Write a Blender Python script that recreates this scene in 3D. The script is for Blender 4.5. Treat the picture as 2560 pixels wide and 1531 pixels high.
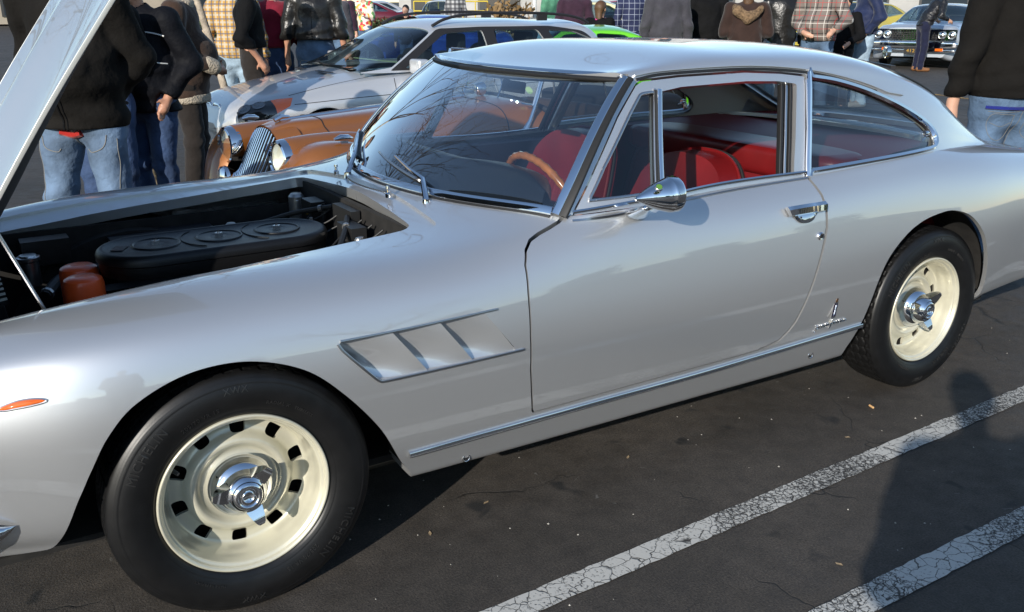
import bpy, bmesh, math, random
import numpy as np
from mathutils import Vector, Matrix

SC = bpy.context.scene
for _o in list(bpy.data.objects):
    bpy.data.objects.remove(_o)
COL = SC.collection
random.seed(7)
RNG = np.random.default_rng(7)

# ------------------------------------------------------------ camera
cam_d = bpy.data.cameras.new('camera')
cam = bpy.data.objects.new('camera', cam_d)
COL.objects.link(cam)
cam.location = (-0.497, -2.813, 1.461)
cam.rotation_euler = (math.pi/2 - 0.321, 0.0, -0.556)
cam_d.sensor_width = 36.0
cam_d.lens = 2300.7/2560*36.0
cam_d.clip_start = 0.05
cam_d.clip_end = 3000
SC.camera = cam

# ------------------------------------------------------------ sky and sun
SUN_TRAVEL = Vector((2.2, 1.5, -1.0)).normalized()
world = bpy.data.worlds.new('World')
SC.world = world
world.use_nodes = True
_nt = world.node_tree
_sky = _nt.nodes.new('ShaderNodeTexSky')
_sky.sky_type = 'NISHITA'
_sky.sun_disc = False
_sky.sun_elevation = math.asin(-SUN_TRAVEL.z)
_sky.sun_rotation = math.atan2(-SUN_TRAVEL.x, -SUN_TRAVEL.y)
_sky.altitude = 20
_sky.air_density = 1.0
_sky.dust_density = 0.15
_sky.ozone_density = 1.7
_bg = _nt.nodes['Background']
_nt.links.new(_sky.outputs['Color'], _bg.inputs['Color'])
_bg.inputs['Strength'].default_value = 0.15
sun_d = bpy.data.lights.new('sun', 'SUN')
sun_d.energy = 4.4
sun_d.angle = math.radians(0.53)
sun_d.color = (1.0, 0.94, 0.85)
sun = bpy.data.objects.new('sun', sun_d)
COL.objects.link(sun)
sun.rotation_euler = SUN_TRAVEL.to_track_quat('-Z', 'Y').to_euler()
sun.location = (-8, -6, 9)
SC.view_settings.view_transform = 'Standard'
SC.view_settings.look = 'None'
SC.view_settings.exposure = 0.32
SC.view_settings.gamma = 1.0
SC.view_settings.use_curve_mapping = False
SC.render.engine = 'CYCLES'
SC.cycles.max_bounces = 8
SC.cycles.transparent_max_bounces = 16
SC.cycles.caustics_reflective = False
SC.cycles.caustics_refractive = False
SC.cycles.use_denoising = True
# ------------------------------------------------------------ materials
MATS = {}
def lin(c):
    """sRGB 0-255 -> linear"""
    return tuple(((v/255)/12.92 if v/255 <= .04045 else ((v/255+.055)/1.055)**2.4) for v in c)
def mat(name, col, rough=.5, metal=0.0, coat=0.0, coat_rough=.03, spec=.5, noise=None, bump=None, emit=None, sheen=0.0, ior=None):
    """noise=(scale, amount[, detail]) varies the colour; bump=(scale, strength[, distance])"""
    if name in MATS: return MATS[name]
    m = bpy.data.materials.new(name); m.use_nodes = True
    nt = m.node_tree; b = nt.nodes['Principled BSDF']
    c = tuple(col)+(1,)
    b.inputs['Base Color'].default_value = c
    b.inputs['Roughness'].default_value = rough
    b.inputs['Metallic'].default_value = metal
    b.inputs['Coat Weight'].default_value = coat
    b.inputs['Coat Roughness'].default_value = coat_rough
    b.inputs['Specular IOR Level'].default_value = spec
    if ior: b.inputs['IOR'].default_value = ior
    if sheen:
        b.inputs['Sheen Weight'].default_value = sheen
        b.inputs['Sheen Roughness'].default_value = .5
    tc = nt.nodes.new('ShaderNodeTexCoord')
    if noise:
        n = nt.nodes.new('ShaderNodeTexNoise'); n.inputs['Scale'].default_value = noise[0]
        n.inputs['Detail'].default_value = noise[2] if len(noise) > 2 else 4
        nt.links.new(tc.outputs['Object'], n.inputs['Vector'])
        mr = nt.nodes.new('ShaderNodeMapRange'); mr.inputs['From Min'].default_value = .3; mr.inputs['From Max'].default_value = .7
        mr.inputs['To Min'].default_value = 1-noise[1]; mr.inputs['To Max'].default_value = 1+noise[1]
        nt.links.new(n.outputs['Fac'], mr.inputs['Value'])
        mx = nt.nodes.new('ShaderNodeVectorMath'); mx.operation = 'SCALE'
        mx.inputs[0].default_value = col
        nt.links.new(mr.outputs['Result'], mx.inputs['Scale'])
        nt.links.new(mx.outputs['Vector'], b.inputs['Base Color'])
    if bump:
        n = nt.nodes.new('ShaderNodeTexNoise'); n.inputs['Scale'].default_value = bump[0]; n.inputs['Detail'].default_value = 3
        nt.links.new(tc.outputs['Object'], n.inputs['Vector'])
        bp = nt.nodes.new('ShaderNodeBump'); bp.inputs['Strength'].default_value = bump[1]
        bp.inputs['Distance'].default_value = bump[2] if len(bump) > 2 else .002
        nt.links.new(n.outputs['Fac'], bp.inputs['Height'])
        nt.links.new(bp.outputs['Normal'], b.inputs['Normal'])
    if emit:
        b.inputs['Emission Color'].default_value = tuple(emit[0])+(1,); b.inputs['Emission Strength'].default_value = emit[1]
    MATS[name] = m
    return m
def glass(name, tint=(.9, .95, .93), refl=1.0, rough=0.0):
    """thin sheet glass: Fresnel mix of a tinted transparent and a mirror layer"""
    if name in MATS: return MATS[name]
    m = bpy.data.materials.new(name); m.use_nodes = True
    nt = m.node_tree
    for n in list(nt.nodes): nt.nodes.remove(n)
    o = nt.nodes.new('ShaderNodeOutputMaterial'); mx = nt.nodes.new('ShaderNodeMixShader')
    t = nt.nodes.new('ShaderNodeBsdfTransparent'); t.inputs['Color'].default_value = tuple(tint)+(1,)
    g = nt.nodes.new('ShaderNodeBsdfGlossy'); g.inputs['Roughness'].default_value = rough
    f = nt.nodes.new('ShaderNodeFresnel'); f.inputs['IOR'].default_value = 1.5
    k = nt.nodes.new('ShaderNodeMath'); k.operation = 'MULTIPLY'; k.inputs[1].default_value = 1.7*refl; k.use_clamp = True
    ge = nt.nodes.new('ShaderNodeNewGeometry'); ir = nt.nodes.new('ShaderNodeMapRange')
    ir.inputs['To Min'].default_value = 1.5; ir.inputs['To Max'].default_value = 1/1.5
    nt.links.new(ge.outputs['Backfacing'], ir.inputs['Value']); nt.links.new(ir.outputs['Result'], f.inputs['IOR'])
    nt.links.new(f.outputs[0], k.inputs[0]); nt.links.new(k.outputs[0], mx.inputs[0])
    nt.links.new(t.outputs[0], mx.inputs[1]); nt.links.new(g.outputs[0], mx.inputs[2]); nt.links.new(mx.outputs[0], o.inputs['Surface'])
    MATS[name] = m
    return m

# ------------------------------------------------------------ objects
def mk(name, V, F, m, parent=None, smooth=True, normals=None, label=None, sharp=None):
    me = bpy.data.meshes.new(name)
    V = np.asarray(V, float)
    me.from_pydata(V.tolist(), [], [tuple(int(i) for i in f) for f in F])
    if m is not None:
        for mm in (m if isinstance(m, (list, tuple)) else [m]): me.materials.append(mm)
    if smooth:
        me.polygons.foreach_set('use_smooth', np.ones(len(me.polygons), bool))
        if sharp is not None: me.set_sharp_from_angle(angle=math.radians(sharp))
    me.update()
    if normals is not None:
        me.normals_split_custom_set_from_vertices([tuple(n) for n in normals])
    o = bpy.data.objects.new(name, me); COL.objects.link(o)
    if parent is not None: o.parent = parent
    if label: o['label'] = label
    return o
def thing(name, label, cat, loc=(0, 0, 0), rz=0, group=None):
    o = bpy.data.objects.new(name, None); COL.objects.link(o)
    o.empty_display_size = .2
    o.location = loc; o.rotation_euler = (0, 0, rz); o['label'] = label; o['category'] = cat
    if group: o['group'] = group
    return o
def tag(o, label, cat, group=None):
    o['label'] = label; o['category'] = cat
    if group: o['group'] = group
    return o
def gz(x, y):
    """height of the lot: it falls gently away behind the coupe"""
    return float(-.022*(min(max(y, 1.0), 8.0)-1.0)+.014*(min(max(x, 1.0), 12.0)-1.0)*(min(max(y, 1.0), 4.0)-1.0)/3.0)
def struct(o):
    o['kind'] = 'structure'; return o
class MB:
    """collects shapes into one mesh"""
    def __init__(s): s.V = []; s.F = []
    def add(s, V, F):
        b = len(s.V); s.V += [tuple(v) for v in V]; s.F += [tuple(int(i)+b for i in f) for f in F]; return s
    def box(s, c, d, R=None):
        c = np.array(c, float); d = np.array(d, float)/2
        v = np.array([[x, y, z] for x in (-1, 1) for y in (-1, 1) for z in (-1, 1)], float)*d
        if R is not None: v = v@np.array(R).T
        return s.add(v+c, [(0, 1, 3, 2), (4, 6, 7, 5), (0, 4, 5, 1), (2, 3, 7, 6), (0, 2, 6, 4), (1, 5, 7, 3)])
    def tube(s, path, r, n=10, cap=True, closed=False):
        V, F = tube(path, r, n, cap, closed); return s.add(V, F)
    def lathe(s, prof, n=32, origin=(0, 0, 0), axis='z', close=False):
        V, F = lathe(prof, n, close); V = ax(V, axis)+np.array(origin); return s.add(V, F)
    def build(s, name, m, parent=None, smooth=True, sharp=35, label=None):
        return mk(name, s.V, s.F, m, parent, smooth, None, label, sharp)
def ax(V, axis):
    V = np.asarray(V, float)
    if axis == 'x': return V[:, [2, 0, 1]]
    if axis == 'y': return V[:, [1, 2, 0]]
    if axis == '-y': return V[:, [0, 2, 1]]*np.array([1, -1, 1])
    return V
def lathe(prof, n=32, close=False):
    """prof: (r,z) list revolved about z"""
    prof = np.array(prof, float); k = len(prof)
    t = np.linspace(0, 2*np.pi, n, endpoint=False)
    V = np.stack([np.outer(np.cos(t), prof[:, 0]), np.outer(np.sin(t), prof[:, 0]), np.tile(prof[:, 1], (n, 1))], 2).reshape(-1, 3)
    F = []
    for i in range(n):
        a = i*k; b = ((i+1) % n)*k
        for j in range(k-1): F.append((a+j, b+j, b+j+1, a+j+1))
    return V, F
def frames(path, closed=False, up=None):
    P = np.asarray(path, float)
    T = np.roll(P, -1, 0)-np.roll(P, 1, 0)
    if not closed: T[0] = P[1]-P[0]; T[-1] = P[-1]-P[-2]
    T /= np.linalg.norm(T, axis=1)[:, None]+1e-12
    if up is not None:
        U = np.broadcast_to(np.asarray(up, float), P.shape).copy()
        U -= (U*T).sum(1)[:, None]*T; U /= np.linalg.norm(U, axis=1)[:, None]+1e-12
    else:
        U = np.zeros_like(P); a = np.array([0, 0, 1.]) if abs(T[0, 2]) < .9 else np.array([1., 0, 0])
        u = a-a@T[0]*T[0]; u /= np.linalg.norm(u)
        for i in range(len(P)):
            u = u-u@T[i]*T[i]; u /= np.linalg.norm(u)+1e-12; U[i] = u
    return P, T, U, np.cross(T, U)
def tube(path, r, n=10, cap=True, closed=False):
    P, T, U, B = frames(path, closed)
    r = np.broadcast_to(np.asarray(r, float), (len(P),))
    t = np.linspace(0, 2*np.pi, n, endpoint=False)
    V = (P[:, None]+r[:, None, None]*(np.cos(t)[None, :, None]*U[:, None]+np.sin(t)[None, :, None]*B[:, None])).reshape(-1, 3)
    return V, ring_faces(len(P), n, cap, closed)
def ring_faces(m, n, cap=True, closed=False):
    F = []
    for i in range(m if closed else m-1):
        a = i*n; b = ((i+1) % m)*n
        for j in range(n):
            k = (j+1) % n; F.append((a+j, a+k, b+k, b+j))
    if cap and not closed:
        F.append(tuple(range(n-1, -1, -1))); F.append(tuple((m-1)*n+j for j in range(n)))
    return F
def sweep(path, prof, up, cap=True, closed=False):
    """prof: closed list of (side, up) offsets; up: normal(s) along the path"""
    P, T, U, B = frames(path, closed, up)
    S = np.cross(T, U)
    prof = np.asarray(prof, float); n = len(prof)
    V = (P[:, None]+prof[None, :, 0, None]*S[:, None]+prof[None, :, 1, None]*U[:, None]).reshape(-1, 3)
    return V, ring_faces(len(P), n, cap, closed)
def rrect(w, h, r=.2, k=4):
    """rounded rectangle profile"""
    r = min(w, h)*r; o = []
    for cx, cy, a0 in ((w/2-r, h/2-r, 0), (-w/2+r, h/2-r, 90), (-w/2+r, -h/2+r, 180), (w/2-r, -h/2+r, 270)):
        for i in range(k):
            a = math.radians(a0+90*i/(k-1)); o.append((cx+r*math.cos(a), cy+r*math.sin(a)))
    return o
def smooth_path(pts, n=60, closed=False):
    """Catmull-Rom through points, evenly resampled"""
    P = np.asarray(pts, float)
    if closed: Q = np.concatenate([P[-1:], P, P[:2]])
    else: Q = np.concatenate([2*P[:1]-P[1:2], P, 2*P[-1:]-P[-2:-1]])
    o = []
    for i in range(1, len(Q)-2):
        t = np.linspace(0, 1, 24, endpoint=False)[:, None]
        a, b, c, d = Q[i-1], Q[i], Q[i+1], Q[i+2]
        o.append(.5*((2*b)+(-a+c)*t+(2*a-5*b+4*c-d)*t**2+(-a+3*b-3*c+d)*t**3))
    o = np.concatenate(o+[P[:1] if closed else P[-1:]])
    s = np.concatenate([[0], np.cumsum(np.linalg.norm(np.diff(o, axis=0), axis=1))])
    q = np.linspace(0, s[-1], n, endpoint=not closed)
    return np.stack([np.interp(q, s, o[:, k]) for k in range(o.shape[1])], 1)
def sdpoly(p, poly):
    """signed distance, negative inside"""
    p = np.asarray(p, float); poly = np.asarray(poly, float)
    a = poly; b = np.roll(poly, -1, 0); d2 = np.full(len(p), 1e9); ins = np.zeros(len(p), bool)
    for i in range(len(a)):
        e = b[i]-a[i]; w = p-a[i]; t = np.clip((w@e)/(e@e+1e-18), 0, 1)
        q = w-t[:, None]*e; d2 = np.minimum(d2, (q**2).sum(1))
        c = (a[i, 1] > p[:, 1]) != (b[i, 1] > p[:, 1])
        with np.errstate(divide='ignore', invalid='ignore'):
            ins ^= c & (p[:, 0] < e[0]*(p[:, 1]-a[i, 1])/(e[1] if e[1] != 0 else 1e-12)+a[i, 0])
    return np.where(ins, -1, 1)*np.sqrt(d2)
def round_poly(poly, r, k=6):
    """round the corners of a closed polygon (r scalar or per-corner list)"""
    P = np.asarray(poly, float); o = []; n = len(P)
    rs = np.broadcast_to(np.asarray(r, float), (n,))
    for i in range(n):
        a, b, c = P[i-1], P[i], P[(i+1) % n]
        u = (a-b)/np.linalg.norm(a-b); v = (c-b)/np.linalg.norm(c-b)
        d = min(rs[i], .45*np.linalg.norm(a-b), .45*np.linalg.norm(c-b))
        for t in np.linspace(0, 1, k):
            o.append((1-t)**2*(b+u*d)+2*t*(1-t)*b+t*t*(b+v*d))
    return np.array(o)

# ------------------------------------------------------------ parametric patches with clean cuts
class Patch:
    def __init__(s, fn, us, vs):
        s.fn = fn; nu, nv = len(us), len(vs)
        U, V = np.meshgrid(us, vs, indexing='ij')
        s.P = np.stack([U.ravel(), V.ravel()], 1)
        i, j = np.meshgrid(np.arange(nu-1), np.arange(nv-1), indexing='ij'); a = (i*nv+j).ravel()
        s.F = [tuple(f) for f in np.stack([a, a+nv, a+nv+1, a+1], 1).tolist()]
        s.cut = np.zeros(len(s.P), bool)
    def pos(s, P=None):
        P = s.P if P is None else P
        return s.fn(P[:, 0], P[:, 1])
    def clip(s, g):
        """keep g(params, positions) >= 0"""
        gv = g(s.P, s.pos()); gv = np.where(np.abs(gv) < 1e-7, 1e-7, gv)
        newP = []; cache = {}; F = []; base = len(s.P)
        def cross(a, b):
            k = (a, b) if a < b else (b, a)
            if k not in cache:
                t = gv[k[0]]/(gv[k[0]]-gv[k[1]]); cache[k] = base+len(newP)
                newP.append((s.P[k[0]], s.P[k[1]], t))
            return cache[k]
        pos = gv > 0
        for f in s.F:
            ins = [pos[i] for i in f]
            if all(ins): F.append(f); continue
            if not any(ins): continue
            o = []
            for q in range(len(f)):
                a = f[q]; b = f[(q+1) % len(f)]
                if pos[a]: o.append(a)
                if pos[a] != pos[b]: o.append(cross(a, b))
            if len(o) >= 3: F.append(tuple(o))
        if newP:
            A = np.array([x[0] for x in newP]); B = np.array([x[1] for x in newP]); t = np.array([x[2] for x in newP])
            lo = np.zeros(len(t)); hi = np.ones(len(t)); ga = g(A, s.pos(A)); 
            Q = A+t[:, None]*(B-A)
            for _ in range(3):
                gq = g(Q, s.pos(Q)); same = (gq > 0) == (ga > 0)
                lo = np.where(same, t, lo); hi = np.where(same, hi, t); 
                gl = g(A+lo[:, None]*(B-A), s.pos(A+lo[:, None]*(B-A))); gh = g(A+hi[:, None]*(B-A), s.pos(A+hi[:, None]*(B-A)))
                w = np.where(np.abs(gl-gh) > 1e-12, gl/(gl-gh+1e-15), .5); t = lo+np.clip(w, 0.02, .98)*(hi-lo); Q = A+t[:, None]*(B-A)
            s.P = np.concatenate([s.P, Q]); s.cut = np.concatenate([s.cut, np.ones(len(Q), bool)])
        s.F = F
        return s
    def geo(s, mirror=False, off=0.0, flange=0.0, flip=False, flange_filter=None):
        used = sorted({i for f in s.F for i in f}); idx = {u: k for k, u in enumerate(used)}
        P = s.P[used]; cut = s.cut[used]; F = [tuple(idx[i] for i in f) for f in s.F]
        V = s.pos(P); h = 1e-4
        du = s.fn(P[:, 0]+h, P[:, 1])-s.fn(P[:, 0]-h, P[:, 1]); dv = s.fn(P[:, 0], P[:, 1]+h)-s.fn(P[:, 0], P[:, 1]-h)
        N = np.cross(du, dv); N /= np.linalg.norm(N, axis=1)[:, None]+1e-15
        if flip: N = -N; F = [f[::-1] for f in F]
        V = V+N*off
        if flange:
            cnt = {}
            for f in F:
                for q in range(len(f)):
                    a, b = f[q], f[(q+1) % len(f)]
                    cnt[(a, b)] = cnt.get((a, b), 0)+1
            E = [(a, b) for (a, b) in cnt if (b, a) not in cnt and cut[a] and cut[b]]
            if flange_filter is not None: E = [e for e in E if flange_filter(V[e[0]]) and flange_filter(V[e[1]])]
            if E:
                vs = sorted({i for e in E for i in e}); m = {v: len(V)+k for k, v in enumerate(vs)}; m2 = {v: len(V)+len(vs)+k for k, v in enumerate(vs)}
                acc = {v: np.zeros(3) for v in vs}
                for a, b in E:
                    c = np.cross(V[b]-V[a], N[a]); acc[a] = acc[a]+c; acc[b] = acc[b]+c
                FN = np.array([acc[v]/(np.linalg.norm(acc[v])+1e-15) for v in vs])
                V = np.concatenate([V, V[vs], V[vs]-N[vs]*flange]); 
                F = F+[(m[a], m2[a], m2[b], m[b])[::1] for a, b in E]
                N = np.concatenate([N, FN, FN])
        if mirror:
            V = V*np.array([1, -1, 1]); N = N*np.array([1, -1, 1]); F = [f[::-1] for f in F]
        return V, F, N
    def build(s, name, m, parent=None, both=False, **k):
        lab = k.pop('label', None)
        V, F, N = s.geo(**k)
        if both:
            k = dict(k); k['mirror'] = True
            V2, F2, N2 = s.geo(**k); F = list(F)+[tuple(i+len(V) for i in f) for f in F2]; V = np.concatenate([V, V2]); N = np.concatenate([N, N2])
        return mk(name, V, F, m, parent, True, N, lab)
# ------------------------------------------------------------ lofted coachwork
def spmat(k):
    """natural cubic spline: returns function x->(N,len(k)) basis matrix"""
    k=np.asarray(k,float); n=len(k); h=np.diff(k)
    A=np.zeros((n,n)); B=np.zeros((n,n)); A[0,0]=A[-1,-1]=1
    for i in range(1,n-1):
        A[i,i-1]=h[i-1];A[i,i]=2*(h[i-1]+h[i]);A[i,i+1]=h[i]
        B[i,i-1]=6/h[i-1];B[i,i]=-6/h[i-1]-6/h[i];B[i,i+1]=6/h[i]
    M2=np.linalg.solve(A,B); I=np.eye(n)
    def f(x):
        x=np.clip(np.atleast_1d(np.asarray(x,float)),k[0],k[-1])
        i=np.clip(np.searchsorted(k,x)-1,0,n-2); hh=h[i]
        a=(k[i+1]-x)/hh;b=(x-k[i])/hh
        return a[:,None]*I[i]+b[:,None]*I[i+1]+((a**3-a)*hh**2/6)[:,None]*M2[i]+((b**3-b)*hh**2/6)[:,None]*M2[i+1]
    return f
class Loft:
    """T: stations x -> list of (w,z); last control point lies on the centre line"""
    def __init__(s,T,g=1.0):
        s.xs=np.array([t[0] for t in T]); 
        W=np.array([[p[0] for p in t[1]] for t in T]);Z=np.array([[p[1] for p in t[1]] for t in T])
        s.n=W.shape[1]
        # mirror ghosts across the centre line keep it smooth
        s.W=np.concatenate([W,-W[:,-2::-1][:,:3]],1); s.Z=np.concatenate([Z,Z[:,-2::-1][:,:3]],1)
        s.g=g; k=np.arange(s.n+3).astype(float); e=s.n-2
        k[s.n-1]=e+g; k[s.n]=e+2*g; k[s.n+1]=e+2*g+1; k[s.n+2]=e+2*g+2
        s.bx=spmat(s.xs); s.bv=spmat(k)
    def __call__(s,x,v):
        v=np.asarray(v,float); e=s.n-2; A=s.bx(x);B=s.bv(np.where(v>e,e+(v-e)*s.g,v))
        w=np.einsum('ns,si,ni->n',A,s.W,B);z=np.einsum('ns,si,ni->n',A,s.Z,B)
        return np.stack([np.broadcast_to(x,w.shape),-w,z],1)
def prof(W,zb,top,sl=0.0):
    """lower five control points from the widest half width, then the given ones"""
    return [(W-.22,zb+.01),(W-.10,zb-.003),(W-.066,zb+.03),(W-.038+sl,.335),(W-.014,.44)]+top
BT=[
 (-.87,prof(.40,.33,[(.40,.50),(.395,.55),(.375,.60),(.34,.64),(.29,.665),(.20,.68),(0,.69)])),
 (-.78,prof(.62,.29,[(.62,.51),(.61,.58),(.585,.645),(.54,.69),(.49,.71),(.43,.712),(0,.735)])),
 (-.60,prof(.745,.265,[(.745,.54),(.735,.625),(.705,.70),(.655,.74),(.585,.757),(.475,.742),(0,.78)])),
 (-.35,prof(.815,.25,[(.815,.56),(.805,.655),(.77,.738),(.70,.782),(.60,.798),(.475,.768),(0,.808)])),
 (0,prof(.845,.235,[(.845,.56),(.835,.665),(.80,.755),(.725,.808),(.61,.826),(.475,.802),(0,.838)])),
 (.35,prof(.853,.228,[(.853,.56),(.843,.665),(.808,.758),(.735,.813),(.62,.832),(.475,.828),(0,.86)])),
 (.62,prof(.856,.226,[(.856,.56),(.847,.668),(.815,.764),(.75,.818),(.65,.840),(.475,.850),(0,.874)])),
 (.95,prof(.857,.224,[(.857,.56),(.848,.67),(.822,.778),(.79,.838),(.762,.866),(.735,.884),(0,.91)])),
 (1.4,prof(.857,.222,[(.857,.56),(.848,.672),(.825,.782),(.797,.845),(.772,.875),(.748,.894),(0,.93)])),
 (2.0,prof(.855,.218,[(.855,.57),(.847,.68),(.825,.79),(.798,.853),(.773,.885),(.748,.906),(0,.94)])),
 (2.6,prof(.852,.235,[(.852,.58),(.843,.692),(.818,.80),(.788,.865),(.758,.899),(.722,.924),(0,.95)])),
 (3.0,prof(.838,.28,[(.838,.58),(.828,.692),(.798,.798),(.755,.862),(.705,.893),(.64,.908),(0,.945)])),
 (3.4,prof(.80,.33,[(.80,.58),(.79,.68),(.76,.775),(.715,.832),(.655,.857),(.57,.866),(0,.895)])),
 (3.8,prof(.70,.38,[(.70,.56),(.69,.64),(.665,.71),(.625,.755),(.57,.775),(.50,.782),(0,.80)])),
 (3.98,prof(.52,.42,[(.52,.54),(.515,.59),(.50,.635),(.47,.67),(.43,.69),(.37,.70),(0,.71)])),
]
CT=[ # cabin: belt ... drip ... roof centre
 (0.95,[(.742,.880),(.722,.94),(.70,1.0),(.672,1.075),(.64,1.16),(.612,1.215),(.59,1.240),(.50,1.232),(.28,1.225),(0,1.222)]),
 (1.25,[(.744,.886),(.722,.95),(.698,1.02),(.668,1.10),(.635,1.185),(.612,1.235),(.587,1.256),(.49,1.252),(.27,1.252),(0,1.252)]),
 (1.5,[(.745,.892),(.722,.955),(.697,1.027),(.667,1.11),(.635,1.195),(.612,1.245),(.587,1.275),(.49,1.296),(.27,1.309),(0,1.312)]),
 (1.8,[(.746,.898),(.722,.96),(.697,1.03),(.667,1.11),(.635,1.195),(.612,1.245),(.587,1.278),(.49,1.302),(.27,1.318),(0,1.322)]),
 (2.1,[(.744,.908),(.72,.965),(.695,1.03),(.665,1.105),(.635,1.18),(.612,1.228),(.587,1.265),(.49,1.294),(.27,1.313),(0,1.318)]),
 (2.4,[(.735,.917),(.712,.965),(.688,1.02),(.66,1.085),(.632,1.15),(.61,1.195),(.585,1.232),(.49,1.264),(.27,1.288),(0,1.295)]),
 (2.65,[(.72,.925),(.70,.96),(.678,1.003),(.652,1.055),(.626,1.108),(.605,1.147),(.577,1.174),(.48,1.207),(.27,1.235),(0,1.245)]),
 (2.9,[(.69,.925),(.672,.945),(.652,.97),(.63,1.0),(.607,1.033),(.585,1.06),(.555,1.085),(.46,1.112),(.27,1.128),(0,1.133)]),
 (3.1,[(.64,.905),(.625,.912),(.61,.923),(.592,.937),(.572,.953),(.55,.967),(.52,.98),(.43,1.0),(.26,1.015),(0,1.02)]),
 (3.25,[(.60,.885),(.59,.888),(.575,.892),(.56,.897),(.54,.903),(.52,.908),(.49,.914),(.41,.925),(.25,.935),(0,.938)]),
]
BODY=Loft(BT,7.0)
for _x,_c in CT: # the cabin springs from the body's belt line
    _q=BODY(np.array([_x]),np.array([10.0]))[0]; _d=(-_q[1]-_c[0][0],_q[2]-_c[0][1])
    for _k,_f in ((0,1.0),(1,.75),(2,.45),(3,.2)): _c[_k]=(_c[_k][0]+_d[0]*_f,_c[_k][1]+_d[1]*_f)
CAB=Loft(CT)
# ------------------------------------------------------------ ground
def asphalt():
    m = bpy.data.materials.new('asphalt'); m.use_nodes = True
    nt = m.node_tree; b = nt.nodes['Principled BSDF']; N = nt.nodes.new; L = nt.links.new
    tc = N('ShaderNodeTexCoord')
    def noise(sc, det=4, rough=.6, dist=0):
        n = N('ShaderNodeTexNoise'); n.inputs['Scale'].default_value = sc; n.inputs['Detail'].default_value = det
        n.inputs['Roughness'].default_value = rough; n.inputs['Distortion'].default_value = dist
        L(tc.outputs['Object'], n.inputs['Vector']); return n
    def ramp(src, *st):
        r = N('ShaderNodeValToRGB'); e = r.color_ramp.elements
        while len(e) < len(st): e.new(.5)
        for k, (p, c) in enumerate(st): e[k].position = p; e[k].color = c if len(c) == 4 else tuple(c)+(1,)
        L(src, r.inputs[0]); return r
    def mix(f, a, bb, t='MIX'):
        x = N('ShaderNodeMix'); x.data_type = 'RGBA'; x.blend_type = t
        if isinstance(f, float): x.inputs[0].default_value = f
        else: L(f, x.inputs[0])
        for i, q in ((6, a), (7, bb)):
            if isinstance(q, tuple): x.inputs[i].default_value = q+(1,)
            else: L(q, x.inputs[i])
        return x.outputs[2]
    # big worn zones, aggregate speckle, oily stains, pale scuffs
    big = ramp(noise(.9, 5).outputs['Fac'], (.35, (.033, .029, .025)), (.65, (.059, .0515, .0455)))
    fine = ramp(noise(160, 2).outputs['Fac'], (.30, (.55, .55, .55)), (.72, (1.5, 1.48, 1.42)))
    col = mix(1.0, big.outputs[0], fine.outputs[0], 'MULTIPLY')
    mid = ramp(noise(14, 6, .7).outputs['Fac'], (.3, (.72, .72, .72)), (.7, (1.25, 1.23, 1.2)))
    col = mix(1.0, col, mid.outputs[0], 'MULTIPLY')
    st = ramp(noise(5.5, 3, .5, .3).outputs['Fac'], (.66, (0, 0, 0)), (.72, (1, 1, 1)))
    col = mix(st.outputs[0], col, (.016, .0155, .015))
    # pale worn flakes
    v = N('ShaderNodeTexVoronoi'); v.inputs['Scale'].default_value = 95; L(tc.outputs['Object'], v.inputs['Vector'])
    vs = ramp(v.outputs['Distance'], (.06, (1, 1, 1)), (.10, (0, 0, 0)))
    ns = ramp(noise(3.0, 4).outputs['Fac'], (.55, (0, 0, 0)), (.68, (1, 1, 1)))
    sp = mix(1.0, vs.outputs[0], ns.outputs[0], 'MULTIPLY')
    col = mix(sp, col, (.16, .15, .135))
    fl = ramp(noise(18, 3, .5, .8).outputs['Fac'], (.69, (0, 0, 0)), (.70, (1, 1, 1)))
    fz = ramp(noise(1.3, 2).outputs['Fac'], (.56, (0, 0, 0)), (.60, (1, 1, 1)))
    col = mix(mix(1.0, fl.outputs[0], fz.outputs[0], 'MULTIPLY'), col, (.105, .10, .092))
    # hairline cracks
    wv = N('ShaderNodeTexVoronoi'); wv.feature = 'DISTANCE_TO_EDGE'; wv.inputs['Scale'].default_value = 1.15
    dn = noise(4, 3); dv = N('ShaderNodeVectorMath'); dv.operation = 'MULTIPLY_ADD'
    L(dn.outputs['Color'], dv.inputs[0]); dv.inputs[1].default_value = (.25, .25, 0); L(tc.outputs['Object'], dv.inputs[2])
    L(dv.outputs[0], wv.inputs['Vector'])
    ck = ramp(wv.outputs['Distance'], (.0, (1, 1, 1)), (.006, (0, 0, 0)))
    ckm = ramp(noise(1.7, 2).outputs['Fac'], (.5, (0, 0, 0)), (.58, (1, 1, 1)))
    crack = mix(1.0, ck.outputs[0], ckm.outputs[0], 'MULTIPLY')
    col = mix(crack, col, (.012, .011, .010))
    L(col, b.inputs['Base Color'])
    rr = ramp(noise(9, 4).outputs['Fac'], (.3, (.62, .62, .62)), (.7, (.9, .9, .9)))
    L(rr.outputs[0], b.inputs['Roughness'])
    h = N('ShaderNodeMath'); h.operation = 'SUBTRACT'; nb = noise(190, 3); L(nb.outputs['Fac'], h.inputs[0]); L(crack, h.inputs[1])
    bp = N('ShaderNodeBump'); bp.inputs['Strength'].default_value = .55; bp.inputs['Distance'].default_value = .004
    L(h.outputs[0], bp.inputs['Height']); L(bp.outputs['Normal'], b.inputs['Normal'])
    return m
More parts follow.
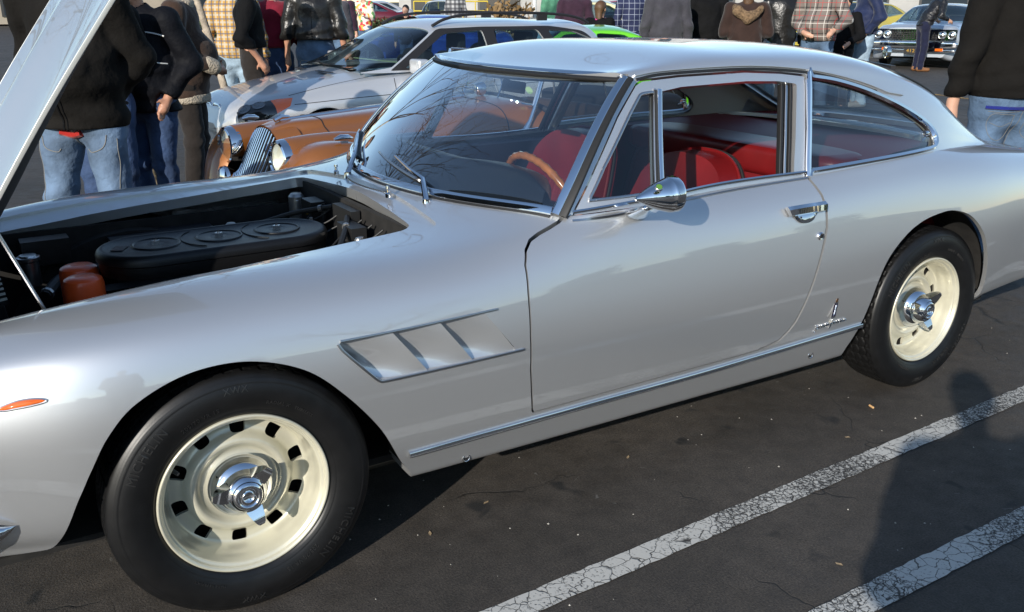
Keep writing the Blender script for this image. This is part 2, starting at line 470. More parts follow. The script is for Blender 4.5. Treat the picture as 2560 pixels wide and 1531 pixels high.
def line_paint(name, base, worn=.5):
    """old road paint, crazed and worn through to the asphalt"""
    m = bpy.data.materials.new(name); m.use_nodes = True
    nt = m.node_tree; b = nt.nodes['Principled BSDF']; N = nt.nodes.new; L = nt.links.new
    tc = N('ShaderNodeTexCoord')
    n1 = N('ShaderNodeTexNoise'); n1.inputs['Scale'].default_value = 130; n1.inputs['Detail'].default_value = 3; L(tc.outputs['Object'], n1.inputs['Vector'])
    n2 = N('ShaderNodeTexNoise'); n2.inputs['Scale'].default_value = 2.3; n2.inputs['Detail'].default_value = 4; L(tc.outputs['Object'], n2.inputs['Vector'])
    dv = N('ShaderNodeVectorMath'); dv.operation = 'MULTIPLY_ADD'; n3 = N('ShaderNodeTexNoise'); n3.inputs['Scale'].default_value = 30; L(tc.outputs['Object'], n3.inputs['Vector'])
    L(n3.outputs['Color'], dv.inputs[0]); dv.inputs[1].default_value = (.03, .03, 0); L(tc.outputs['Object'], dv.inputs[2])
    v = N('ShaderNodeTexVoronoi'); v.feature = 'DISTANCE_TO_EDGE'; v.inputs['Scale'].default_value = 58; L(dv.outputs[0], v.inputs['Vector'])
    v2 = N('ShaderNodeTexVoronoi'); v2.feature = 'DISTANCE_TO_EDGE'; v2.inputs['Scale'].default_value = 21.0; L(dv.outputs[0], v2.inputs['Vector'])
    def mth(op, a, bb, clamp=False):
        q = N('ShaderNodeMath'); q.operation = op; q.use_clamp = clamp
        for i, z in enumerate((a, bb)):
            if isinstance(z, (int, float)): q.inputs[i].default_value = z
            else: L(z, q.inputs[i])
        return q.outputs[0]
    f = mth('ADD', mth('MULTIPLY', mth('SUBTRACT', n1.outputs['Fac'], .5), 5.0), mth('MULTIPLY', mth('SUBTRACT', n2.outputs['Fac'], worn), 3.2))
    f = mth('ADD', f, .75, True)
    c1 = mth('MULTIPLY', mth('SUBTRACT', v.outputs['Distance'], .022), 18, True)
    c2 = mth('MULTIPLY', mth('SUBTRACT', v2.outputs['Distance'], .004), 40, True)
    f = mth('MULTIPLY', mth('MULTIPLY', f, mth('MAXIMUM', c1, mth('GREATER_THAN', n2.outputs['Fac'], worn+.10))), c2)
    mx = N('ShaderNodeMix'); mx.data_type = 'RGBA'; L(f, mx.inputs[0])
    mx.inputs[6].default_value = (.035, .033, .031, 1); mx.inputs[7].default_value = tuple(base)+(1,)
    L(mx.outputs[2], b.inputs['Base Color']); b.inputs['Roughness'].default_value = .8
    bp = N('ShaderNodeBump'); bp.inputs['Strength'].default_value = .5; bp.inputs['Distance'].default_value = .003
    L(f, bp.inputs['Height']); L(bp.outputs['Normal'], b.inputs['Normal'])
    return m
M_ASPH = asphalt()
_gx = [-400, -60, -10, 0, 1]+[1+.5*i for i in range(1, 23)]+[14, 20, 40, 100, 600]; _gy = [-400, -60, -10, 0, 1]+[1+.25*i for i in range(1, 29)]+[9, 12, 20, 40, 100, 600]
struct(mk('ground', [(x, y, gz(x, y)) for x in _gx for y in _gy], [(i*len(_gy)+j, (i+1)*len(_gy)+j, (i+1)*len(_gy)+j+1, i*len(_gy)+j+1) for i in range(len(_gx)-1) for j in range(len(_gy)-1)], M_ASPH, smooth=True))
M_LINE = line_paint('worn_white_paint', (.50, .49, .455), .43)
M_YEL = line_paint('worn_yellow_paint', (.5, .27, .04), .42)
def ground_line(name, a, b, w, m, z=.004):
    a = np.array(a, float); b = np.array(b, float); d = b-a; n = np.array([-d[1], d[0]])/np.linalg.norm(d)*w/2
    # slightly ragged edges
    k = max(2, int(np.linalg.norm(d)/.03)); V = []; F = []
    for i in range(k+1):
        p = a+d*i/k; r1, r2 = RNG.normal(0, .0016, 2)
        zz = z+gz(*p); V += [(*(p-n*(1+r1/w*2)), zz), (*(p+n*(1+r2/w*2)), zz)]
        if i: F.append((2*i-2, 2*i-1, 2*i+1, 2*i)[::-1])
    return struct(mk(name, V, F, m, smooth=False))
ground_line('parking_line', (-1.2, -1.217), (4.9, -.990), .082, M_LINE)
ground_line('parking_line', (-.8, -1.602), (4.9, -1.575), .090, M_LINE)
# ------------------------------------------------------------ the silver coupe
def metallic_paint(name, col, flake=.55, rough=.34, coat_ior=1.5, noise=None):
    m = mat(name, col, rough, flake, 1.0, .015, noise=noise)
    m.node_tree.nodes['Principled BSDF'].inputs['Coat IOR'].default_value = coat_ior
    nt = m.node_tree; b = nt.nodes['Principled BSDF']
    tc = nt.nodes.new('ShaderNodeTexCoord')
    n = nt.nodes.new('ShaderNodeTexNoise'); n.inputs['Scale'].default_value = 1100; n.inputs['Detail'].default_value = 1
    nt.links.new(tc.outputs['Object'], n.inputs['Vector'])
    bp = nt.nodes.new('ShaderNodeBump'); bp.inputs['Strength'].default_value = .03; bp.inputs['Distance'].default_value = .0004
    nt.links.new(n.outputs['Fac'], bp.inputs['Height']); nt.links.new(bp.outputs['Normal'], b.inputs['Normal'])
    return m
M_SILVER = metallic_paint('silver_paint', (.63, .637, .642), .74, .39, 2.0)
M_CHROME = mat('chrome', (.80, .81, .83), .06, 1.0)
M_STEEL = mat('brushed_steel', (.55, .55, .56), .28, 1.0)
M_RUBBER = mat('black_rubber', (.012, .012, .012), .55)
M_TYRE = mat('tyre_rubber', (.0065, .0065, .0068), .40, spec=.42, noise=(30, .25), bump=(240, .12, .001))
M_BLACK = mat('black_interior', (.008, .008, .009), .7)
M_WELL = mat('underbody_black', (.012, .011, .010), .9, noise=(20, .5))
M_RED = mat('red_leather', (.15, .0075, .009), .34, noise=(9, .15), bump=(320, .25, .001))
M_DKRED = mat('oxblood_vinyl', (.17, .011, .015), .52, bump=(320, .25, .001))
M_NAVY = mat('navy_vinyl', (.012, .016, .034), .5, bump=(260, .2, .001))
M_DASH = mat('dash_pad', (.010, .013, .020), .40, bump=(420, .22, .001))
M_HEADL = mat('beige_headliner', (.52, .48, .40), .85)
M_WHEEL = metallic_paint('champagne_wheel_paint', (.64, .61, .475), .30, .34, noise=(11, .09))
M_GLASS = glass('clear_glass', (.86, .90, .90))
M_WSGLASS = glass('windscreen_glass', (.86, .91, .91), 2.4)
M_TGLASS = glass('tinted_glass', (.62, .66, .68), 1.2)
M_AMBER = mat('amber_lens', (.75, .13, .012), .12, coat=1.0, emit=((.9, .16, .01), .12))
M_WOOD = mat('steering_wood', (.42, .14, .035), .22, coat=.6, noise=(26, .3))
M_ORANGE = mat('orange_filter_paint', (.95, .115, .022), .38, coat=.3)
M_CRINKLE = mat('black_crinkle', (.006, .006, .0065), .40, spec=.4, bump=(500, .5, .001))

ferrari = thing('coupe_car', 'silver classic two-door coupe with its hood raised, nearest the camera', 'car')

def vz(L, x, z, v0, v1):
    """profile parameter at height z"""
    x = np.atleast_1d(np.asarray(x, float)); z = np.broadcast_to(np.asarray(z, float), x.shape)
    lo = np.full(x.shape, float(v0)); hi = np.full(x.shape, float(v1))
    for _ in range(40):
        m = (lo+hi)/2; q = L(x, m)[:, 2] < z
        lo = np.where(q, m, lo); hi = np.where(q, hi, m)
    return (lo+hi)/2
def nrm(L, x, v):
    h = 1e-4; n = np.cross(L(x+h, v)-L(x-h, v), L(x, v+h)-L(x, v-h)); return n/np.linalg.norm(n, axis=1)[:, None]
def on(L, pts, v0, v1, n=60, off=0.0, closed=False, smooth=True):
    """(x,z) outline -> points and normals on the coachwork"""
    p = smooth_path(pts, n, closed) if smooth else np.asarray(pts, float)
    v = vz(L, p[:, 0], p[:, 1], v0, v1); N = nrm(L, p[:, 0], v)
    return L(p[:, 0], v)+N*off, N
def mir(V): return np.asarray(V)*np.array([1, -1, 1])
def strip(name, L, pts, v0, v1, prof, m, parent, n=60, off=0.0, closed=False, both=True, smooth=True):
    P, N = on(L, pts, v0, v1, n, off, closed, smooth)
    V, F = sweep(P, prof, N, True, closed)
    o = mk(name, V, F, m, parent, True, sharp=40)
    if both: mk(name, mir(V), [f[::-1] for f in F], m, parent, True, sharp=40)
    return o

ARCHF = [(-.64, .10), (-.62, .262), (-.54, .270), (-.463, .274), (-.428, .281), (-.408, .312), (-.388, .357), (-.369, .406), (-.350, .448), (-.332, .487), (-.290, .565), (-.225, .630), (-.110, .675), (.023, .677), (.149, .633), (.241, .552), (.336, .431), (.401, .309), (.448, .231), (.475, .10)]
ARCHR = [(2.17, .10), (2.187, .232), (2.205, .289), (2.218, .345), (2.230, .42), (2.252, .53), (2.292, .605), (2.375, .668), (2.467, .705), (2.57, .722), (2.66, .722), (2.765, .690), (2.848, .623), (2.905, .543), (2.945, .46), (2.966, .394), (2.975, .33), (2.98, .10)]
DOOR = [(.985, .97), (.970, .90), (.958, .883), (.938, .872), (.905, .861), (.866, .850), (.832, .838), (.806, .818), (.789, .785), (.782, .712), (.779, .60), (.783, .50), (.795, .42), (.808, .352),
        (1.25, .356), (1.62, .358), (1.735, .361), (1.79, .375), (1.826, .404), (1.852, .437), (1.879, .503), (1.913, .605), (1.945, .690), (1.963, .745), (1.968, .80), (1.962, .85), (1.945, .893), (1.94, .93), (1.94, .97)]
VENT = round_poly([(.234, .680), (.334, .566), (.735, .566), (.64, .687)], [.018, .03, .02, .006])
ARCHF_S = smooth_path(ARCHF, 160); ARCHR_S = smooth_path(ARCHR, 160); DOOR_S = np.array(DOOR)
xz = lambda q: q[:, [0, 2]]
def ws_base(y): return .73+.40*y**2
def ws_head(y): return 1.15+.33*y**2
HOOD_OUT = dict(x0=-.66, x1=.675, w=.553, r=.06)
HOOD_IN = dict(x0=-.62, x1=.622, w=.476, r=.045)
def hood_sd(q, d, bow=0.03):
    """signed distance to the hood opening seen from above; rear edge bows back on the centre line"""
    w = np.abs(q[:, 1]); x1 = d['x1']+bow*(1-(w/d['w'])**2)
    cx = (d['x0']+x1)/2; hx = (x1-d['x0'])/2; r = d['r']
    a = np.abs(q[:, 0]-cx)-hx+r; b = w-d['w']+r
    return np.hypot(np.maximum(a, 0), np.maximum(b, 0))+np.minimum(np.maximum(a, b), 0)-r
xs_body = np.concatenate([np.linspace(-.87, -.5, 30)[:-1], np.linspace(-.5, 3.1, 300), np.linspace(3.1, 3.98, 45)[1:]])
vs_body = np.concatenate([np.linspace(0, 2, 14)[:-1], np.linspace(2, 10, 92), np.linspace(10, 11, 16)[1:]])
def body_patch():
    p = Patch(BODY, xs_body, vs_body)
    return p
b = body_patch()
b.clip(lambda P, q: np.maximum(sdpoly(xz(q), ARCHF_S), (P[:, 1]-9)*.1))
b.clip(lambda P, q: np.maximum(sdpoly(xz(q), ARCHR_S), (P[:, 1]-9)*.1))
b.clip(lambda P, q: np.maximum(np.maximum(sdpoly(xz(q), DOOR_S)-.0034, (P[:, 1]-10.0)*.05), (2.2-P[:, 1])*.05))
b.clip(lambda P, q: np.maximum(sdpoly(xz(q), VENT), (P[:, 1]-8.5)*.1))
b.clip(lambda P, q: np.maximum(hood_sd(q, HOOD_OUT), (8.0-P[:, 1])*.1))
b.clip(lambda P, q: np.maximum(np.maximum((10.0-P[:, 1])*.05, ws_base(q[:, 1])+.015-q[:, 0]), q[:, 0]-2.86))
body = b.build('body', M_SILVER, ferrari, both=True, flange=.016)
# hood gutter: a ledge 9 mm below the fender skin, with an upstand and a return into the bay
g = Patch(BODY, np.linspace(-.72, .75, 150), np.linspace(8.2, 11, 70))
g.clip(lambda P, q: -hood_sd(q, HOOD_OUT)+.003)
g.clip(lambda P, q: hood_sd(q, HOOD_IN, .022))
g.build('hood_gutter', M_SILVER, ferrari, both=True, off=-.009, flange=.035)
# doors
for s in (0, 1):
    d = Patch(BODY, np.linspace(.76, 2.0, 140), np.linspace(2.2, 10, 90))
    d.clip(lambda P, q: -sdpoly(xz(q), DOOR_S)-.0026-.0050*(q[:, 0] > 1.7))
    door = d.build('door', M_SILVER, ferrari, mirror=bool(s), flange=.02)
    if s == 0: door_l = door
    else: door_r = door
# louvred vents: three plates rising from deep at the front to flush at the rear
LOUV = [((.236, .690), (.345, .560)), ((.374, .690), (.472, .560)), ((.507, .690), (.604, .560)), ((.640, .690), (.737, .560))]
for s in (0, 1):
    for k in range(3):
        (ax0, az0), (ax1, az1) = LOUV[k]; (bx0, bz0), (bx1, bz1) = LOUV[k+1]
        V = []; F = []; nu, nv = 14, 14
        for i in range(nu):
            for j in range(nv):
                u, v = -.12+1.12*i/(nu-1), j/(nv-1)
                x = (ax0*(1-v)+ax1*v)*(1-u)+(bx0*(1-v)+bx1*v)*u; z = az0*(1-v)+az1*v
                dep = .033*(1-max(u, 0))*(1-.75*max(0, (v-.62)/.38)**1.6)*min(1, .45+v*1.2)+.0012
                V.append((x, z, dep))
        V = np.array(V); vv = vz(BODY, V[:, 0], V[:, 1], 3, 8); V = BODY(V[:, 0], vv)-nrm(BODY, V[:, 0], vv)*V[:, 2:]
        for i in range(nu-1):
            for j in range(nv-1): F.append((i*nv+j, i*nv+j+1, (i+1)*nv+j+1, (i+1)*nv+j))
        # vane edge thickness at the rear
        e = [(nu-1)*nv+j for j in range(nv)]; n0 = len(V); V = np.concatenate([V, V[e]+np.array([.001, .03, 0])])
        for j in range(nv-1): F.append((e[j], e[j+1], n0+j+1, n0+j))
        if s: V = mir(V)
        mk('louvre', V, F, M_SILVER, body, True, sharp=40)
    # bright trims along the top and bottom of the vent
VT = [(.60, .6875), (.655, .6885)]
pt = [(.245, .6825), (.44, .684), (.68, .6895)]
strip('vent_trim', BODY, pt, 5, 8, rrect(.006, .008), M_STEEL, body, 40, .001)
strip('vent_trim', BODY, [(.239, .677), (.252, .655), (.318, .582), (.336, .5665), (.36, .563), (.55, .5635), (.755, .566)], 4, 8, rrect(.007, .008), M_STEEL, body, 60, .001)
# sill trims, jacking holes
strip('sill_trim', BODY, [(.425, .320), (.9, .3265), (1.5, .3305), (2.223, .349)], 2.2, 5, [(-.010, -.004), (-.009, .004), (-.003, .009), (.004, .009), (.010, .003), (.010, -.004)], M_CHROME, body, 80, .002, smooth=True)
for jx, jz in ((.611, .248), (1.995, .272)):
    for s in (1, -1):
        vv = vz(BODY, jx, jz, 1.2, 4); c = BODY(np.array([jx]), vv)[0]; N = nrm(BODY, np.array([jx]), vv)[0]
        t = np.linspace(0, 2*np.pi, 20, endpoint=False)
        ring = np.stack([c[0]+.011*np.cos(t), np.full(20, c[1])-.001, c[2]+.011*np.sin(t)], 1)
        V, F = tube(ring, .0022, 6, closed=True); mk('jacking_ring', V*np.array([1, s, 1]), F, M_CHROME, body)
        mk('jacking_hole', np.concatenate([ring, [c]])*np.array([1, s, 1]), [(i, (i+1) % 20, 20) for i in range(20)], M_BLACK, body)
# wheel wells and underside
for (wx, z0) in ((0.0, .32), (2.62, .32)):
    for s in (1, -1):
        t = np.linspace(-.02, np.pi-.10, 40); V = []; F = []
        R = .415 if wx < 1 else .42
        for y in (-.765, -.42):
            V += [(wx+R*math.cos(a), y*s, z0+.02+R*math.sin(a)*.93) for a in t]
        n = len(t); F = [(i, i+1, n+i+1, n+i) for i in range(n-1)]
        c = len(V); V.append((wx, -.42*s, z0)); F += [(n+i, n+i+1, c) for i in range(n-1)]
        mk('wheel_well', V, F, M_WELL, body, smooth=False)
m_ = MB().box((1.3, 0, .235), (3.9, 1.30, .02)).box((1.3, -.70, .26), (1.70, .16, .03)).box((1.3, .70, .26), (1.70, .16, .03)); m_.build('floor_pan', M_WELL, ferrari, smooth=False)
MB().tube([(.25, -.52, .17), (.6, -.5, .165), (1.2, -.42, .165), (2.0, -.40, .17)], .03, 10).tube([(.25, .52, .17), (1.2, .42, .165), (2.0, .40, .17)], .03, 10).build('exhaust_pipe', mat('exhaust', (.22, .19, .15), .45, .8), ferrari)

# ---- hood, standing open
hp = Patch(BODY, np.linspace(-.64, .69, 70), np.linspace(8.2, 11, 60))
hp.clip(lambda P, q: -hood_sd(q, dict(x0=-.63, x1=.655, w=.532, r=.05)))
V1, F1, N1 = hp.geo(off=-.001); V2, F2, N2 = hp.geo(off=-.001, mirror=True)
ang = -math.radians(51.4)
def hood_pose(V, isn=False):
    V = np.asarray(V, float).copy(); c, s = math.cos(-ang), math.sin(-ang)
    px, pz = -.62, .742
    x = V[:, 0]-(0 if isn else px); z = V[:, 2]-(0 if isn else pz)
    V[:, 0] = c*x-s*z+(0 if isn else px+.028); V[:, 2] = s*x+c*z+(0 if isn else pz)
    return V
Vh = np.concatenate([V1, V2]); Nh = np.concatenate([N1, N2]); Fh = list(F1)+[tuple(i+len(V1) for i in f) for f in F2]
hood = mk('hood', hood_pose(Vh), Fh, M_SILVER, ferrari, True, hood_pose(Nh, True))
Vi = Vh-Nh*.010
mk('hood_inner_frame', hood_pose(Vi), [f[::-1] for f in Fh], M_BLACK, hood, True, -hood_pose(Nh, True))
# rolled light edge around the hood
t = np.linspace(0, 1, 200)
def hood_edge():
    o = []
    for y in np.linspace(-.50, .50, 31): o.append((.655+.03*(1-(y/.532)**2), y))
    x1 = o[-1][0]
    for x in np.linspace(x1-.03, -.60, 50): o.append((x, .531))
    o2 = []
    for x in np.linspace(-.60, x1-.03, 50): o2.append((x, -.531))
    return o2+o
HE = []
for x, y in hood_edge():
    lo, hi = 8.0, 11.0
    for _ in range(40):
        mm = (lo+hi)/2; w = -BODY(np.array([x]), np.array([mm]))[0, 1]
        lo, hi = (mm, hi) if w > abs(y) else (lo, mm)
    q = BODY(np.array([x]), np.array([lo]))[0]; q[1] = y; HE.append(q)
V, F = sweep(hood_pose(np.array(HE)-np.array([0, 0, .006])), rrect(.005, .011, .3), hood_pose(np.tile([[0, 0, 1.]], (len(HE), 1)), True))
mk('hood_edge', V, F, metallic_paint('edge_paint', (.62, .61, .56), .3, .3), hood, sharp=40)
MB().tube([(-.338, -.437, .735), (-.43, -.437, .995)], .0045, 8).build('prop_rod', M_STEEL, hood)
# ---- cabin shell: roof, pillars, window openings
APIL = [(.975, .860), (1.0, .905), (1.089, 1.010), (1.206, 1.139), (1.302, 1.226)]
DLO_D = np.array(APIL+[(1.33, 1.236), (1.475, 1.243), (1.756, 1.246), (1.92, 1.236), (2.040, 1.222), (1.930, .860)])
QWO = smooth_path([(2.050, 1.216), (2.18, 1.197), (2.321, 1.163), (2.45, 1.122), (2.548, 1.084), (2.63, 1.046), (2.692, 1.008), (2.716, .972), (2.702, .947), (2.65, .936), (2.45, .932), (2.235, .928), (1.955, .920)], 140)
QWO = np.concatenate([QWO, [(1.955, .920)]])
def wse(z): return np.interp(z, [.86, .886, 1.031, 1.161, 1.241, 1.30], [.930, .952, 1.078, 1.197, 1.275, 1.33])
BL = dict(x=2.905, hx=.285, v=9.0, hv=2.55)
def bl_sd(P, grow=0.0):
    a = np.abs(P[:, 0]-BL['x'])-(BL['hx']+grow-.06); b = (np.abs(P[:, 1]-BL['v'])-(BL['hv']+grow*6))*.17+.06
    return np.hypot(np.maximum(a, 0), np.maximum(b, 0))+np.minimum(np.maximum(a, b), 0)-.06
def cab_patch(x0=.95, x1=3.25, v0=0, v1=9, nx=200, nv=100):
    return Patch(CAB, np.linspace(x0, x1, nx), np.linspace(v0, v1, nv))
def roof_front(P, q):
    """keep behind the windscreen edge: pillar line below the header corner, header bow above it"""
    return np.where(P[:, 1] < 5.6, q[:, 0]-wse(q[:, 2]), np.maximum(q[:, 0]-ws_head(q[:, 1])+.012, 0)*1.0+np.minimum(q[:, 0]-ws_head(q[:, 1])+.012, 0))
c = cab_patch()
c.clip(roof_front)
c.clip(lambda P, q: np.maximum(sdpoly(xz(q), DLO_D), (P[:, 1]-6.5)*.05))
c.clip(lambda P, q: np.maximum(sdpoly(xz(q), QWO), (P[:, 1]-6.5)*.05))
c.clip(lambda P, q: bl_sd(P))
roof = c.build('roof', M_SILVER, ferrari, both=True, flange=.018)
h = cab_patch(1.16, 3.2, 5.2, 9, 90, 40)
h.clip(lambda P, q: q[:, 0]-ws_head(q[:, 1])-.01); h.clip(lambda P, q: bl_sd(P, .02))
h.build('headliner', M_HEADL, roof, both=True, off=.03, flip=True)
h = cab_patch(2.0, 3.0, 0, 6.2, 70, 50)
h.clip(lambda P, q: sdpoly(xz(q), QWO)); h.clip(lambda P, q: bl_sd(P, .02)); h.clip(lambda P, q: q[:, 0]-np.interp(q[:, 2], [.9, 1.22], [1.97, 2.06]))
h.build('rear_pillar_trim', M_HEADL, roof, off=.03, flip=True); h.build('rear_pillar_trim', M_HEADL, roof, mirror=True, off=.03, flip=True)
# rear window
gl = cab_patch(2.5, 3.24, 6, 9, 60, 40); gl.clip(lambda P, q: -bl_sd(P)+.006)
gl.build('rear_window', M_GLASS, ferrari, both=True, off=-.008)
t = np.linspace(0, 2*np.pi, 160, endpoint=False); pr = []
for a in t:
    lo, hi = 0., 1.2
    for _ in range(30):
        r = (lo+hi)/2; pp = np.array([[BL['x']+r*math.cos(a)*.5, BL['v']+r*math.sin(a)*4]])
        lo, hi = (r, hi) if bl_sd(pp)[0] < 0 else (lo, r)
    pr.append((BL['x']+lo*math.cos(a)*.5, BL['v']+lo*math.sin(a)*4))
pr = np.array(pr)
def cab_any(P):
    v = np.where(P[:, 1] > 9, 18-P[:, 1], P[:, 1]); q = CAB(P[:, 0], v); n = nrm(CAB, P[:, 0], v)
    s = np.where(P[:, 1] > 9, -1., 1.)[:, None]*np.array([0, 1, 0])+np.array([1, 0, 1]); return q*s, n*s
q, n = cab_any(pr); V, F = sweep(q+n*.001, rrect(.026, .012, .4), n, closed=True)
rubber = mk('rear_window_seal', V, F, M_RUBBER, ferrari, sharp=40)
# ---- door window frames (outer edge follows the opening, inner edge the glass)
VWIN = round_poly([(1.047, .921), (1.118, 1.004), (1.250, 1.137), (1.312, 1.196), (1.366, 1.199), (1.283, .925)], [.012, .001, .001, .012, .006, .006])
MWIN = round_poly([(1.392, 1.199), (1.475, 1.209), (1.756, 1.214), (1.90, 1.208), (1.986, 1.196), (1.893, .915), (1.306, .915)], [.006, .001, .001, .001, .008, .004, .004])
MWIN_F = round_poly([(1.392, 1.199), (1.475, 1.209), (1.756, 1.214), (1.90, 1.208), (1.986, 1.196), (1.885, .880), (1.298, .880)], [.006, .001, .001, .001, .008, .004, .004])
for s in (0, 1):
    dr = door_r if s else door_l
    f = cab_patch(.95, 2.1, 0, 6.4, 170, 70)
    f.clip(lambda P, q: -sdpoly(xz(q), DLO_D)-.006)
    f.clip(lambda P, q: sdpoly(xz(q), VWIN)); f.clip(lambda P, q: sdpoly(xz(q), MWIN_F if s else MWIN))
    f.clip(lambda P, q: q[:, 2]-np.interp(q[:, 0], [.95, 1.4, 2.0], [.866, .876, .886]))
    f.build('window_frame', M_SILVER, dr, mirror=bool(s), off=-.004, flange=.022)
    vw = cab_patch(1.0, 1.45, 0, 6, 60, 40); vw.clip(lambda P, q: -sdpoly(xz(q), VWIN)+.004)
    vw.build('vent_window', M_TGLASS, dr, mirror=bool(s), off=-.014)
    # dark channel behind the frame, bright quarter-light post, belt mouldings
    P_, N_ = on(CAB, [(1.290, .90), (1.380, 1.203)], 0, 6.2, 12, 0, smooth=False) if False else on(CAB, [(1.2935, .90), (1.337, 1.05), (1.381, 1.203)], 0, 6.2, 20)
    V, F = sweep(P_, rrect(.017, .020, .25), N_); V = mir(V) if s else V; mk('quarter_light_post', V, F, M_CHROME, dr, sharp=40)
    P_, N_ = on(CAB, [(1.278, .90), (1.325, 1.05), (1.369, 1.203)], 0, 6.2, 20, -.006)
    V, F = sweep(P_, rrect(.012, .018, .25), N_); V = mir(V) if s else V; mk('glass_channel', V, F, M_RUBBER, dr, sharp=40)
    P_, N_ = on(CAB, [(1.902, .91), (1.948, 1.06), (1.993, 1.198)], 0, 6.2, 20, -.016)
    for dx, ww, mm_, nm in ((-.024, .010, M_RUBBER, 'glass_channel'), (-.042, .010, M_STEEL, 'glass_channel'), (-.058, .012, M_RUBBER, 'glass_channel')):
        V, F = sweep(P_+np.array([dx, -dx*.2, 0]), rrect(ww, .02, .25), N_); V = mir(V) if s else V; mk(nm, V, F, mm_, dr, sharp=40)
    P_, N_ = on(CAB, [(1.952, .912), (1.995, 1.06), (2.036, 1.203)], 0, 6.2, 20, .002)
    V, F = sweep(P_, rrect(.014, .012, .3), N_); V = mir(V) if s else V; mk('pillar_trim', V, F, M_CHROME, ferrari, sharp=40)
    # quarter-light bright surround
    P_, N_ = on(CAB, VWIN, 0, 6.2, 90, -.003, True)
    V, F = sweep(P_, rrect(.009, .009, .3), N_, closed=True); V = mir(V) if s else V; mk('vent_window_trim', V, F, M_STEEL, dr, sharp=40)
    P_, N_ = on(CAB, [(.99, .893), (1.2, .906-.016*s), (1.4, .910-.022*s), (1.7, .915-.022*s), (1.94, .917-.02*s)], 0, 3, 50, .001)
    V, F = sweep(P_, [(-.006, -.003), (-.005, .004), (0, .006), (.005, .004), (.006, -.003)], N_); V = mir(V) if s else V; mk('belt_moulding', V, F, M_CHROME, dr, sharp=40)
    P_, N_ = on(BODY, [(.975, .874), (1.2, .884), (1.5, .888), (1.94, .899)], 8, 10, 50, .001)
    V, F = sweep(P_, [(-.004, -.003), (-.003, .003), (.003, .003), (.004, -.003)], N_); V = mir(V) if s else V; mk('belt_moulding', V, F, M_STEEL, dr, sharp=40)
    # quarter window
    qw = cab_patch(1.9, 2.78, 0, 6.3, 90, 50); qw.clip(lambda P, q: -sdpoly(xz(q), QWO)+.004)
    qg = qw.build('quarter_window', M_TGLASS, ferrari, mirror=bool(s), off=-.012)
    P_, N_ = on(CAB, QWO[:-1], 0, 6.2, 150, .001, True)
    V, F = sweep(P_, [(-.010, -.006), (-.010, .004), (-.004, .009), (.006, .007), (.009, -.006)], N_, closed=True); V = mir(V) if s else V
    mk('quarter_window_trim', V, F, M_CHROME, qg, sharp=40)
    hq = np.array([2.665, -.672, .985]); mb = MB().lathe([(0, -.012), (.011, -.012), (.013, 0), (.009, .012), (0, .014)], 16, hq, 'x').tube([hq, hq+np.array([-.05, .015, -.012])], .004, 6).box(hq+np.array([.004, .01, -.02]), (.02, .006, .03))
    V = np.array(mb.V); V = mir(V) if s else V; mk('window_latch', V, mb.F, M_CHROME, qg, sharp=40)
    # drip rail
    P_, N_ = on(CAB, [(1.30, 1.245), (1.40, 1.254), (1.60, 1.259), (1.80, 1.257), (2.0, 1.242), (2.16, 1.219), (2.32, 1.184), (2.45, 1.145), (2.55, 1.105)], 4, 6.4, 70, .002)
    V, F = sweep(P_, rrect(.006, .012, .3), N_); V = mir(V) if s else V; mk('drip_rail', V, F, M_SILVER, roof, sharp=40)
    P_, N_ = on(CAB, [(1.305, 1.235), (1.40, 1.246), (1.60, 1.250), (1.80, 1.248), (2.0, 1.233), (2.16, 1.209), (2.30, 1.177), (2.40, 1.149)], 4, 6.4, 70, .0012)
    V, F = sweep(P_, rrect(.009, .004, .3), N_); V = mir(V) if s else V; mk('drip_channel_shade', V, F, M_RUBBER, roof, sharp=40)  # black strip on the skin stands for the shadow in the drip gutter
# ---- windscreen: ruled between scuttle and header, gently barrelled
def cowl_z(x, y):
    lo = np.full(x.shape, 6.0); hi = np.full(x.shape, 11.0)
    for _ in range(30):
        m = (lo+hi)/2; k = -BODY(x, m)[:, 1] > np.abs(y); lo = np.where(k, m, lo); hi = np.where(k, hi, m)
    return BODY(x, lo)[:, 2]
WSY = np.linspace(0, .76, 40); WSZ = cowl_z(ws_base(WSY), WSY)+.005
_zz = np.linspace(.886, 1.237, 24); WSV = (_zz-.886)/(1.237-.886); WSW = []
for _z in _zz:
    _x = np.array([wse(_z)]); _v = vz(CAB, _x, _z, 0, 6.2); WSW.append(-CAB(_x, _v)[0, 1]-.006)
WSW = np.array(WSW)
def ws_fn(u, v):
    """u across -1..1, v up 0..1"""
    yb = u*.722; yt = u*.592
    B = np.stack([ws_base(yb)+.004, yb, np.interp(np.abs(yb), WSY, WSZ)], 1); T = np.stack([ws_head(yt), yt, 1.237+0*yt], 1)
    q = B*(1-v)[:, None]+T*v[:, None]; q[:, 1] = u*np.interp(v, WSV, WSW); bul = (4*v*(1-v))*.022
    q[:, 0] -= bul*.7; q[:, 2] += bul*.6
    return q
wp = Patch(ws_fn, np.linspace(-1, 1, 60), np.linspace(0, 1, 40))
wscreen = wp.build('windscreen', M_WSGLASS, ferrari, flip=True)
def ws_line(us, vs, off=0.0):
    us = np.asarray(us, float); vs = np.asarray(vs, float); h = 1e-3
    n = np.cross(ws_fn(us+h, vs)-ws_fn(us-h, vs), ws_fn(us, vs+h)-ws_fn(us, vs-h)); n /= -np.linalg.norm(n, axis=1)[:, None]
    return ws_fn(us, vs)+n*off, n
u_ = np.linspace(-.985, .985, 80); z_ = np.zeros(80)
